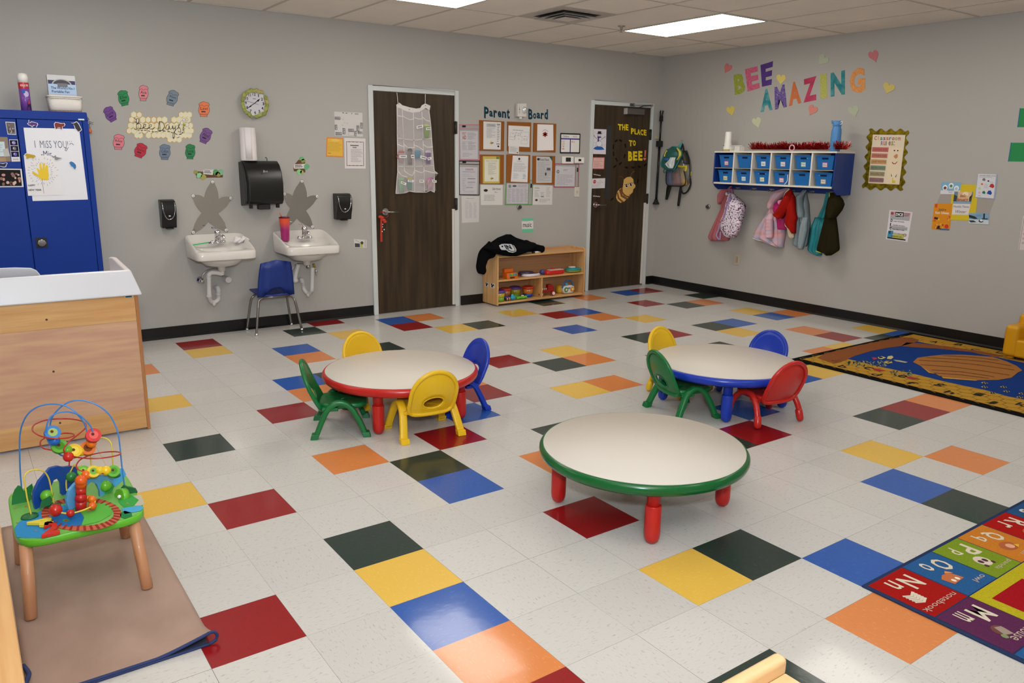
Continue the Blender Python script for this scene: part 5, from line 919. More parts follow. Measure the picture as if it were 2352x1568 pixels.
tagc = {(0, 0): ('d8607c', 'e2dcdc', 'Luna'), (2, 0): ('d8d8dc', 'e4e4e4', 'Gibson'), (3, 0): ('e0b8bc', 'e8dede', 'Ava'), (4, 0): ('8fbfa8', 'dfe4de', 'Mya'), (5, 0): ('d87a94', 'e6dcdc', 'Elle'), (0, 1): ('c9cc80', 'dddcc0', 'Easton'), (1, 1): ('a8c8dc', 'dce4e8', 'Levi'), (2, 1): ('c8cc90', 'e0e0c8', 'Levi'), (3, 1): ('d87a94', 'e6dce0', 'Luca'), (5, 1): ('c8a460', 'dcdcd4', 'Wyatt')}
tcn = {'d8607c': 'hot pink', 'd8d8dc': 'white', 'e0b8bc': 'pale pink', '8fbfa8': 'green', 'd87a94': 'rose pink', 'c9cc80': 'yellow green', 'a8c8dc': 'pale blue', 'c8cc90': 'pale yellow', 'c8a460': 'gold'}
full = {(4, 0): 'mint cloth over its rim', (0, 1): 'grey things inside', (2, 1): 'silver things inside', (3, 1): 'white cord hanging out', (5, 1): 'pale things inside'}
pos = ['far left', 'second', 'third', 'fourth', 'fifth', 'far right']
for c in range(6):
    for r in range(2):
        ya, yb = ed[c], ed[c + 1]; yc = (ya + yb) / 2 - .007; zb = 1.466 if r == 0 else 1.3095; hh = .132 if r == 0 else .128; xf = XF + .02; tw, bw = .097, .078
        tg_ = tagc.get((c, r)); lab = 'blue bin, %s in the cubby\'s %s row' % (pos[c], ('upper', 'lower')[r])
        if tg_: lab += ', %s tag' % tcn[tg_[0]]
        else: lab += ', no tag'
        if (c, r) in full: lab += ', ' + full[(c, r)]
        t = thing('storage_bin', lab, 'bin', ((xf + XR) / 2, yc, zb), group='blue bins in the wall cubby')
        q = MB(); o_ = []
        for z, wd, xo in ((0, bw, .018), (hh, tw, 0), (hh, tw - .006, .006), (.006, bw - .006, .024)): o_.append([(xf + xo, yc + wd, zb + z), (xf + xo, yc - wd, zb + z), (XR - .03, yc - wd, zb + z), (XR - .03, yc + wd, zb + z)])
        q.loft(o_, BINB, smooth=False); q.build('bin_body', t, bev=.003)
        fx = lambda z: xf + .018 * (1 - z / hh) - .0008
        class F_:
            n = Vector((-1, 0, -.1)).normalized()
            def P(s, u, v, off=0): return Vector((fx(hh * (1 - v)), yc - u * .09, zb + hh * (1 - v))) + s.n * off
        S = F_(); part(t, 'hand_slot', lambda q: q.poly(S, [(-.38, .14), (.42, .14), (.4, .27), (-.34, .27)], '0c1c3c', 0))
        part(t, 'rim', lambda q: q.box(xf - .006, xf + .003, yc - tw, yc + tw, zb + hh - .006, zb + hh, BINB))
        if tg_: part(t, 'name_tag', lambda q: (q.rect(S, -.3, .48, .3, .82, tg_[0], 1), q.rect(S, -.24, .53, .24, .77, tg_[1], 2), q.text(S, tg_[2], -.2, .57, .2, .72, '55555c', 3)))
        if (c, r) in full:
            rr = random.Random(c); cm = 'a9d4bc' if (c, r) == (4, 0) else 'b8bcc4'; q = MB()
            for i in range(5): q.ell((xf + .02, yc + rr.uniform(-.05, .05), zb + hh * .82), (.018, .035, .012), paper(cm), 8, 5)
            q.build('contents', t)
        if (c, r) == (3, 1): part(t, 'cord', lambda q: q.tube([(xf - .004, yc - .078, zb + .1), (xf - .006, yc - .08, zb + .04), (xf - .006, yc - .05, zb + .004)], .004, WH, 6, sm=5))
# garland on top
zt = 1.639; rr = random.Random(6); q = MB(); RT = [C_('a3121a', .22, metal=.6), C_('7c0c14', .25, metal=.5), C_('c8342c', .2, metal=.6)]
yv = 2.62
while yv > 1.50:
    amp = .5 + .5 * abs(math.sin(yv * 9)); xo = 5.93 + .03 * math.sin(yv * 14)
    if yv < 1.62: xo = 5.85
    for i in range(26):
        if abs(yv - 1.70) < .055 and 5.9 < xo < 6.0: continue
        c = Vector((xo, yv + rr.uniform(-.012, .012), zt + .018)); th = rr.uniform(0, PI) if yv > 1.56 else rr.uniform(-1, PI); ph = rr.uniform(-.6, .6); L = rr.uniform(.045, .08) * (.75 + amp * .4); d = Vector((math.cos(th), math.sin(ph) * .8, abs(math.sin(th)) + .05)).normalized() * L; w_ = Vector((0, .0024, .001)) if i % 3 else Vector((.0024, 0, .001))
        e = c + d; e.z = max(e.z, zt + .003) if yv > 1.56 else e.z
        q.add([c - w_, c + w_, e + w_, e - w_], [(0, 1, 2, 3)], rr.choice(RT))
    yv -= .016
q.build('tinsel_garland', None, 'shiny red tinsel garland lying along the top of the wall cubby', 'garland', kind='stuff')
def onYZ(px, X): return Plane((X, 0, 0), (-1, 0, 0)).at(*px)
p = onYZ(kq(415, 505), 5.93); p.z = zt; t = thing('sound_machine', 'white tapered cylinder device at the left end of the cubby top', 'device', p)
part(t, 'body', lambda q: q.lathe([(.045, 0), (.052, .012), (.045, .05), (.037, .1), (.035, .2), (.03, .206)], WH, 28, p)); part(t, 'base_ring', lambda q: q.lathe([(.047, .0), (.0535, .012), (.050, .022)], plast('b9ac74', .4), 28, p, cap=False)); part(t, 'buttons', lambda q: q.ell(p + Vector((-.04, .02, .06)), .005, BKm, 8, 5))
p = onYZ(kq(545, 500), 5.92); p.z = zt; t = thing('slotted_basket', 'small white slotted plastic basket beside the white device', 'basket', p); q = MB()
for i in range(9):
    for xx in (-.04, .04): q.box(p.x + xx - .0015, p.x + xx + .0015, p.y - .058 + i * .0145 - .0025, p.y - .058 + i * .0145 + .0025, zt, zt + .055, WH)
q.build('slats', t); part(t, 'rim', lambda q: (q.tube([p + Vector((a * .042, b_ * .062, .056)) for a, b_ in ((-1, -1), (1, -1), (1, 1), (-1, 1))], .0045, WH, 8, closed=True), q.box(p.x - .04, p.x + .04, p.y - .06, p.y + .06, zt, zt + .006, WH)))
p = Vector((5.9, 1.66, zt)); p2 = onYZ(kq(1862, 520), 5.9); p.y = p2.y; M_bt = mat('powder_blue', '4f8cc8', .4); t = thing('water_bottle', 'tall light blue water bottle standing on the cubby top in the tinsel', 'water bottle', p)
part(t, 'bottle', lambda q: q.lathe([(.044, 0), (.046, .006), (.046, .17), (.044, .20), (.036, .225), (.036, .235)], M_bt, 32, p)); part(t, 'cap', lambda q: q.lathe([(.037, .235), (.040, .24), (.040, .275), (.034, .283)], M_bt, 32, p))
part(t, 'carry_loop', lambda q: (q.tube([p + Vector((0, .03, .262)), p + Vector((0, .062, .285)), p + Vector((0, .052, .262))], .006, M_bt, 8, sm=4), q.tube([p + Vector((-.01, -.036, .268)), p + Vector((-.012, -.056, .276)), p + Vector((-.012, -.054, .255)), p + Vector((-.01, -.036, .25))], .004, WH, 8, closed=True, sm=4)))
p = onYZ(kq(1285, 495), 5.83); p.z = zt; t = thing('clear_bangle', 'small clear ring toy lying in the red tinsel', 'ring', p); part(t, 'ring', lambda q: q.tube([p + Vector((0, .028 * math.cos(a), .032 + .028 * math.sin(a))) for a in [2 * PI * i / 16 for i in range(16)]], .006, plast('d8a8b4', .1), 8, closed=True))
# ---- soft goods: an outline gets real depth and folds ----
def puff(q, pl, L, R, depth, m, folds=2, amp=.01, off=0.0, rows=26, cols=18, seed=1, e=.42, vp=None, quilt=0, shift=None):
    rr = random.Random(seed); ph = rr.uniform(0, 6); y0_ = max(L[0][1], R[0][1]); y1_ = min(L[-1][1], R[-1][1])
    def at(P_, y):
        for (xa, ya), (xb, yb) in zip(P_, P_[1:]):
            if ya <= y <= yb: return xa + (xb - xa) * (y - ya) / max(yb - ya, 1e-6)
        return P_[-1][0] if y > P_[-1][1] else P_[0][0]
    def sm(P_, y): h_ = (y1_ - y0_) * .02; return (at(P_, max(y0_, y - h_)) + 2 * at(P_, y) + at(P_, min(y1_, y + h_))) / 4
    p2 = Plane(pl.p + pl.n * (off + depth * .25), pl.n); F = []; B = []
    for i in range(rows + 1):
        t = i / rows; p2 = Plane(pl.p + pl.n * (off + depth * .25 + (shift(t) if shift else 0)), pl.n); y = y0_ + (y1_ - y0_) * t; xl, xr = sm(L, y), sm(R, y); vf = (vp(t) if vp else min(1, .25 + 3 * t) * (1 if t < .97 else .8)); f = []; b_ = []
        for j in range(cols + 1):
            u = j / cols; s_ = max(0, 1 - (2 * u - 1) ** 2) ** e; dd = depth * s_ * vf + amp * s_ * (math.sin(2 * PI * folds * u + ph + 1.4 * math.sin(3 * t + ph)) + .4 * math.sin(2 * PI * folds * 2.3 * u + 4 * t + ph))
            if quilt: dd -= .014 * s_ * (1 - abs(math.sin(PI * quilt * t)) ** .5)
            base = p2.at(xl + (xr - xl) * u, y); f.append(base + pl.n * (dd - depth * .25)); b_.append(base - pl.n * (depth * .25 - .002 * s_))
        F.append(f); B.append(b_)
    n = cols + 1; vs = [p for r in F for p in r] + [p for r in B for p in r]; o_ = n * (rows + 1); fs = []
    for i in range(rows):
        for j in range(cols): a = i * n + j; fs.append((a, a + 1, a + n + 1, a + n)); fs.append((o_ + a, o_ + a + n, o_ + a + n + 1, o_ + a + 1))
        a = i * n; fs.append((a, a + n, o_ + a + n, o_ + a)); a = i * n + cols; fs.append((a, o_ + a, o_ + a + n, a + n))
    for j in range(cols): fs.append((j, o_ + j, o_ + j + 1, j + 1)); a = rows * n + j; fs.append((a, a + 1, o_ + a + 1, o_ + a))
    return q.add(vs, fs, m, True)
def strap(q, pl, pts, wd, m, off=.01): q.line(pl, pts, wd, m, off / .0006); return q
def stube(q, pl, pts, r, m, off=.02, sm=5): p2 = Plane(pl.p + pl.n * off, pl.n); return q.tube([p2.at(x, y) for x, y in pts], r, m, 8, sm=sm)
Wt = RIGHT
M_rose = mat('rose_tweed', 'c0767a', .9, col2='a85a60', vscale=(160, 160, 160), spec=.1); M_flor = mat('floral_print', 'dcd8e0', .8, col2='6c4c78', vscale=(55, 55, 75), spec=.15)
nt = M_flor.node_tree; cr = [n for n in nt.nodes if n.type == 'VALTORGB'][0]; cr.color_ramp.interpolation = 'CONSTANT'; cr.color_ramp.elements[0].position = 0; cr.color_ramp.elements[0].color = (*hexc('4a3a5c'), 1); e_ = cr.color_ramp.elements.new(.40); e_.color = (*hexc('a85a84'), 1); cr.color_ramp.elements[1].position = .455; cr.color_ramp.elements[-1].position = .46; cr.color_ramp.elements[1].position = .41; cr.color_ramp.elements[-1].color = (*hexc('dedae4'), 1)
t = thing('coat', 'rose pink tweed coat hanging from the leftmost cubby hook', 'coat', Wt.at(*k3(330, 1320)), group='coats and bags under the cubby')
part(t, 'coat_body', lambda q: puff(q, Wt, k3((560, 80), (520, 300), (450, 600), (300, 900), (200, 1100), (150, 1230), (230, 1300)), k3((700, 80), (720, 300), (700, 600), (660, 900), (650, 1100), (640, 1230), (600, 1320)), .07, M_rose, 3, .012, .0, seed=2))
part(t, 'hood', lambda q: puff(q, Wt, k3((560, 70), (450, 170), (385, 270), (400, 400), (430, 480)), k3((690, 70), (640, 170), (580, 270), (520, 400), (450, 480)), .07, M_rose, 1, .006, .02, rows=14))
t = thing('backpack', 'white floral backpack with lilac straps hanging over the rose coat', 'backpack', Wt.at(*k3(700, 1230)), group='coats and bags under the cubby')
LIL = C_('8f78a8', .7)
part(t, 'main_body', lambda q: puff(q, Wt, k3((600, 240), (575, 400), (550, 600), (500, 820), (450, 900), (460, 1050), (560, 1190), (640, 1225)), k3((700, 240), (900, 400), (975, 500), (960, 650), (925, 800), (880, 950), (830, 1120), (760, 1225)), .11, M_flor, 1, .004, .095, seed=3))
part(t, 'front_pocket', lambda q: puff(q, Wt, k3((700, 770), (560, 880), (480, 960), (480, 1060), (600, 1190)), k3((800, 770), (900, 880), (890, 960), (850, 1080), (760, 1190)), .05, M_flor, 1, .004, .19, rows=14))
part(t, 'side_panel', lambda q: puff(q, Wt, k3((630, 300), (580, 500), (540, 680), (490, 880)), k3((680, 300), (650, 500), (600, 680), (530, 880)), .03, LIL, 1, .002, .17, rows=14))
part(t, 'top_loop', lambda q: stube(q, Wt, k3((620, 250), (640, 150), (700, 190), (680, 260)), .008, LIL, .08)); part(t, 'shoulder_strap', lambda q: (stube(q, Wt, k3((430, 900), (400, 1050), (350, 1180), (420, 1270), (440, 1100)), .010, C_('a890b8', .7), .1), stube(q, Wt, k3((640, 280), (560, 500), (520, 680), (440, 860)), .005, C_('e0c8c0', .7), .16)))
part(t, 'bow', lambda q: [q.ell(Wt.at(*k3(x, y), .12), (.02, .012, .02), M_flor, 8, 6) for x, y in ((740, 240), (770, 300), (790, 260))])
M_puf = mat('pastel_puffer', 'e5a9ac', .7, col2='b3b6cc', vscale=(7, 7, 12)); M_pufs = M_puf
t = thing('puffer_coat', 'pastel pink and blue quilted puffer coat under the cubby', 'coat', Wt.at(*k4(350, 1300)), group='coats and bags under the cubby')
part(t, 'coat_body', lambda q: puff(q, Wt, k4((680, 130), (440, 420), (330, 650), (220, 820), (140, 950), (80, 1090), (90, 1120), (300, 1180), (580, 1290)), k4((780, 130), (760, 420), (740, 650), (740, 820), (730, 950), (715, 1090), (710, 1120), (690, 1200), (680, 1290)), .09, M_puf, 3, .012, .0, seed=4, quilt=9, rows=40))
part(t, 'hood', lambda q: puff(q, Wt, k4((740, 100), (520, 160), (430, 280), (425, 400), (440, 520)), k4((790, 100), (760, 160), (690, 280), (560, 400), (500, 520)), .1, M_puf, 1, .01, .05, rows=14)); part(t, 'sleeve', lambda q: puff(q, Wt, k4((400, 600), (340, 700), (340, 900), (350, 1090), (370, 1115)), k4((460, 600), (490, 700), (490, 900), (480, 1090), (450, 1115)), .06, M_puf, 1, .004, .09, rows=24, quilt=7))
part(t, 'hem_piping', lambda q: stube(q, Wt, k4((80, 1105), (200, 1150), (300, 1160)), .004, WH, .06)); part(t, 'drawstring', lambda q: stube(q, Wt, k4((620, 740), (570, 900), (570, 1100), (580, 1270)), .004, C_('d89aa0'), .12))
M_red = mat('red_felt', '9c1710', .9, spec=.1); CRM = C_('ddcbb0', .9)
t = thing('magenta_bag', 'magenta and pink bag between the puffer coat and the red jacket', 'bag', Wt.at(*k4(650, 930)), group='coats and bags under the cubby')
part(t, 'bag_body', lambda q: puff(q, Wt, k4((600, 330), (500, 420), (490, 560), (560, 700), (590, 930)), k4((690, 330), (700, 420), (740, 560), (760, 700), (765, 930)), .07, C_('b8186c', .6), 1, .004, .085)); part(t, 'pink_patch', lambda q: puff(q, Wt, k4((600, 340), (570, 380), (600, 430)), k4((660, 340), (650, 370), (620, 430)), .02, C_('e88aa8'), 1, .001, .175, rows=6))
t = thing('jacket', 'bright red child\'s jacket with cream edging hanging under the cubby', 'jacket', Wt.at(*k4(850, 1100)), group='coats and bags under the cubby')
part(t, 'sleeve', lambda q: puff(q, Wt, k4((740, 150), (700, 300), (630, 430), (560, 540), (490, 640), (520, 665), (630, 715)), k4((840, 150), (870, 300), (850, 450), (780, 560), (700, 660), (680, 690), (660, 715)), .08, M_red, 1, .004, .165, seed=6)); part(t, 'body', lambda q: puff(q, Wt, k4((760, 120), (760, 400), (760, 600), (730, 780), (750, 850), (800, 890), (900, 1010)), k4((830, 120), (920, 300), (930, 560), (960, 720), (935, 780), (930, 890), (925, 1020)), .07, M_red, 2, .004, .148, seed=7))
part(t, 'lining', lambda q: puff(q, Wt, k4((720, 600), (720, 740), (765, 900), (790, 1060), (830, 1105)), k4((775, 600), (770, 740), (830, 900), (915, 1060), (890, 1105)), .03, CRM, 1, .003, .08, rows=14)); part(t, 'cuff_edging', lambda q: (stube(q, Wt, k4((490, 655), (560, 680), (640, 710)), .009, CRM, .2, 4), stube(q, Wt, k4((730, 790), (735, 860), (790, 885), (850, 860), (880, 790), (950, 740)), .006, CRM, .15), stube(q, Wt, k4((810, 120), (740, 190), (695, 290)), .007, CRM, .19)))
t = thing('hooded_sweatshirt', 'light grey hooded sweatshirt hanging right of the red jacket', 'sweatshirt', Wt.at(*k4(1030, 1320)), group='coats and bags under the cubby'); GY = mat('grey_knit', '8f9da2', .9, spec=.1, bump=.3, bscale=150)
part(t, 'body', lambda q: puff(q, Wt, k4((1080, 140), (960, 260), (915, 400), (940, 620), (950, 850), (910, 1080), (870, 1240), (1000, 1275)), k4((1145, 140), (1150, 260), (1190, 420), (1200, 620), (1215, 850), (1190, 1050), (1165, 1240), (1120, 1280)), .09, GY, 3, .012, .0, seed=8)); part(t, 'hood', lambda q: puff(q, Wt, k4((1080, 150), (960, 270), (915, 400), (940, 600), (1000, 700)), k4((1140, 150), (1080, 300), (1090, 450), (1110, 600), (1100, 700)), .09, GY, 1, .008, .05, rows=16)); part(t, 'sleeve', lambda q: puff(q, Wt, k4((1060, 690), (1020, 950), (995, 1280), (1000, 1325)), k4((1170, 690), (1170, 950), (1090, 1280), (1075, 1325)), .05, GY, 1, .006, .09, seed=9))
t = thing('tote_bag', 'teal nylon tote bag with long handles beside the dark jacket', 'bag', Wt.at(*k4(1300, 1420)), group='coats and bags under the cubby'); TEA = mat('teal_nylon', '178890', .45, var=.25, vscale=(6, 6, 6))
part(t, 'bag_body', lambda q: puff(q, Wt, k4((1300, 690), (1250, 850), (1210, 1100), (1165, 1340), (1200, 1380), (1400, 1450)), k4((1500, 690), (1520, 850), (1500, 1100), (1460, 1340), (1450, 1400), (1445, 1450)), .06, TEA, 3, .01, .0, seed=10)); part(t, 'handle', lambda q: (puff(q, Wt, k4((1545, 185), (1490, 450), (1370, 700)), k4((1590, 185), (1540, 450), (1450, 700)), .015, TEA, 1, .002, .04, rows=12), puff(q, Wt, k4((1570, 185), (1540, 450), (1440, 720)), k4((1600, 185), (1590, 450), (1500, 720)), .015, TEA, 1, .002, .07, rows=12)))
t = thing('fleece_jacket', 'dark olive jacket with lime piping, rightmost under the cubby', 'jacket', Wt.at(*k4(1600, 1460)), group='coats and bags under the cubby'); OLV = mat('olive_fleece', '25210f', .95, spec=.1); LIM = C_('c3cc2c', .6)
part(t, 'body', lambda q: puff(q, Wt, k4((1590, 200), (1560, 450), (1520, 720), (1460, 950), (1390, 1200), (1345, 1360), (1500, 1400), (1600, 1450)), k4((1700, 200), (1720, 450), (1735, 700), (1750, 800), (1780, 1050), (1805, 1350), (1700, 1410), (1620, 1450)), .07, OLV, 3, .01, .10, seed=11)); part(t, 'hood', lambda q: puff(q, Wt, k4((1640, 190), (1590, 400), (1570, 600), (1650, 720)), k4((1740, 190), (1860, 330), (1895, 430), (1850, 540), (1740, 680), (1700, 720)), .09, OLV, 1, .008, .15, rows=16))
part(t, 'piping', lambda q: (stube(q, Wt, k4((1345, 1362), (1400, 1385), (1450, 1400)), .005, LIM, .07), stube(q, Wt, k4((1505, 1408), (1550, 1425), (1600, 1452), (1700, 1410), (1805, 1358)), .005, LIM, .07), stube(q, Wt, k4((1610, 200), (1612, 280), (1600, 330)), .005, LIM, .14)))
# ---- the pair of backpacks near the corner ----
def bp(x, y): return kB(x, y)
CLR = mat('clear_pack_vinyl', 'b8b8b4', .12, alpha=.3, coat=.6); BLK = C_('101010', .6)
p = RIGHT.at(*bp(562, 520)); t = thing('wall_hook', 'small clear hook above the two backpacks near the corner', 'hook', p); part(t, 'hook', lambda q: q.tube([p + Vector((0, 0, .03)), p + Vector((-.01, 0, .01)), p + Vector((-.03, 0, 0)), p + Vector((-.035, 0, .015))], .004, plast('a8a49c'), 8, sm=4))
t = thing('clear_backpack', 'clear backpack with black straps, yellow trim and books inside', 'backpack', RIGHT.at(*bp(450, 1175)), group='backpacks by the corner')
Lb = kB((540, 680), (480, 800), (350, 900), (315, 1000), (312, 1080), (325, 1140), (360, 1168)); Rb = kB((600, 680), (640, 800), (655, 900), (650, 1000), (640, 1080), (625, 1140), (560, 1172))
part(t, 'contents_blue', lambda q: puff(q, RIGHT, kB((330, 930), (330, 1150)), kB((405, 930), (405, 1160)), .05, plast('1a4a94'), 1, .002, .05, rows=8), plabel='blue folder inside the clear backpack'); part(t, 'contents_red', lambda q: puff(q, RIGHT, kB((410, 950), (425, 1150)), kB((500, 950), (540, 1150)), .06, plast('7c1f1c'), 1, .002, .05, rows=8), plabel='red folder inside the clear backpack'); part(t, 'contents_tan', lambda q: puff(q, RIGHT, kB((520, 900), (550, 1160)), kB((570, 900), (625, 1160)), .05, plast('b08c4a'), 1, .002, .04, rows=8))
part(t, 'clear_shell', lambda q: puff(q, RIGHT, Lb, Rb, .13, CLR, 1, .002, .0, seed=12)); part(t, 'dark_top', lambda q: puff(q, RIGHT, kB((550, 660), (510, 760), (480, 860)), kB((600, 660), (630, 760), (640, 860)), .08, C_('33302a', .5), 1, .003, .03, rows=10))
part(t, 'black_piping', lambda q: (stube(q, RIGHT, kB((330, 900), (312, 1050), (330, 1155), (450, 1172), (570, 1165), (595, 1080), (570, 950)), .006, BLK, .13), stube(q, RIGHT, kB((580, 670), (640, 760), (655, 900), (655, 1050)), .006, BLK, .06))); part(t, 'yellow_trim', lambda q: (stube(q, RIGHT, kB((470, 880), (530, 895), (600, 890)), .012, C_('c8b81c', .5), .15), stube(q, RIGHT, kB((598, 880), (600, 930), (590, 955)), .016, C_('c8b81c', .5), .14), stube(q, RIGHT, kB((675, 965), (668, 1030)), .007, C_('c8b81c', .5), .03)))
part(t, 'shoulder_strap', lambda q: (puff(q, RIGHT, kB((322, 1165), (312, 1280), (305, 1370)), kB((390, 1165), (360, 1280), (330, 1370)), .02, BLK, 1, .001, .03, rows=10), puff(q, RIGHT, kB((510, 1170), (490, 1330), (475, 1460)), kB((540, 1170), (520, 1330), (502, 1460)), .02, BLK, 1, .001, .03, rows=10), stube(q, RIGHT, kB((530, 1230), (560, 1280), (620, 1250), (665, 1150), (660, 1060)), .010, BLK, .03))); part(t, 'grab_handle', lambda q: stube(q, RIGHT, kB((528, 650), (545, 570), (562, 620), (568, 680)), .010, BLK, .06))
t = thing('mini_backpack', 'small teal and yellow clear backpack hanging in front of the other', 'backpack', RIGHT.at(*bp(340, 950)), group='backpacks by the corner'); TL_ = C_('1d8080', .45); RP = rightp(.16)
part(t, 'body', lambda q: puff(q, RP, kB((380, 605), (310, 660), (275, 740), (240, 840), (250, 890), (320, 930), (380, 945)), kB((460, 605), (530, 660), (535, 740), (490, 830), (460, 890), (440, 930), (400, 945)), .10, mat('teal_mesh', '1f5f58', .5, coat=.3), 1, .003, .0, seed=13))
part(t, 'yellow_gusset', lambda q: puff(q, RP, kB((450, 610), (500, 680), (500, 760), (470, 800)), kB((480, 610), (536, 680), (536, 730), (490, 800)), .03, C_('d8bc3c', .5), 1, .001, .08, rows=12)); part(t, 'piping', lambda q: (stube(q, RP, kB((330, 640), (275, 740), (240, 850), (260, 895), (400, 940), (440, 920), (500, 800), (535, 700), (480, 620), (400, 605)), .006, TL_, .09), stube(q, RP, kB((325, 665), (300, 700), (290, 750)), .008, C_('d8bc3c', .5), .10)))
part(t, 'white_item', lambda q: puff(q, RP, kB((370, 760), (350, 800), (290, 860), (360, 920)), kB((450, 755), (440, 800), (430, 870), (410, 920)), .02, C_('c8d0d0', .6), 2, .006, .095, rows=10), plabel='crumpled white cloth seen inside'); part(t, 'blue_item', lambda q: puff(q, RP, kB((285, 770), (285, 810)), kB((345, 765), (345, 810)), .02, C_('2c5c9c', .6), 1, .001, .095, rows=6)); part(t, 'hanging_strap', lambda q: puff(q, RP, kB((540, 545), (495, 590), (470, 620)), kB((552, 545), (530, 600), (520, 640)), .01, C_('3aa8a0', .6), 1, .001, .0, rows=6))
part(t, 'bottom_loop', lambda q: stube(q, RP, kB((290, 930), (275, 965), (300, 980), (320, 945)), .006, TL_, .04))
# ---- black security bar in the corner ----
a = Vector((6.05, 4.13, 1.03)); b_ = Vector((6.062, 4.13, 2.02)); t = thing('security_bar', 'black adjustable door security bar clipped upright in the corner', 'security bar', (6.05, 4.13, 1.0))
part(t, 'lower_tube', lambda q: q.cyl(a, a.lerp(b_, .72), .014, BK)); part(t, 'upper_tube', lambda q: q.cyl(a.lerp(b_, .7), b_, .011, BK)); part(t, 'rubber_foot', lambda q: q.loft([rr_ring(6.05, 4.13, z, x, y, 16) for z, x, y in ((1.0, .034, .03), (1.015, .034, .03), (1.035, .02, .02), (1.06, .017, .017))], BKm))
part(t, 'fork_head', lambda q: (q.box(6.045, 6.08, 4.115, 4.145, 1.99, 2.05, BKm), q.tube([(6.05, 4.13, 2.04), (6.042, 4.13, 2.09), (6.048, 4.13, 2.115)], .009, BKm), q.tube([(6.072, 4.13, 2.04), (6.082, 4.13, 2.09), (6.088, 4.13, 2.115)], .009, BKm))); part(t, 'collar', lambda q: q.box(6.025, 6.09, 4.105, 4.16, 1.69, 1.76, BKm), bev=.004)
boxthing('wall_clip', 'small cream wall box behind the black security bar', 'wall box', Plane((0, YB, 0), (0, -1, 0)), [(1504, 311), (1512, 311), (1512, 319), (1504, 319)], .02, plast('b8ae90'), .003)
# ---- rules poster, dice sheet, winter board ----
t = thing('rules_poster', 'white Classroom Rules poster with a wavy gold foil border', 'poster', RIGHT.at(*k7(320, 900))); GOLD = mat('gold_foil', 'a8921c', .3, metal=.75, col2='6a5c10', vscale=(30, 30, 30))
pts = []; cs = [(165, 270), (565, 268), (560, 300), (545, 900), (105, 880)]
def wav(a, b_, n, amp):
    r = []; dx, dy = b_[0] - a[0], b_[1] - a[1]; L = math.hypot(dx, dy); nx, ny = dy / L, -dx / L
    for i in range(n * 8): u = i / (n * 8); s_ = amp * math.sin(2 * PI * n * u); r.append((a[0] + dx * u + nx * s_, a[1] + dy * u + ny * s_))
    return r
part(t, 'gold_border', lambda q: q.poly(RIGHT, k7(*(wav((165, 268), (578, 272), 4, 16) + wav((580, 272), (530, 900), 6, 16) + wav((530, 900), (105, 888), 4, 16) + wav((105, 888), (165, 268), 6, 16))), GOLD, 0, th=.004))
S = quad(rightp(.0045), *k7((208, 318), (552, 322), (487, 848), (158, 832)))
RR = [('c56a68', 'LOOKING EYES'), ('c07a68', 'LISTENING EARS'), ('c69a64', 'QUIET MOUTHS'), ('7c947a', 'HELPING HANDS'), ('a09c74', 'WALKING FEET'), ('967472', 'CRISS cross APPLE')]
def rules(q):
    q.rect(S, 0, 0, 1, 1, 'e0d2b8', 0)
    cl = ['c04a50', 'c8a44a', '4a8a7a', '7a5a9a', 'c8744a', '4a7aa0', 'a04a6a', '8a9a3a', 'c04a50']
    for i, c in enumerate('Classroom'): q.text(S, c, .06 + i * .092 + (.025 if c == 'l' else 0), .03 + (0 if c in 'Cl' else .02), .06 + i * .092 + (.045 if c == 'l' else .075), .11, cl[i], 1, .02)
    for i, c in enumerate('Rules:'): q.text(S, c, .28 + i * .08, .13, .28 + i * .08 + .065 * (.35 if c in ':l' else 1), .215, cl[(i + 3) % 9], 1, .02)
    for i, (c, tx) in enumerate(RR): v = .255 + i * .125; q.rect(S, .02, v, .54 - .01 * i, v + .095, c, 1); q.text(S, tx, .05, v + .025, .5, v + .07, '7a5048', 2)
part(t, 'rules_sheet', rules)
part(t, 'face_column', lambda q: (q.poly(S, [(.56, .25), (.95, .25), (.97, .35), (.96, .98), (.56, .98)], 'e6d4b4', 1), [q.circ(S, u, .315, .022, .014, '1c1c1c', 3, 10) for u in (.73, .83)], q.poly(S, [(.72, .43), (.80, .38), (.85, .4), (.85, .45), (.8, .48), (.76, .46), (.74, .45)], 'c98a64', 3), q.line(S, [(.7, .55), (.74, .58), (.80, .58), (.85, .54)], .006, 'a02c34', 3), q.poly(S, [(.7, .78), (.75, .83), (.72, .85)], '3a8c84', 3), q.poly(S, [(.9, .78), (.84, .84), (.87, .86)], '3a8c84', 3), q.poly(S, [(.76, .87), (.79, .87), (.79, .92), (.86, .92), (.87, .97), (.84, .97), (.8, .97), (.77, .97)], 'd8bc30', 3)))
GM = 'sheets on the right wall'
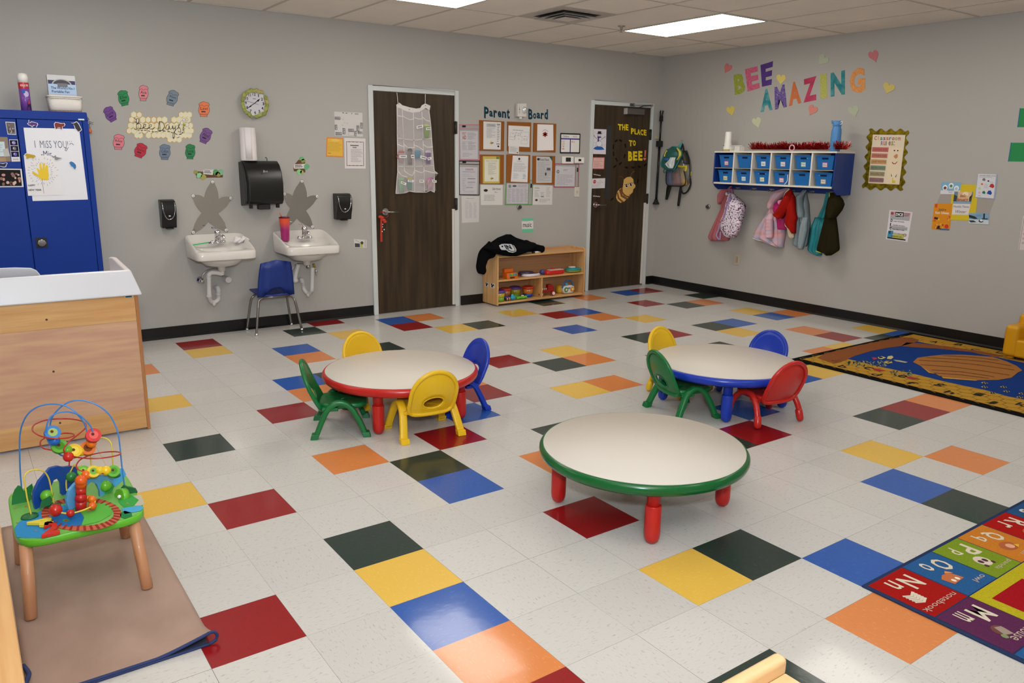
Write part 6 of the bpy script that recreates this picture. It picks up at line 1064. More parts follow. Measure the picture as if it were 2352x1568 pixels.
def dice(q, S):
    q.poly(S, [(.05, .03), (.94, .03), (.93, .3), (.08, .3)], 'c9a0a4', 1); q.rect(S, .08, .15, .9, .3, 'a8aaac', 1.2); q.poly(S, [(.27, .04), (.64, .03), (.66, .18), (.3, .2)], '161616', 2); q.text(S, 'DICE', .31, .07, .62, .165, 'f0f0f0', 3, .03); q.text(S, 'YOUR', .67, .05, .9, .1, '33333a', 2, .02); q.text(S, 'BODY', .68, .11, .88, .16, '33333a', 2, .02); q.circ(S, .14, .1, .07, .05, '9a4a50', 2, 8)
    q.rect(S, .1, .52, .9, .62, 'a4a6a8', 1); q.poly(S, [(.06, .7), (.3, .68), (.28, .92), (.05, .92)], '4a90b4', 1.2); q.poly(S, [(.3, .8), (.8, .76), (.8, .92), (.28, .92)], 'b8b85a', 1.2)
    for i, (a_, b_) in enumerate((('D', 'eep breath'), ('I', 'dentify emotion'), ('C', 'reate ideas to calm'), ('E', 'xplore why I am'))): v = .29 + i * .135; q.text(S, a_, .11, v, .20 if a_ != 'I' else .15, v + .1, '17171c', 3, .03); q.text(S, b_, .24, v + .045, .72 + .06 * (i > 0), v + .085, '2c2c30', 3, .02)
    q.text(S, 'feeling this way', .22, .845, .72, .885, '2c2c30', 3, .02); q.circ(S, .84, .78, .07, .05, '7a5a50', 3, 10); q.circ(S, .84, .78, .05, .035, 'c9b8a8', 4, 10); q.rect(S, .06, .92, .9, .96, '1c1c1c', 3)
flat('dice_sheet', 'white framed sheet headed DICE with blue and yellow corner', 'sheet', quad(RIGHT, *k7((385, 1118), (628, 1140), (575, 1456), (345, 1425))), 'dcd9dc', dice, group=GM)
flat('grey_sheet', 'plain grey sheet between the snow globe card and orange sheet', 'sheet', quad(RIGHT, *k7((930, 940), (1045, 945), (1030, 1060), (880, 1050))), 'a39c94', None, th=.0006, group=GM); flat('grey_sheet', 'plain grey sheet below the winter clothing chart', 'sheet', quad(RIGHT, *k7((1310, 990), (1500, 1000), (1440, 1160), (1290, 1160))), 'a39c94', None, th=.0006, group=GM)
flat('yellow_board', 'yellow backing sheet at the centre of the winter display', 'sheet', quad(rightp(.001), *k7((1045, 843), (1328, 850), (1288, 1230), (1025, 1222))), 'd3b92c', None, th=.0008, group=GM); R2 = rightp(.002)
def hello(q, S):
    q.rect(S, 0, 0, 1, .52, '6f8a98', 1); q.poly(S, [(0, .12), (.2, .2), (.15, .42), (0, .48)], '3c4a50', 2); q.poly(S, [(1, .1), (.86, .22), (.88, .42), (1, .48)], '4a4a48', 2); q.poly(S, [(.2, 0), (.95, 0), (.9, .4), (.22, .4)], 'd8b890', 2); q.circ(S, .62, .1, .16, .1, 'ecd8b4', 3, 14); q.rect(S, .0, .42, 1, .52, '8aa4b4', 3)
    q.text(S, 'hello', .34, .1, .68, .24, 'a8401c', 5, .01, shear=.3); q.text(S, 'January', .16, .26, .84, .44, 'a8401c', 5, .01, shear=.3); q.rect(S, 0, .52, 1, 1, 'dcd6d4', 1); q.text(S, 'Monthly Theme', .04, .6, .94, .72, '4a4a50', 2, 0, shear=.2); q.text(S, 'Winter', .2, .8, .85, .93, '4a4a50', 2, 0, shear=.2)
flat('january_sheet', 'hello January picture with Monthly Theme Winter written below', 'sheet', quad(R2, *k7((1072, 922), (1272, 925), (1218, 1168), (1045, 1165))), 'dcd6d4', hello, th=.0008, group=GM)
def globes(q, S):
    q.rect(S, 0, 0, 1, .68, '7fb0cc', 1)
    for (u, v, c) in ((.22, .45, '7a4a44'), (.52, .28, '5a8a5a'), (.8, .5, 'b8c4c8')): q.circ(S, u, v, .13, .22, 'e4eef0', 2, 16); q.circ(S, u, v + .04, .08, .13, c, 3, 8); q.rect(S, u - .1, v + .18, u + .1, v + .26, 'd8d8dc', 3)
    q.text(S, 'globes', .4, .68, .68, .76, 'b04a54', 2); q.text(S, 'winter', .42, .8, .62, .88, '55606a', 2)
flat('snow_globe_card', 'card with three snow globes on blue, upper left of the winter display', 'sheet', quad(R2, *k7((935, 820), (1143, 824), (1128, 950), (922, 948))), 'dcdce0', globes, group=GM)
def wear(q, S):
    q.text(S, 'WINTER WEAR GUIDE', .1, .05, .92, .085, '4a4a52', 1, .02); q.bars(S, .1, .11, .85, .16, 2, '9a9aa4', 3)
    for (u, v, c, r) in ((.35, .23, '77777c', .09), (.58, .28, '1f2a44', .05), (.28, .42, 'd0683c', .06), (.78, .47, 'b8383c', .13), (.18, .6, 'c4cc9c', .08), (.42, .76, '1f7a54', .09), (.7, .75, '2c4a9c', .13), (.2, .78, 'e0a8b4', .07)): q.poly(S, [(u - r, v + r * .3), (u - r * .5, v - r * .6), (u + r * .4, v - r * .7), (u + r, v + r * .1), (u + r * .6, v + r * .7), (u - r * .3, v + r * .5)], c, 1)
    q.bars(S, .4, .4, .62, .6, 5, 'b0b0b8', 5); q.bars(S, .65, .3, .9, .36, 2, 'a8a8b4', 6); q.bars(S, .15, .9, .3, .95, 1, '6a7ab0', 7)
flat('winter_wear_chart', 'pale blue edged winter wear chart with small clothes, upper right', 'sheet', quad(R2, *k7((1318, 733), (1530, 740), (1500, 1003), (1287, 985))), '9aa8c0', lambda q, S: (q.rect(S, .03, .0, .93, .97, 'd4d4d8', .5), wear(q, S)), group=GM)
def orng(q, S):
    rr = random.Random(5)
    for i in range(22): q.circ(S, rr.uniform(.06, .94), rr.uniform(.42, .95), rr.uniform(.025, .06), rr.uniform(.02, .04), rr.choice(['e8c050', 'c8742c', 'd8a0a0', 'e8b040', 'b84a30']), 1, 8)
    q.text(S, '365+', .28, .19, .72, .28, '6a6450', 2, .02); q.text(S, 'fun ideas', .12, .3, .88, .4, 'ece4d0', 2, .02); q.poly(S, [(.06, .02), (.2, .02), (.18, .16), (.06, .14)], 'c84a30', 1); q.poly(S, [(.1, .52), (.32, .54), (.28, .62), (.08, .6)], '4a2a34', 2); q.circ(S, .82, .86, .11, .08, 'c83a28', 2, 12); q.poly(S, [(.34, .85), (.46, .85), (.46, .93), (.54, .98), (.26, .98)], '3a2420', 3); q.rect(S, .5, .95, .98, 1, '3a6a9c', 2)
flat('orange_sheet', 'orange activity sheet with fruit drawings, lower left of the display', 'sheet', quad(R2, *k7((858, 1048), (1048, 1050), (1020, 1332), (828, 1318))), 'd98c20', orng, group=GM)
flat('winter_car_card', 'blue winter road picture card, lower right of the display', 'sheet', quad(R2, *k7((1228, 1150), (1440, 1153), (1432, 1270), (1222, 1258))), '7fa4c0', lambda q, S: (q.poly(S, [(0, .15), (.3, .3), (.45, .5), (.3, .55), (0, .42)], '2c3438', 1), q.rect(S, 0, .6, 1, 1, 'c4d0d4', 1), q.rect(S, .72, .02, .8, .5, '2c3a3c', 2), q.rect(S, .66, .45, .95, .55, '3c4a4c', 2), q.circ(S, .62, .72, .12, .14, '3a3a3a', 2, 10), q.circ(S, .64, .66, .08, .1, 'e4e4e4', 3, 10), q.poly(S, [(0, .7), (.25, .68), (.4, .85), (.1, .9)], '3a4448', 2), q.bars(S, .35, .15, .65, .35, 2, '5a8ab0', 4)), group=GM)
for l, c in (('upper green paper rectangle cut by the right edge of the view', ((1764, 40), (2000, 40), (1990, 241), (1742, 239))), ('lower green paper rectangle cut by the right edge of the view', ((1668, 404), (1990, 405), (1975, 606), (1643, 602)))):
    flat('green_paper', l, 'paper', quad(RIGHT, *k7(*c)), '2f8a50', lambda q, S: q.line(S, [(.0, 1), (.02, 0)], .006, '2c6a94', 1), group=GM)
flat('lined_paper', 'white lined sheet on the right wall below the green papers', 'paper', quad(RIGHT, *k7((1800, 1180), (2050, 1182), (2040, 1545), (1745, 1538))), 'cfc8c4', lambda q, S: (q.line(S, [(.06, 0), (.03, 1)], .003, '9a6a60', 1), q.bars(S, .1, .1, .9, .9, 6, 'b4aca8', 6)), group=GM)
boxthing('wall_outlet', 'cream electrical outlet plate low on the right wall', 'outlet', RIGHT, kR5((575, 1203), (655, 1207), (645, 1362), (563, 1353)), .006, plast('bdb29e', .4), .002, lambda t, S: part(t, 'socket_face', lambda q: q.rect(S, .3, .2, .7, .8, 'a89c88', 0, th=.003)))
# ================= low shelf with toys and sweater =================
kh2 = K(1100, 570, 9.408); SX0, SX1, SY = 3.515, 4.725, 3.885
t = thing('low_shelf', 'low maple toy shelf with a divider under the parent board', 'shelf', ((SX0 + SX1) / 2, (SY + YB) / 2, 0))
for x in (SX0, SX1 - .018): part(t, 'side_panel', lambda q: q.prism([(x, SY, .012), (x, YB - .008, .012), (x, YB - .008, .56), (x, SY + .03, .56), (x, SY, .54)], (.018, 0, 0), M_maple_z), bev=.004)
part(t, 'top_board', lambda q: q.box(SX0 + .018, SX1 - .018, SY + .012, YB - .03, .515, .533, M_maple_x), bev=.004); part(t, 'middle_shelf', lambda q: q.box(SX0 + .018, SX1 - .018, SY + .004, YB - .03, .262, .28, M_maple_x), bev=.004); part(t, 'bottom_shelf', lambda q: q.box(SX0 + .018, SX1 - .018, SY + .004, YB - .03, .024, .042, M_maple_x), bev=.004)
part(t, 'back_panel', lambda q: q.box(SX0 + .018, SX1 - .018, YB - .03, YB - .022, .02, .56, wood_mat('birch_back', 'c09468', 'b4865c', 0, .5))); part(t, 'divider', lambda q: q.box(4.105, 4.122, SY + .006, YB - .03, .042, .262, M_maple_z))
SL = Plane((SX0 - .0005, 0, 0), (-1, 0, 0))
for c in (((132, 735), (208, 738), (206, 830), (135, 822)), ((245, 750), (340, 765), (338, 862), (248, 850))):
    S = quad(SL, *kh2(*c)); part(t, 'picture_sticker', lambda q: (q.rect(S, 0, 0, 1, 1, 'd8d4ce', 0), q.poly(S, [(.1, .1), (.5, .05), (.45, .4), (.8, .1), (.9, .5), (.6, .6), (.7, .85), (.2, .9), (.3, .5)], '2a2622', 1)))
MID = HP(.281); LOW = HP(.043); GTY = 'toys on the low shelf'
def base(pl, x, y, ymax=4.1): p = pl.at(*kh2(x, y)); p.y = min(max(p.y, SY + .04), ymax); return p
p = base(MID, 555, 610); p.y = 3.96; OR = plast('e2701c'); t = thing('toy_keyboard', 'orange toy with coloured piano keys at the left of the middle shelf', 'toy', p, group=GTY)
part(t, 'body', lambda q: (q.box(p.x - .085, p.x + .06, p.y - .045, p.y + .05, p.z + .016, p.z + .06, OR), q.box(p.x - .085, p.x + .03, p.y + .0, p.y + .05, p.z + .06, p.z + .105, OR)), bev=.008); part(t, 'foot', lambda q: q.box(p.x - .085, p.x - .045, p.y - .045, p.y + .05, p.z, p.z + .018, OR), bev=.004); part(t, 'foot', lambda q: q.box(p.x + .02, p.x + .06, p.y - .045, p.y + .05, p.z, p.z + .018, OR), bev=.004)
for i, c in enumerate(('2f9a9a', '8ab83a', '4a9ab8', '2f8a8a')): part(t, 'key', lambda q: q.box(p.x - .055 + i * .026, p.x - .032 + i * .026, p.y - .05, p.y - .044, p.z + .03, p.z + .054, plast(c)), bev=.002)
p = base(MID, 950, 560); p.y = 3.975; t = thing('toy_laptop', 'white and purple oval toy tablet lying on the middle shelf', 'toy', p, group=GTY)
part(t, 'base', lambda q: q.lathe([(.11, 0), (.118, .008), (.118, .02), (.1, .03)], plast('d8d0dc'), 28, p, sq=.6)); part(t, 'purple_lid', lambda q: q.lathe([(.095, .02), (.1, .03), (.09, .046), (.05, .05)], plast('3a3050'), 28, p + Vector((-.035, .04, 0)), sq=.7)); part(t, 'screen', lambda q: q.lathe([(.085, .0305), (.08, .032)], plast('3a3020'), 24, p + Vector((.01, -.01, 0)), sq=.45))
p = base(MID, 1450, 520); p.y = 3.975; RD = plast('c4241c'); t = thing('toy_piano', 'flat red toy piano with white keys on the middle shelf', 'toy', p, group=GTY)
part(t, 'body', lambda q: q.loft([rr_ring(p.x, p.y, p.z + z, a, b_, 32, 4) for z, a, b_ in ((0, .125, .062), (.012, .13, .066), (.038, .13, .066), (.046, .122, .06))], RD)); part(t, 'keys', lambda q: [q.box(p.x - .075 + i * .024, p.x - .054 + i * .024, p.y - .045, p.y + .02, p.z + .044, p.z + .05, plast('ddd8d4')) for i in range(8)]); part(t, 'red_bump', lambda q: q.ell(p + Vector((.02, .03, .05)), (.025, .02, .014), RD, 10, 6)); part(t, 'blue_dial', lambda q: q.ell(p + Vector((-.145, .01, .03)), (.03, .03, .028), plast('3a4a8c'), 14, 8))
p = base(MID, 1900, 480); p.y = 3.985; t = thing('toy_drum', 'teal and lime round toy with white top at the right of the middle shelf', 'toy', p, group=GTY)
part(t, 'body', lambda q: q.lathe([(.06, 0), (.1, .01), (.108, .02)], plast('a4b82a'), 28, p, sq=.7)); part(t, 'upper_shell', lambda q: q.lathe([(.108, .02), (.102, .04), (.06, .05)], plast('26888a'), 28, p, sq=.7)); part(t, 'white_top', lambda q: q.box(p.x - .05, p.x + .02, p.y - .015, p.y + .03, p.z + .048, p.z + .062, WH), bev=.004); part(t, 'lime_spout', lambda q: q.ell(p + Vector((.1, -.01, .024)), (.04, .03, .018), plast('b4c030'), 12, 7))
def bucket(label, x, y, y_, top, mid, bot, face=True, r=.062):
    p = base(LOW, x, y); p.y = y_; p.x = Plane((0, y_, 0), (0, -1, 0)).at(*kh2(x, y)).x; t = thing('toy_bucket', label, 'toy bucket', p, group='stacking face buckets on the bottom shelf')
    part(t, 'lower_band', lambda q: q.lathe([(r * .82, 0), (r * .86, .04)], plast(bot), 24, p)); part(t, 'face_band', lambda q: q.lathe([(r * .86, .04), (r * .96, .098)], plast(mid), 24, p)); part(t, 'lid', lambda q: q.lathe([(r * 1.08, .096), (r * 1.1, .104), (r * 1.08, .116), (r * .8, .122), (r * .75, .116)], plast(top), 24, p))
    if face:
        for s_ in (-1, 1): part(t, 'eye', lambda q: (q.ell(p + Vector((-.028 + .0 + s_ * .012, -r * .86, .075)), (.009, .005, .009), WH, 8, 6), q.ell(p + Vector((-.028 + s_ * .012, -r * .93, .074)), (.004, .003, .005), BK, 6, 5)))
bucket('purple lidded yellow face bucket half hidden at the far left', 440, 1120, 3.96, '5c3a90', 'c8b824', '6aa82c', True); bucket('red lidded orange face bucket with blue base on the left', 570, 1100, 4.05, 'c4442c', 'd87c3a', '1c3c8c'); bucket('purple lidded yellow green face bucket in the middle', 780, 1040, 4.07, '5a3a8c', 'b8a828', '5a9c2c'); bucket('red lidded orange face bucket nearest the divider', 1055, 1070, 4.02, 'c8341c', 'dc7c24', '1c4494')
p = base(LOW, 700, 1125); p.y = 3.93; t = thing('toy_bee', 'small light blue and orange toy lying before the buckets', 'toy', p, group=GTY); part(t, 'head', lambda q: q.ell(p + Vector((.02, 0, .026)), (.034, .026, .026), plast('2c94b8'), 16, 10)); part(t, 'striped_body', lambda q: [q.ell(p + Vector((-.03 - i * .014, 0, .020)), (.012, .018, .018), plast(('e08a4c', '2a2a3c')[i % 2]), 12, 8) for i in range(4)]); part(t, 'wing', lambda q: q.ell(p + Vector((.015, .0, .055)), (.018, .008, .012), plast('4ab4cc'), 10, 6))
p = base(LOW, 940, 1100); p.y = 3.935; t = thing('toy_crocodile', 'bright green crocodile toy lying before the buckets', 'toy', p, group=GTY); part(t, 'body', lambda q: [q.ell(p + Vector((-.055 + i * .022, .003 * (i % 2), .018)), (.015, .02, .016), plast('5ab82c'), 12, 8) for i in range(6)]); part(t, 'snout', lambda q: q.ell(p + Vector((-.085, .005, .03)), (.028, .014, .009), plast('4aa82c'), 12, 8)); part(t, 'cream_patch', lambda q: q.ell(p + Vector((.01, .0, .036)), (.022, .014, .008), plast('d8c87c'), 10, 6))
p = base(LOW, 1510, 1030); p.y = 3.965; t = thing('toy_truck', 'red wooden toy truck with white wheels right of the divider', 'toy', p, group=GTY); RW = plast('9c1814')
part(t, 'chassis', lambda q: q.prism([(p.x - .13, p.y - .025, p.z + .04), (p.x + .07, p.y - .025, p.z + .05), (p.x + .07, p.y - .025, p.z + .075), (p.x - .13, p.y - .025, p.z + .06)], (0, .06, 0), RW), bev=.004); part(t, 'cab', lambda q: q.prism([(p.x + .0, p.y - .02, p.z + .07), (p.x + .085, p.y - .02, p.z + .07), (p.x + .085, p.y - .02, p.z + .10), (p.x + .05, p.y - .02, p.z + .128), (p.x - .0, p.y - .02, p.z + .125)], (0, .05, 0), RW), bev=.005)
part(t, 'pegs', lambda q: [q.cyl(p + Vector((-.11 + i * .024, .005, .055)), p + Vector((-.105 + i * .024, .005, .085)), .005, WH, n=8) for i in range(5)])
for wx in (-.115, .055): part(t, 'wheel', lambda q: (q.cyl(p + Vector((wx, -.045, .028)), p + Vector((wx, -.028, .028)), .028, RW, n=20), q.cyl(p + Vector((wx, -.05, .028)), p + Vector((wx, -.044, .028)), .018, WH, n=16)))
p = base(LOW, 1760, 960); p.y = 4.04; t = thing('toy_lantern', 'yellow and lilac round toy beside the toy radio', 'toy', p, group=GTY); part(t, 'body', lambda q: q.lathe([(.045, .0), (.052, .02), (.052, .05), (.045, .085), (.03, .09)], plast('d8a828'), 20, p)); part(t, 'lilac_half', lambda q: q.lathe([(.04, .005), (.045, .03), (.045, .06), (.04, .08)], plast('a894a8'), 20, p + Vector((.05, 0, 0))))
p = base(LOW, 2005, 990); p.y = 3.965; t = thing('toy_radio', 'white toy radio with blue arched handle and two round dials', 'toy', p, group=GTY)
part(t, 'body', lambda q: q.prism([(p.x + x, p.y - .02, p.z + z) for x, z in ((-.06, .003), (.06, .003), (.082, .035), (.078, .075), (.045, .092), (-.045, .092), (-.078, .075), (-.082, .035))], (0, .045, 0), plast('dcdad6')), bev=.008, seg=3); part(t, 'handle', lambda q: q.tube([p + Vector((.078 * math.cos(a), 0, .065 + .085 * math.sin(a))) for a in [PI * i / 12 for i in range(13)]], .009, plast('2c6cb0'), 10))
for x, c in ((-.045, '5a8c50'), (.045, 'd89430')): part(t, 'dial', lambda q: (q.cyl(p + Vector((x, -.022, .048)), p + Vector((x, -.03, .048)), .028, plast(c), n=20), q.cyl(p + Vector((x, -.03, .048)), p + Vector((x, -.033, .048)), .012, plast('e8dcb0'), n=12)))
part(t, 'blue_bird', lambda q: q.ell(p + Vector((-.03, -.01, .108)), (.02, .014, .016), plast('3aa0b8'), 12, 8)); part(t, 'badge', lambda q: q.box(p.x - .015, p.x + .015, p.y - .024, p.y - .02, p.z + .055, p.z + .07, plast('6a7ab0')))
# sweater draped over the shelf's left end
kw = K(1080, 480, 6.532); SWP = Plane((0, 3.86, 0), (0, -1, 0)); SWM = mat('black_knit', '0c0c0e', .95, spec=.08, bump=.3, bscale=250)
t = thing('sweatshirt', 'black sweatshirt with white chest print draped over the shelf\'s left end', 'sweatshirt', SWP.at(*kw(500, 700)))
def rings_tube(pts, m, q, n=14):
    P_ = [(Plane((0, Y, 0), (0, -1, 0)).at(*kw(x, y)), a, b_) for x, y, Y, a, b_ in pts]; C = catmull([v for v, _, _ in P_], 5); A = catmull([Vector((a, b_, 0)) for _, a, b_ in P_], 5); R = []
    for i, c in enumerate(C):
        tg = (C[min(i + 1, len(C) - 1)] - C[max(i - 1, 0)]).normalized(); u = Vector((0, 1, 0)); v = tg.cross(u).normalized(); r = []
        for k in range(n): th = 2 * PI * k / n; r.append(c + v * A[i].x * math.cos(th) * (1 + .06 * math.sin(3 * th + i * .8)) + u * A[i].y * math.sin(th))
        R.append(r)
    q.loft(R, m)
part(t, 'left_sleeve', lambda q: rings_tube([(330, 600, 3.96, .09, .06), (240, 660, 3.95, .075, .06), (180, 760, 3.94, .06, .05), (165, 860, 3.94, .055, .045), (170, 940, 3.94, .05, .04), (165, 975, 3.94, .03, .03)], SWM, q))
part(t, 'right_sleeve', lambda q: rings_tube([(830, 560, 4.0, .07, .06), (920, 570, 3.98, .05, .05), (1000, 590, 3.96, .042, .04), (1085, 600, 3.95, .04, .035), (1092, 602, 3.95, .02, .02)], SWM, q))
SP2 = Plane((0, 3.97, 0), (0, -1, 0))
part(t, 'body', lambda q: puff(q, SP2, kw((560, 380), (430, 430), (300, 520), (200, 590), (280, 640), (420, 680), (560, 710)), kw((620, 380), (700, 430), (860, 480), (1005, 510), (1010, 560), (860, 650), (700, 700)), .09, SWM, 2, .010, -.045, seed=5, e=.5, shift=lambda t: .115 * min(1, max(0, (t - .35) / .3))))
PR_ = Plane((0, 3.795, 0), (0, -1, 0)); WHT = paper('c8ccd0')
part(t, 'chest_print', lambda q: (q.poly(PR_, kw((432, 545), (470, 525), (520, 520), (610, 525), (655, 545), (690, 600), (690, 635), (640, 655), (580, 645), (540, 615), (470, 612), (450, 590)), WHT, 0), q.text(PR_, 'IN', 0, 0, 1, 1, '0c0c0e', 3, .04, quadc=kw((500, 535), (590, 535), (630, 600), (545, 605))), q.line(PR_, kw((630, 530), (665, 590), (670, 630)), .006, '0c0c0e', 3), q.line(PR_, kw((560, 612), (620, 635), (670, 630)), .006, '0c0c0e', 3), q.circ(PR_, *kw(480, 560), 2.2, 2, '0c0c0e', 3, 8)), plabel='white chest print')
p = SWP.at(*kw(1145, 600)); t = thing('chalk_eraser', 'small white stick beside the sweatshirt sleeve on the shelf top', 'marker', (4.08, 3.95, .534)); part(t, 'stick', lambda q: q.cyl((4.03, 3.93, .544), (4.12, 3.94, .544), .010, WH, n=12)); part(t, 'cap', lambda q: q.cyl((4.0, 3.927, .544), (4.03, 3.93, .544), .0105, BK, n=12))
# ================= tables =================
TOPM = mat('laminate_top', 'cec6bb', .5, spec=.22); PL = {'red': plast('b8201a', .28), 'blue': plast('1738a8', .26), 'green': plast('0f6a34', .3), 'yellow': plast('e2b61c', .3), 'dgreen': plast('0c5a28', .22)}
def table(label, loc, rz, rimm, legm):
    t = thing('round_table', label, 'table', (*loc, 0), rz, 'low round activity tables'); W = WM[t.name]; ht = .293
    MB(W).lathe([(.02, ht), (.452, ht), (.4525, ht - .001)], TOPM, 96, cap=True).lathe([(.4525, ht - .001), (.4525, ht - .01)], TOPM, 96, cap=False).build('table_top', t)
    MB(W).lathe([(.30, ht - .04), (.452, ht - .004), (.456, ht - .001), (.462, ht - .004), (.470, ht - .016), (.471, ht - .03), (.465, ht - .044), (.455, ht - .052), (.43, ht - .053), (.40, ht - .047)], rimm, 96, cap=False).build('edge_rim', t)
    for k in range(4):
        a = PI / 4 + k * PI / 2; x, y = .377 * math.cos(a), .377 * math.sin(a)
        l = MB(W).lathe([(.0285, .10), (.0285, ht - .045), (.034, ht - .04)], legm, 24, (x, y, 0)).build('leg', t); WM[l.name] = WM[t.name]
        MB(W).lathe([(.004, 0), (.016, .003), (.027, .013), (.0325, .03), (.034, .05), (.034, .168), (.033, .171), (.0285, .172)], legm, 24, (x, y, 0)).build('leg_extension', l)
    return t
table('low round table with green rim and red legs, nearest the camera, no chairs', (1.341, -.486), math.radians(8), PL['dgreen'], PL['red'])
table('low round table with red rim and red legs, on the left', (1.03, 1.28), math.radians(-2.6), PL['red'], PL['red'])
table('low round table with blue rim and blue legs, on the right', (2.868, .325), math.radians(-1), PL['blue'], PL['blue'])
# ================= toddler chairs =================
def band(q, pts, w, th, m, sm=6):   # strap shaped leg: wide across Y, thin in its own plane
    C = catmull(pts, sm); R = []
    for i, c in enumerate(C):
        tg = (C[min(i + 1, len(C) - 1)] - C[max(i - 1, 0)]).normalized(); u = Vector((0, 1, 0)); v = tg.cross(u).normalized(); r = []
        for k in range(16): a = 2 * PI * k / 16; cc, ss = math.cos(a), math.sin(a); r.append(c + u * (w / 2) * abs(cc) ** .5 * (1 if cc > 0 else -1) + v * (th / 2) * abs(ss) ** .5 * (1 if ss > 0 else -1))
        R.append(r)
    q.loft(R, m)
def chair(m, kind):
    t = thing('toddler_chair', 'x', 'chair', (0, 0, 0), 0, 'moulded toddler chairs around the tables'); SH = .175
    q = MB(); g = 14
    rings = []
    for z, s_ in ((SH - .018, .88), (SH - .022, .97), (SH - .012, 1.02), (SH, 1.0), (SH + .002, .93), (SH - .004, .6), (SH - .006, .1)): rings.append([(x * s_ + .012, y * s_, z + (.006 if abs(y) > .1 and z > SH - .01 else 0)) for x, y, _ in rr_ring(0, 0, 0, .135, .128, 36, 4)])
    q.loft(rings, m); q.build('seat', t)
    def B3(s_, h, off=0): return Vector((-.118 - .30 * h + 1.3 * s_ * s_ - off - .12 * math.sin(PI * min(1, h / .3)) * .25, s_, SH - .03 + h))
    Ht = .262; out = []; n = 56
    for i in range(n):
        a = -PI / 2 + 2 * PI * i / n; c, s_ = math.cos(a), math.sin(a)
        if s_ > 0: y = .135 * c; h = .125 + (Ht - .125) * s_
        else: e = 6; y = .135 * (abs(c) ** (2 / e)) * (1 if c > 0 else -1); h = .125 - .125 * abs(s_) ** (2 / e)
        out.append((y, h))
    hole = kind == 'moulded'; hc = .074; inn = [((.062 if hole else .004) * math.cos(-PI / 2 + 2 * PI * i / n), hc + (.038 if hole else .004) * math.sin(-PI / 2 + 2 * PI * i / n)) for i in range(n)]
    q = MB(); L = []
    for k in range(7): u = (k / 6); L.append([B3(inn[i][0] + (out[i][0] - inn[i][0]) * u, inn[i][1] + (out[i][1] - inn[i][1]) * u) for i in range(n)])
    q.loft(L, m, cap=not hole and False); 
    if not hole: q.add([B3(*p_) for p_ in inn], [tuple(range(n))], m)
    b_ = q.build('backrest', t, solid=.009); WM[b_.name] = WM[t.name]
    q = MB(); q.tube([B3(y, h, .006) for y, h in out], .0125, m, 10, closed=True); q.build('back_rim', b_)
    if hole: q = MB(); q.tube([B3(y, h) for y, h in inn], .0062, m, 8, closed=True); q.build('hand_hole_rim', b_)
    for s_ in (-1, 1):
        q = MB()
        if hole:
            band(q, [(-.138, s_ * .172, .022), (-.105, s_ * .160, .10), (-.068, s_ * .150, .165), (-.01, s_ * .145, .197), (.05, s_ * .147, .170), (.095, s_ * .157, .10), (.128, s_ * .168, .022)], .044, .030, m); l = q.build('side_leg_frame', t)
            WM[l.name] = WM[t.name]
            for x, d in ((-.142, -.01), (.132, .01)): q = MB(); q.loft([[(x + d * (1 - z / .03) + a * .021, s_ * .171 + b2 * .0245, z) for a, b2 in ((-1, -1), (1, -1), (1, 1), (-1, 1))] for z in (0, .03)], m, smooth=False); q.build('foot', l, bev=.003)
            q = MB(); q.obox((-.06, s_ * .135, .158), (.045, 0, 0), (0, .018, 0), (0, 0, .010), m); q.build('seat_bracket', t, bev=.004)
        else:
            q.tube([(-.132, s_ * .170, .05), (-.105, s_ * .160, .12), (-.06, s_ * .148, .175), (.0, s_ * .14, .188), (.06, s_ * .145, .168), (.10, s_ * .155, .12), (.122, s_ * .165, .05)], .0175, m, 14, sm=6); l = q.build('side_leg_frame', t); WM[l.name] = WM[t.name]
            for x, dx in ((-.140, .010), (.130, -.010)):
                q = MB(); P0, P1 = Vector((x, s_ * .173, 0)), Vector((x + dx * 1.8, s_ * .162, .085)); d = (P1 - P0).normalized(); q.lathe([(.004, .004), (.014, .006), (.0205, .016), (.022, .03), (.0215, .075), (.017, .08)], m, 16, P0, d); q.build('foot_cap', l)
            q = MB(); q.obox((-.06, s_ * .130, .158), (.03, 0, 0), (0, .02, 0), (0, 0, .010), m); q.build('seat_bracket', t, bev=.004)
    return t
cA = chair(PL['green'], 'moulded'); cB = chair(PL['red'], 'tube'); R_ = math.radians
def put(o, x, y, deg, label): o.location = (x, y, 0); o.rotation_euler = (0, 0, R_(deg)); o['label'] = label; WM[o.name] = Matrix.Translation((x, y, 0)) @ Matrix.Rotation(R_(deg), 4, 'Z')
put(cA, .622, 1.243, -24, 'green toddler chair in profile, left of the red rimmed table')
for (x, y, d, l, c) in ((.985, .925, 83, 'yellow toddler chair with back to the camera, before the red rimmed table', 'yellow'), (1.03, 1.62, -84, 'yellow toddler chair behind the red rimmed table, only its back showing', 'yellow'), (1.37, 1.235, 178, 'blue toddler chair at the right side of the red rimmed table', 'blue'), (2.515, .345, -14, 'green toddler chair with oval hand hole, left of the blue rimmed table', 'green')):
    dup(cA, (x, y, 0), R_(d), l, swap={PL['green']: PL[c]})
put(cB, 2.84, -.022, 81, 'red toddler chair with back to the camera, before the blue rimmed table')
for (x, y, d, l, c) in ((2.85, .67, -84, 'yellow toddler chair behind the blue rimmed table', 'yellow'), (3.20, .35, 186, 'blue toddler chair at the far right side of the blue rimmed table', 'blue')): dup(cB, (x, y, 0), R_(d), l, swap={PL['red']: PL[c]})
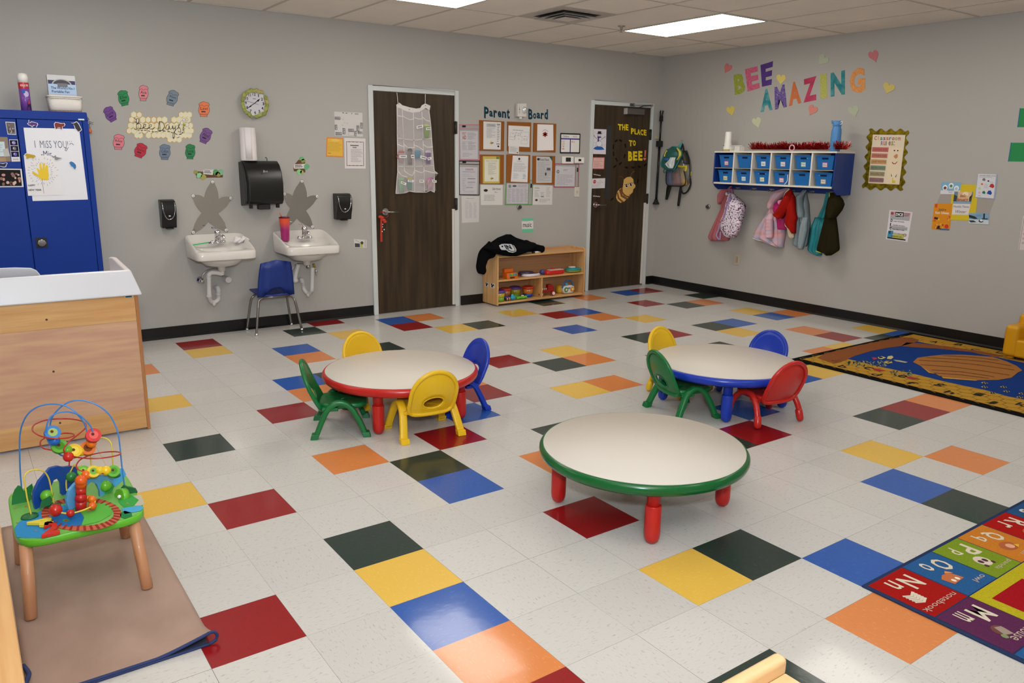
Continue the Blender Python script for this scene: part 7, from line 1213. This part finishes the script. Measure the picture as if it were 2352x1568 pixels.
# ================= rugs =================
def rugmat(n, h, sc=260): return mat('rug_' + n, h, .95, var=.22, vscale=(sc, sc, sc), spec=.05)
k6 = K(1800, 700, 4.261); RX0, RX1, RY0, RY1 = 4.243, 6.06, -1.96, .786
t = thing('bee_rug', 'blue honeycomb rug with brown hive and alphabet border along the right wall', 'rug', ((RX0 + RX1) / 2, (RY0 + RY1) / 2, 0))
part(t, 'rug_border', lambda q: q.box(RX0, RX1, RY0, RY1, .0005, .007, rugmat('black', '121210')), bev=.002)
HN = rugmat('honey', 'b88c34'); RB = rugmat('blue', '1c3c80'); RBR = rugmat('brown', '8a5230'); RG = Plane((0, 0, .0072), (0, 0, 1))
part(t, 'honeycomb_band', lambda q: q.box(RX0 + .075, RX1 - .06, RY0 + .06, RY1 - .06, .007, .0078, HN))
rr = random.Random(12); bx0, bx1, by0, by1 = RX0 + .40, RX1 - .32, RY0 + .3, RY1 - .16
wv = lambda a, b_, n, f: [(a[0] + (b_[0] - a[0]) * i / n + f * rr.uniform(-1, 1), a[1] + (b_[1] - a[1]) * i / n + f * rr.uniform(-1, 1), .0082) for i in range(n)]
part(t, 'blue_field', lambda q: q.add(wv((bx0, by0), (bx1, by0), 10, .02) + wv((bx1, by0), (bx1, by1), 16, .02) + wv((bx1, by1), (bx0, by1), 10, .01) + wv((bx0, by1), (bx0, by0), 16, .02), [tuple(range(52))], RB))
hexl = MB(); hs = .055
for i in range(int(1.8 / (hs * 1.5)) + 1):
    for j in range(int(2.7 / (hs * 1.732)) + 1):
        cx = RX0 + .10 + i * hs * 1.5; cy = RY0 + .09 + (j + .5 * (i % 2)) * hs * 1.732
        if cx > RX1 - .08 or cy > RY1 - .08 or (bx0 - .04 < cx < bx1 + .04 and by0 - .04 < cy < by1 + .04): continue
        for k in range(3): a, b_ = PI / 3 * k, PI / 3 * (k + 1); p0, p1 = Vector((cx + hs * math.cos(a), cy + hs * math.sin(a), .0081)), Vector((cx + hs * math.cos(b_), cy + hs * math.sin(b_), .0081)); n_ = (p1 - p0).cross(Vector((0, 0, 1))).normalized() * .0034; hexl.add([p0 - n_, p1 - n_, p1 + n_, p0 + n_], [(0, 1, 2, 3)], paper('7c5a20'))
hexl.build('honeycomb_lines', t, kind='stuff')
F = lambda x, y: k6(x, y)
part(t, 'branch', lambda q: (q.poly(RG, k6((330, 520), (400, 480), (700, 405), (1000, 345), (1150, 318), (1250, 322), (1330, 345), (1280, 372), (1150, 405), (1000, 425), (850, 455), (700, 500), (560, 560), (500, 575), (440, 560)), RBR, 3), q.poly(RG, k6((1200, 370), (1330, 378), (1600, 408), (1900, 450), (2150, 500), (2100, 510), (1850, 465), (1500, 430), (1250, 415), (1150, 405)), RBR, 3)))
part(t, 'hive', lambda q: (q.poly(RG, k6((1265, 562), (1310, 520), (1420, 505), (1560, 490), (1750, 490), (1900, 500), (2050, 512), (2180, 555), (2280, 600), (2335, 645), (2290, 665), (2230, 715), (2100, 738), (1900, 740), (1720, 725), (1560, 710), (1430, 660), (1340, 600)), rugmat('hive', 'a8703c'), 4), q.poly(RG, k6((1340, 600), (1430, 660), (1560, 710), (1720, 725), (1900, 740), (1880, 746), (1560, 722), (1530, 690), (1420, 668)), rugmat('hy', 'c49a44'), 5), [q.line(RG, k6(*pts), .018, '5e3a20', 5) for pts in (((1330, 545), (1600, 560), (1900, 590), (2250, 640)), ((1400, 520), (1700, 535), (2000, 560), (2220, 600)), ((1350, 590), (1650, 610), (1950, 650), (2200, 690)), ((1450, 640), (1750, 660), (2050, 705)), ((1560, 500), (1850, 515), (2100, 545)), ((1480, 670), (1750, 690), (2000, 722)))]))
part(t, 'big_bee', lambda q: (q.poly(RG, k6((970, 565), (1000, 550), (1060, 555), (1065, 570), (1010, 578)), 'c8b46c', 4), q.line(RG, k6((975, 556), (1065, 562)), .014, '1c1c1c', 5), q.poly(RG, k6((1010, 530), (1020, 505), (1060, 500), (1075, 515), (1050, 535)), 'c8b878', 4), q.poly(RG, k6((1070, 540), (1130, 545), (1215, 562), (1190, 570), (1100, 555)), 'a8a48c', 4), q.poly(RG, k6((920, 515), (960, 505), (1000, 520), (960, 535), (930, 530)), 'c8b878', 5), q.circ(RG, *k6(950, 518), 5, 1.8, '18181c', 7, 8), q.poly(RG, k6((862, 518), (905, 520), (920, 532), (880, 542)), 'a83038', 5)))
rr = random.Random(4)
part(t, 'flowers', lambda q: [q.line(RG, k6((x, y), (x + rr.uniform(-25, 25), y - rr.uniform(8, 22))), .008, rr.choice(['4c5a3c', '6c7a64', '3a4430', '8a9488']), 4) for x, y in [(rr.uniform(620, 1020), rr.uniform(560, 610)) for _ in range(60)] + [(rr.uniform(1050, 1250), rr.uniform(655, 700)) for _ in range(25)]], kind='stuff'); part(t, 'red_petals', lambda q: [q.poly(RG, k6((x, y), (x + 60, y + 4), (x + 130, y + 22), (x + 70, y + 26), (x + 10, y + 14)), 'a02834', 5) for x, y in ((870, 626), (1200, 706))])
for x, y in ((1965, 765), (1965, 805), (2150, 805), (2180, 848), (2040, 862), (2310, 905), (2330, 870)):
    part(t, 'small_bee', lambda q: (q.poly(RG, k6((x - 35, y), (x - 10, y - 10), (x + 20, y - 4), (x + 35, y + 6), (x + 5, y + 12)), 'b8a46c', 4), q.line(RG, k6((x - 12, y - 6), (x - 4, y + 8)), .01, '181818', 5), q.line(RG, k6((x + 10, y - 4), (x + 18, y + 8)), .01, '181818', 5)))
class RL:       # reading from the room: right is -Y, up is towards +X
    n = Vector((0, 0, 1))
    def __init__(s, cx, cy): s.cx, s.cy = cx, cy
    def P(s, u, v, off=0): return Vector((s.cx - v, s.cy - u, .0078 + off))
lets = 'abcdefghijklmnopqr'
for i, c in enumerate(lets):
    S = RL(RX0 + (.14 if i % 2 else .26), RY1 - .24 - i * .135); part(t, 'border_letter', lambda q: q.text(S, c, -.03, -.042, .03, .042, '14140f', 2, .01))
for i, c in enumerate('ABCDEFGHIJ'): S = RL(RX1 - (.13 if i % 2 else .21), RY1 - .33 - i * .17); part(t, 'border_letter', lambda q: q.text(S, c, -.03, -.04, .03, .04, '14140f', 2, .01))
# alphabet rug, bottom right
QX, QY = 1.520, -1.478; t = thing('alphabet_rug', 'bright alphabet rug with coloured letter squares in the bottom right corner', 'rug', (QX + .9, QY - .6, 0))
part(t, 'rug_binding', lambda q: q.box(QX, QX + 2.0, QY - 1.5, QY, .0004, .008, rugmat('navy', '2c3a5c')), bev=.003)
class R2_:
    n = Vector((0, 0, 1))
    def __init__(s, x1, y0, w, h): s.x1, s.y0, s.w, s.h = x1, y0, w, h     # u runs to -X, v (down) runs to +Y
    def P(s, u, v, off=0): return Vector((s.x1 - u * s.w, s.y0 + v * s.h, .0082 + off))
xe = [QX + .014, 1.776, 2.0, 2.210, 2.432, 2.655, 2.88, 3.10]; ytop, ybot = QY - .014, -1.745
IV = 'cfc4b0'
def icon(q, S, k):
    if k == 'book': [q.poly(S, [(.58, .32 + i * .045), (.72, .27 + i * .045), (.86, .34 + i * .045), (.84, .37 + i * .045), (.72, .31 + i * .045), (.60, .36 + i * .045)], IV, 1 + i * .2) for i in range(5)]
    elif k == 'owl': q.poly(S, [(.45, .3), (.8, .28), (.84, .46), (.7, .52), (.5, .5)], 'b8683c', 1); q.circ(S, .58, .34, .04, .04, 'e8dcc8', 2, 10); q.circ(S, .7, .34, .04, .04, 'e8dcc8', 2, 10); q.poly(S, [(.44, .46), (.6, .52), (.52, .56)], 'd88c4c', 2)
    elif k == 'panda': q.circ(S, .55, .38, .16, .14, 'cfc0b0', 1, 16); q.circ(S, .49, .37, .05, .05, '4a2c30', 2, 10); q.circ(S, .62, .38, .05, .05, '4a2c30', 2, 10); q.circ(S, .42, .27, .04, .04, '4a2c30', 2, 8); q.circ(S, .68, .27, .04, .04, '4a2c30', 2, 8)
    elif k == 'ball': q.circ(S, .52, .38, .2, .13, 'a85a34', 1, 16); q.circ(S, .5, .36, .09, .07, 'd8a080', 2, 12); q.poly(S, [(.3, .3), (.42, .26), (.38, .36)], 'd8b030', 3)
    else: q.circ(S, .55, .34, .12, .12, '6a4038', 1, 12); q.poly(S, [(.48, .2), (.62, .26), (.56, .42), (.44, .38)], '98887c', 2); q.circ(S, .66, .24, .05, .05, '7a8a5c', 3, 8)
cells = [(0, 'N', 'n', 'notebook', 'a01c18', 'book'), (1, 'O', 'o', 'owl', '2c5c90', 'owl'), (2, 'P', 'p', 'panda', '7c9428', 'panda'), (3, 'Q', 'q', 'queen', 'c87c2c', 'ball'), (4, 'R', 'r', 'rabbit', 'a81c18', 'ball'), (5, 'S', 's', 'sun', '2c5480', 'book'), (6, 'T', 't', 'tree', '7c9428', 'owl')]
def cell(S, C, c, wd, col, ic): part(t, 'letter_square', lambda q: (q.rect(S, .01, .01, .99, .99, rugmat(col, col), 0), q.text(S, C, .18, .52, .46, .86, IV, 1, .02), q.text(S, c, .56, .66, .72, .9, IV, 1, .01), icon(q, S, ic), q.text(S, wd, .08, .10, .08 + .11 * len(wd), .20, 'b8a494', 1)))
for i, C, c, wd, col, ic in cells: cell(R2_(xe[i + 1], ybot, xe[i + 1] - xe[i], ytop - ybot), C, c, wd, col, ic)
for i, (C, c, wd, col, ic) in enumerate((('M', 'm', 'mouse', '5c2c50', 'mouse'), ('L', 'l', 'leaf', '2c5c90', 'owl'), ('K', 'k', 'kite', 'a01c18', 'ball'))): cell(R2_(xe[1], ybot - .252 * (i + 1), xe[1] - xe[0], .252), C, c, wd, col, ic)
part(t, 'yellow_band', lambda q: q.box(xe[1] + .002, QX + 1.98, QY - 1.48, ybot - .002, .008, .0088, rugmat('yel', 'b8ac24')))
S = R2_(xe[1] + .30, ybot - .29, .245, .235); part(t, 'star_square', lambda q: (q.rect(S, 0, 0, 1, 1, rugmat('r2', 'a01820'), 1.4), q.text(S, 'star', .3, .45, .62, .6, 'b89080', 2.5)))
S = R2_(xe[1] + .56, ybot - .29, .245, .235); part(t, 'moon_square', lambda q: (q.rect(S, 0, 0, 1, 1, rugmat('r3', '2c5c90'), 1.4), q.text(S, 'moon', .3, .45, .62, .6, 'b89080', 2.5)))
# folded mat under the bead maze
t = thing('folded_mat', 'beige backed rug folded over, navy edging, under the bead maze table', 'mat', (-.83, .15, 0)); MT = mat('mat_backing', 'a98f81', .95, col2='9e8477', vscale=(6, 4, 6), bump=.3, bscale=400, spec=.1); NVY = C_('2c3a66', .9)
part(t, 'lower_layer', lambda q: q.box(-1.085, -.585, -.47, .80, .0006, .006, C_('303a4c', .9))); 
def mz(x, y): e = max(0, 1 - (y + .478) / .10) * max(0, 1 - (-.579 - x) / .16); return .012 + .032 * e ** 1.2
gx_, gy_ = 26, 30; vs = []; fs = []
for j in range(gy_ + 1):
    for i in range(gx_ + 1):
        u, v = i / gx_, j / gy_; x = -1.086 + (-.573 + 1.086) * u; y = -.478 + (.82 + .478) * (v ** 1.5); vs.append((x, y, mz(x, y)))
for j in range(gy_):
    for i in range(gx_): a = j * (gx_ + 1) + i; fs.append((a, a + 1, a + gx_ + 2, a + gx_ + 1))
part(t, 'upper_layer', lambda q: q.add(vs, fs, MT, True), solid=.004)
part(t, 'edge_binding', lambda q: (q.tube([(-1.086 + .506 * i / 16, -.480, mz(-1.086 + .506 * i / 16, -.478) - .001) for i in range(17)], .0055, NVY), q.tube([(-1.086 + .506 * i / 16, -.482, .005) for i in range(17)], .0045, NVY), q.tube([(-.585, -.482, .005), (-.562, -.48, .012), (-.557, -.48, .028), (-.566, -.48, .042), (-.585, -.48, .043)], .005, NVY, 8, sm=5)))
part(t, 'edge_flap', lambda q: q.tube([(-1.085, -.30, .02), (-1.075, -.36, .022), (-1.09, -.42, .025), (-1.07, -.47, .02)], .007, NVY, 8, sm=5))
# wooden units at the left and bottom edges
t = thing('wooden_cabinet', 'low maple cabinet at the left edge beside the folded mat', 'cabinet', (-1.35, -1.3, 0)); part(t, 'top_board', lambda q: q.box(-1.62, -1.091, -2.4, -.06, .43, .45, M_maple_y), bev=.003); part(t, 'side_panel', lambda q: q.box(-1.108, -1.090, -2.4, -.06, 0.0, .43, M_maple_y), bev=.002); part(t, 'back_panel', lambda q: q.box(-1.62, -1.108, -.078, -.062, 0, .43, M_maple_x)); part(t, 'side_panel', lambda q: q.box(-1.62, -1.602, -2.4, -.078, 0, .43, M_maple_y))
LWD = wood_mat('pale_birch', 'e6c08e', 'dcb27e', 0, .4, (2, 26)); WY = -1.925
t = thing('wooden_bench', 'pale wood piece with rounded top rail at the bottom edge', 'bench', (-.05, -2.15, 0)); part(t, 'top_rail', lambda q: q.box(-.5, .345, WY - .035, WY, .40, .45, LWD), bev=.014, seg=4); part(t, 'seat_board', lambda q: q.box(-.5, .335, WY - .45, WY - .035, .395, .413, LWD), bev=.003)
for x in (-.5, .315): part(t, 'side_panel', lambda q: q.box(x, x + .018, WY - .44, WY - .006, 0, .395, LWD), bev=.003)
# yellow armchair at the right edge
t = thing('toddler_armchair', 'yellow moulded plastic armchair on the bee rug, cut by the right edge', 'armchair', (5.8, -.42, .009)); YA = plast('d0940c', .35)
part(t, 'arm', lambda q: q.box(5.74, 6.0, -.235, -.13, .03, .285, YA), bev=.03, seg=4); part(t, 'arm', lambda q: q.box(5.74, 6.0, -.70, -.595, .03, .285, YA), bev=.03, seg=4); part(t, 'backrest', lambda q: q.box(5.93, 6.03, -.69, -.14, .03, .36, YA), bev=.035, seg=4); part(t, 'seat', lambda q: q.box(5.75, 5.97, -.62, -.21, .03, .175, YA), bev=.02, seg=3)
for x, y in ((5.80, -.18), (5.95, -.18), (5.80, -.65), (5.95, -.65)): part(t, 'foot', lambda q: q.cyl((x, y, .009), (x, y, .04), .028, YA, n=16))
# ================= bead maze table =================
km = K(20, 910, 4.612); TPZ = .3; ax0, ax1, ay0, ay1 = -1.055, -.652, -.035, .478; cx, cy = (ax0 + ax1) / 2, (ay0 + ay1) / 2
t = thing('bead_maze_table', 'wooden activity table with painted top, wire bead maze and four legs', 'activity table', (cx, cy, .012)); WDL = wood_mat('beech_leg', 'c08a64', 'b07c58', 2, .45, (3, 30))
part(t, 'table_top', lambda q: q.loft([rr_ring(cx, cy, z, (ax1 - ax0) / 2 + e, (ay1 - ay0) / 2 + e, 56, 6) for z, e in ((TPZ - .028, -.004), (TPZ - .024, 0), (TPZ - .003, 0), (TPZ, -.003))], plast('5cb02a', .35)))
TP = Plane((0, 0, TPZ), (0, 0, 1))
for x, y, tx, ty in ((-1.043, -.018, .03, .06), (-.681, -.03, -.035, .07), (-.672, .44, -.035, -.05), (-1.042, .435, .03, -.05)): part(t, 'leg', lambda q: q.lathe([(.0165, 0), (.0195, .004), (.020, .262)], WDL, 20, (x, y, .0165), (tx / .26 * .5, ty / .26 * .5, 1)))
def tp(q, pts, c, k=0): return q.poly(TP, km(*pts), c, k)
tt = part(t, 'painted_scene', lambda q: (q.loft([rr_ring(cx, cy, TPZ + .0004, (ax1 - ax0) / 2 - .006, (ay1 - ay0) / 2 - .006, 56, 6)] * 2, C_('6cae4c', .35), smooth=False),
  tp(q, [(85, 1495), (60, 1400), (110, 1330), (200, 1290), (330, 1220), (440, 1190), (600, 1150), (640, 1210), (640, 1300), (520, 1360), (420, 1420), (350, 1500), (150, 1500)], '2f86bc', 1), tp(q, [(330, 1190), (520, 1110), (600, 1100), (560, 1150), (400, 1230)], 'b0b89c', 1.5),
  tp(q, [(1120, 770), (1215, 765), (1245, 830), (1200, 900), (1130, 960), (1100, 930)], '3c98c8', 1), tp(q, [(1190, 1190), (1380, 1160), (1435, 1180), (1400, 1215), (1230, 1250)], '4aa0cc', 2), tp(q, [(1180, 1240), (1230, 1215), (1300, 1235), (1310, 1270), (1230, 1300), (1180, 1280)], '1f7a44', 2), tp(q, [(1180, 1060), (1300, 1045), (1380, 1100), (1330, 1160), (1220, 1180), (1160, 1120)], '3c9c44', 1),
  tp(q, [(1200, 1080), (1400, 1040), (1440, 1140), (1400, 1160), (1330, 1160)], 'b4ae9c', .8), [q.circ(TP, *km(x, y), 3, 1.2, 'c86a3c', 2, 7) for x, y in ((70, 1190), (90, 1340), (180, 1170), (1260, 1135), (290, 1425))]))
def ellp(cx_, cy_, rx, ry, n=40): return [(cx_ + rx * math.cos(2 * PI * i / n), cy_ + ry * math.sin(2 * PI * i / n)) for i in range(n)]
part(t, 'railway_track', lambda q: (q.loft([[TP.at(*km(*p_), .0018) for p_ in ellp(770, 1250, 425, 180)], [TP.at(*km(*p_), .0018) for p_ in ellp(770, 1245, 345, 130)]], C_('b85838', .5), cap=False, smooth=False), [q.line(TP, km((770 + 352 * math.cos(a), 1246 + 134 * math.sin(a)), (770 + 418 * math.cos(a), 1250 + 174 * math.sin(a))), .008, '8c2c20', 3.4) for a in [2 * PI * i / 34 for i in range(34)]]))
part(t, 'pond', lambda q: (tp(q, [(440, 1300), (500, 1230), (620, 1200), (760, 1230), (800, 1290), (770, 1370), (640, 1385), (500, 1370)], '1f68a8', 2.5), tp(q, ellp(610, 1320, 40, 16, 12), '3c8c4c', 3.2), tp(q, ellp(608, 1322, 18, 8, 8), 'a83a2c', 3.9))); part(t, 'meadow', lambda q: (tp(q, [(800, 1280), (760, 1200), (880, 1140), (1020, 1130), (1090, 1180), (1080, 1260), (960, 1330), (790, 1370), (770, 1360)], '5cb044', 2.2), tp(q, ellp(850, 1190, 70, 34, 20), 'b8a060', 2.8)))
def W(x, y, Y): return Plane((0, Y, 0), (0, -1, 0)).at(*km(x, y))
def wire(name, pts, r, col, sm=6): return part(t, name, lambda q: q.tube([W(*p_) for p_ in pts], r, plast(col, .25), 10, sm=sm))
BW, RWc, YW = '3c7cc0', 'a82820', 'd8c040'
wire('blue_wire', [(142, 1030, .424), (122, 800, .42), (115, 550, .41), (120, 400, .40), (150, 280, .38), (210, 180, .36), (310, 110, .34), (440, 82, .32), (560, 90, .30), (660, 130, .29), (750, 215, .28), (810, 310, .28), (832, 420, .28), (822, 510, .28), (790, 580, .28), (720, 632, .27), (640, 645, .26), (550, 620, .25), (470, 550, .24), (415, 470, .23), (397, 370, .22), (415, 270, .22), (460, 205, .22), (540, 170, .22), (640, 165, .23), (740, 195, .24), (820, 260, .24), (870, 320, .24), (890, 375, .24)], .0028, BW)
wire('blue_wire', [(1228, 960, .283), (1200, 750, .285), (1180, 550, .29), (1160, 400, .30), (1130, 310, .31), (1070, 200, .32), (970, 110, .33), (860, 60, .34), (750, 42, .35), (640, 60, .36), (550, 115, .37), (480, 190, .38), (445, 270, .39), (438, 360, .39)], .0028, BW)
wire('red_wire', [(640, 735, .20), (640, 650, .20), (590, 590, .20), (590, 540, .20), (650, 470, .24), (740, 400, .27), (815, 330, .29), (800, 275, .33), (700, 245, .37), (560, 237, .40), (400, 250, .38), (280, 295, .33), (250, 350, .27), (280, 390, .22), (370, 430, .18), (500, 445, .16), (620, 440, .17), (690, 415, .20), (670, 395, .24), (590, 390, .26), (510, 405, .26)], .0026, RWc)
wire('red_wire', [(400, 430, .30), (345, 465, .28), (335, 510, .24), (370, 550, .2), (450, 568, .18)], .0026, RWc); wire('red_wire', [(660, 630, .2), (760, 650, .16), (900, 658, .13), (1050, 645, .13), (1170, 618, .16), (1180, 595, .22), (1100, 585, .28), (960, 598, .30), (840, 630, .28), (760, 670, .24), (720, 720, .2), (725, 765, .18), (790, 795, .17), (950, 812, .16), (1060, 810, .16), (1108, 795, .18)], .0026, RWc)
wire('yellow_wire', [(245, 1280, .172), (200, 1100, .175), (175, 950, .18), (165, 860, .18), (200, 800, .19), (280, 777, .20), (360, 790, .21), (410, 840, .22), (440, 930, .225), (485, 1165, .228)], .0026, YW); wire('yellow_wire', [(875, 755, .5), (866, 620, .5), (870, 500, .48), (900, 450, .47), (970, 435, .46), (1040, 450, .44), (1085, 500, .42), (1098, 600, .41), (1105, 750, .40), (1118, 860, .40)], .0026, YW); wire('yellow_wire', [(510, 1200, .09), (560, 1232, .08), (650, 1238, .07), (760, 1215, .07), (870, 1170, .09), (912, 1130, .12), (900, 1080, .15), (820, 1065, .17)], .003, YW); wire('yellow_wire', [(615, 1000, .25), (610, 900, .25), (640, 830, .25), (700, 720, .24), (735, 800, .24), (730, 860, .24), (680, 885, .24), (630, 880, .24)], .0026, YW); wire('yellow_wire', [(730, 745, .24), (800, 740, .22), (850, 765, .20)], .0024, YW)
def bead(x, y, Y, r, col, kind='s', disc=None):
    c = W(x, y, Y); q = MB(); d = ((CAM - c).normalized() + Vector((.25, 0, .35))).normalized()
    if kind == 's': q.ell(c, r, plast(col, .25), 16, 10)
    else: q.cyl(c - d * .009, c + d * .009, r, plast(col, .5), n=20); q.circ(Pd(c + d * .009, d), 0, 0, r * .6, r * .6, disc or 'e8d870', 0, 12); q.circ(Pd(c + d * .009, d), r * .1, r * .1, r * .22, r * .22, '5c2c20', 2, 8)
    q.build('bead', t, bev=0)
class Pd:
    def __init__(s, c, n): s.c, s.n = c, n; s.a = n.cross(Vector((0, 0, 1))).normalized(); s.b = s.a.cross(n)
    def P(s, u, v, off=0): return s.c + s.a * u + s.b * v + s.n * off
for a in ((462, 388, .23, .026, '2c74b8', 'd', '9ab060'), (486, 468, .23, .0185, '1f60b8'), (535, 530, .24, .026, '5ca428', 'd', '4a8c24'), (620, 568, .25, .017, '6cb02c'), (690, 580, .26, .026, 'e0b81c', 'd', 'e8cc50'), (765, 582, .27, .018, 'd8b41c'), (835, 552, .27, .026, 'd86c1c', 'd', '7a4020'), (876, 495, .26, .018, 'e0701c'), (895, 415, .245, .026, 'c42824', 'd', 'd8605c'), (632, 640, .2, .018, 'c0241c')): bead(*a)
for a in ((790, 795, .18, .020, '5ca428', 'd', '8cc040'), (820, 830, .17, .018, 'e0641c'), (895, 800, .17, .022, 'd8b820', 'd', '6ca848'), (965, 785, .17, .016, 'd8b820'), (1030, 785, .17, .018, 'e0bc20'), (1105, 795, .17, .022, '5ca428', 'd', '4a9430'), (495, 1205, .09, .022, 'b8281c'), (655, 1238, .07, .0135, 'b8241c'), (885, 1160, .10, .015, 'd8601c'), (880, 1090, .14, .014, 'e0701c'), (835, 1080, .16, .013, 'e07818'), (660, 850, .24, .018, '2c7a34')): bead(*a)
part(t, 'stack_tower', lambda q: [q.cyl(W(765, 1205 - h0, .14), W(765, 1205 - h1, .14), r, plast(c, .3), n=18) for h0, h1, r, c in ((0, 110, .0185, 'b41c18'), (115, 160, .016, 'c02c1c'), (165, 245, .017, 'b82018'), (240, 330, .0185, 'd85818'))]); 
for y, c, r in ((1075, 'b41c18', .02), (890, 'd85818', .02)): bead(765, y, .135, r, c)
# wooden stand-up shapes
def stand(name, pts, Y0, Y1, col, hole=None, th=.016, lab=None):
    def f(q):
        P_ = [W(x, y, Y0 + (Y1 - Y0) * (x - pts[0][0]) / max(1, (max(p[0] for p in pts) - pts[0][0]))) for x, y in pts]; n = (P_[-1] - P_[0]); q.prism(P_, Vector((-.3, .95, 0)).normalized() * th, plast(col, .35))
    return part(t, name, f, bev=.002, plabel=lab)
stand('blue_elephant_arch', [(285, 1200), (262, 1120), (265, 1020), (320, 900), (380, 830), (440, 760), (520, 738), (580, 750), (660, 740), (740, 755), (760, 830), (740, 900), (700, 1000), (650, 1040), (600, 1050), (560, 1040), (550, 920), (520, 870), (480, 890), (450, 960), (430, 1060), (400, 1130), (330, 1180)], .23, .36, '1848a0')
stand('light_blue_arch', [(640, 1215), (612, 1100), (640, 1000), (700, 930), (760, 880), (900, 838), (1080, 825), (1110, 850), (1115, 950), (1090, 1000), (1030, 1050), (970, 1072), (965, 1000), (930, 930), (880, 905), (830, 950), (780, 1010), (740, 1100), (710, 1180)], .14, .26, '58a0d0')
for x, y, Y in ((402, 1052, .235), (1022, 945, .235)): bead(x, y, Y, .022, '64b02c')
for nm_, pts, Y, c in (('green_bush', [(30, 1160), (35, 1060), (60, 990), (90, 950), (120, 960), (150, 1010), (200, 960), (240, 930), (250, 980), (230, 1040), (245, 1090), (170, 1135)], .32, '1f7434'), ('green_bush', [(1190, 1035), (1188, 970), (1215, 940), (1250, 960), (1290, 965), (1340, 980), (1362, 1020), (1340, 1045), (1250, 1055)], .19, '1a5c34'), ('bush_stand', [(325, 1190), (345, 1110), (380, 1090), (430, 1060), (455, 1110), (440, 1150)], .205, '1f6a38'), ('bush_stand', [(965, 1070), (970, 990), (1000, 940), (1060, 960), (1090, 930), (1115, 960), (1100, 1000)], .235, '2c8a40')):
    part(t, nm_, lambda q: q.prism([W(x, y, Y) for x, y in pts], (.003, .008, 0), plast(c, .4)))
part(t, 'ladybird_wheel', lambda q: (q.cyl(W(1170, 1062, .17), W(1235, 1050, .18), .030, plast('64b02c', .35), n=9), q.ell(W(1172, 1062, .155), .007, WH, 8, 6)))
for x, y, Y, r in ((225, 1290, .172, .020), (485, 1180, .22, .016), (1125, 880, .40, .016)): p = W(x, y, Y); p.z = TPZ + .001; part(t, 'leaf_base', lambda q: q.lathe([(r * 1.4, 0), (r * 1.3, .006), (r * .5, .01)], plast('1f6434', .4), 16, p))
for ch, c, cc in (('4', 'e0cc38', ((205, 1325), (500, 1320), (455, 1400), (190, 1395))), ('2', 'c42c20', ((385, 1350), (540, 1370), (545, 1470), (350, 1515)))): part(t, 'number_piece', lambda q: q.text(TP, ch, 0, 0, 1, 1, C_(c, .4), 5, .05, th=.009, quadc=km(*cc)), plabel='painted wooden number %s' % ch)
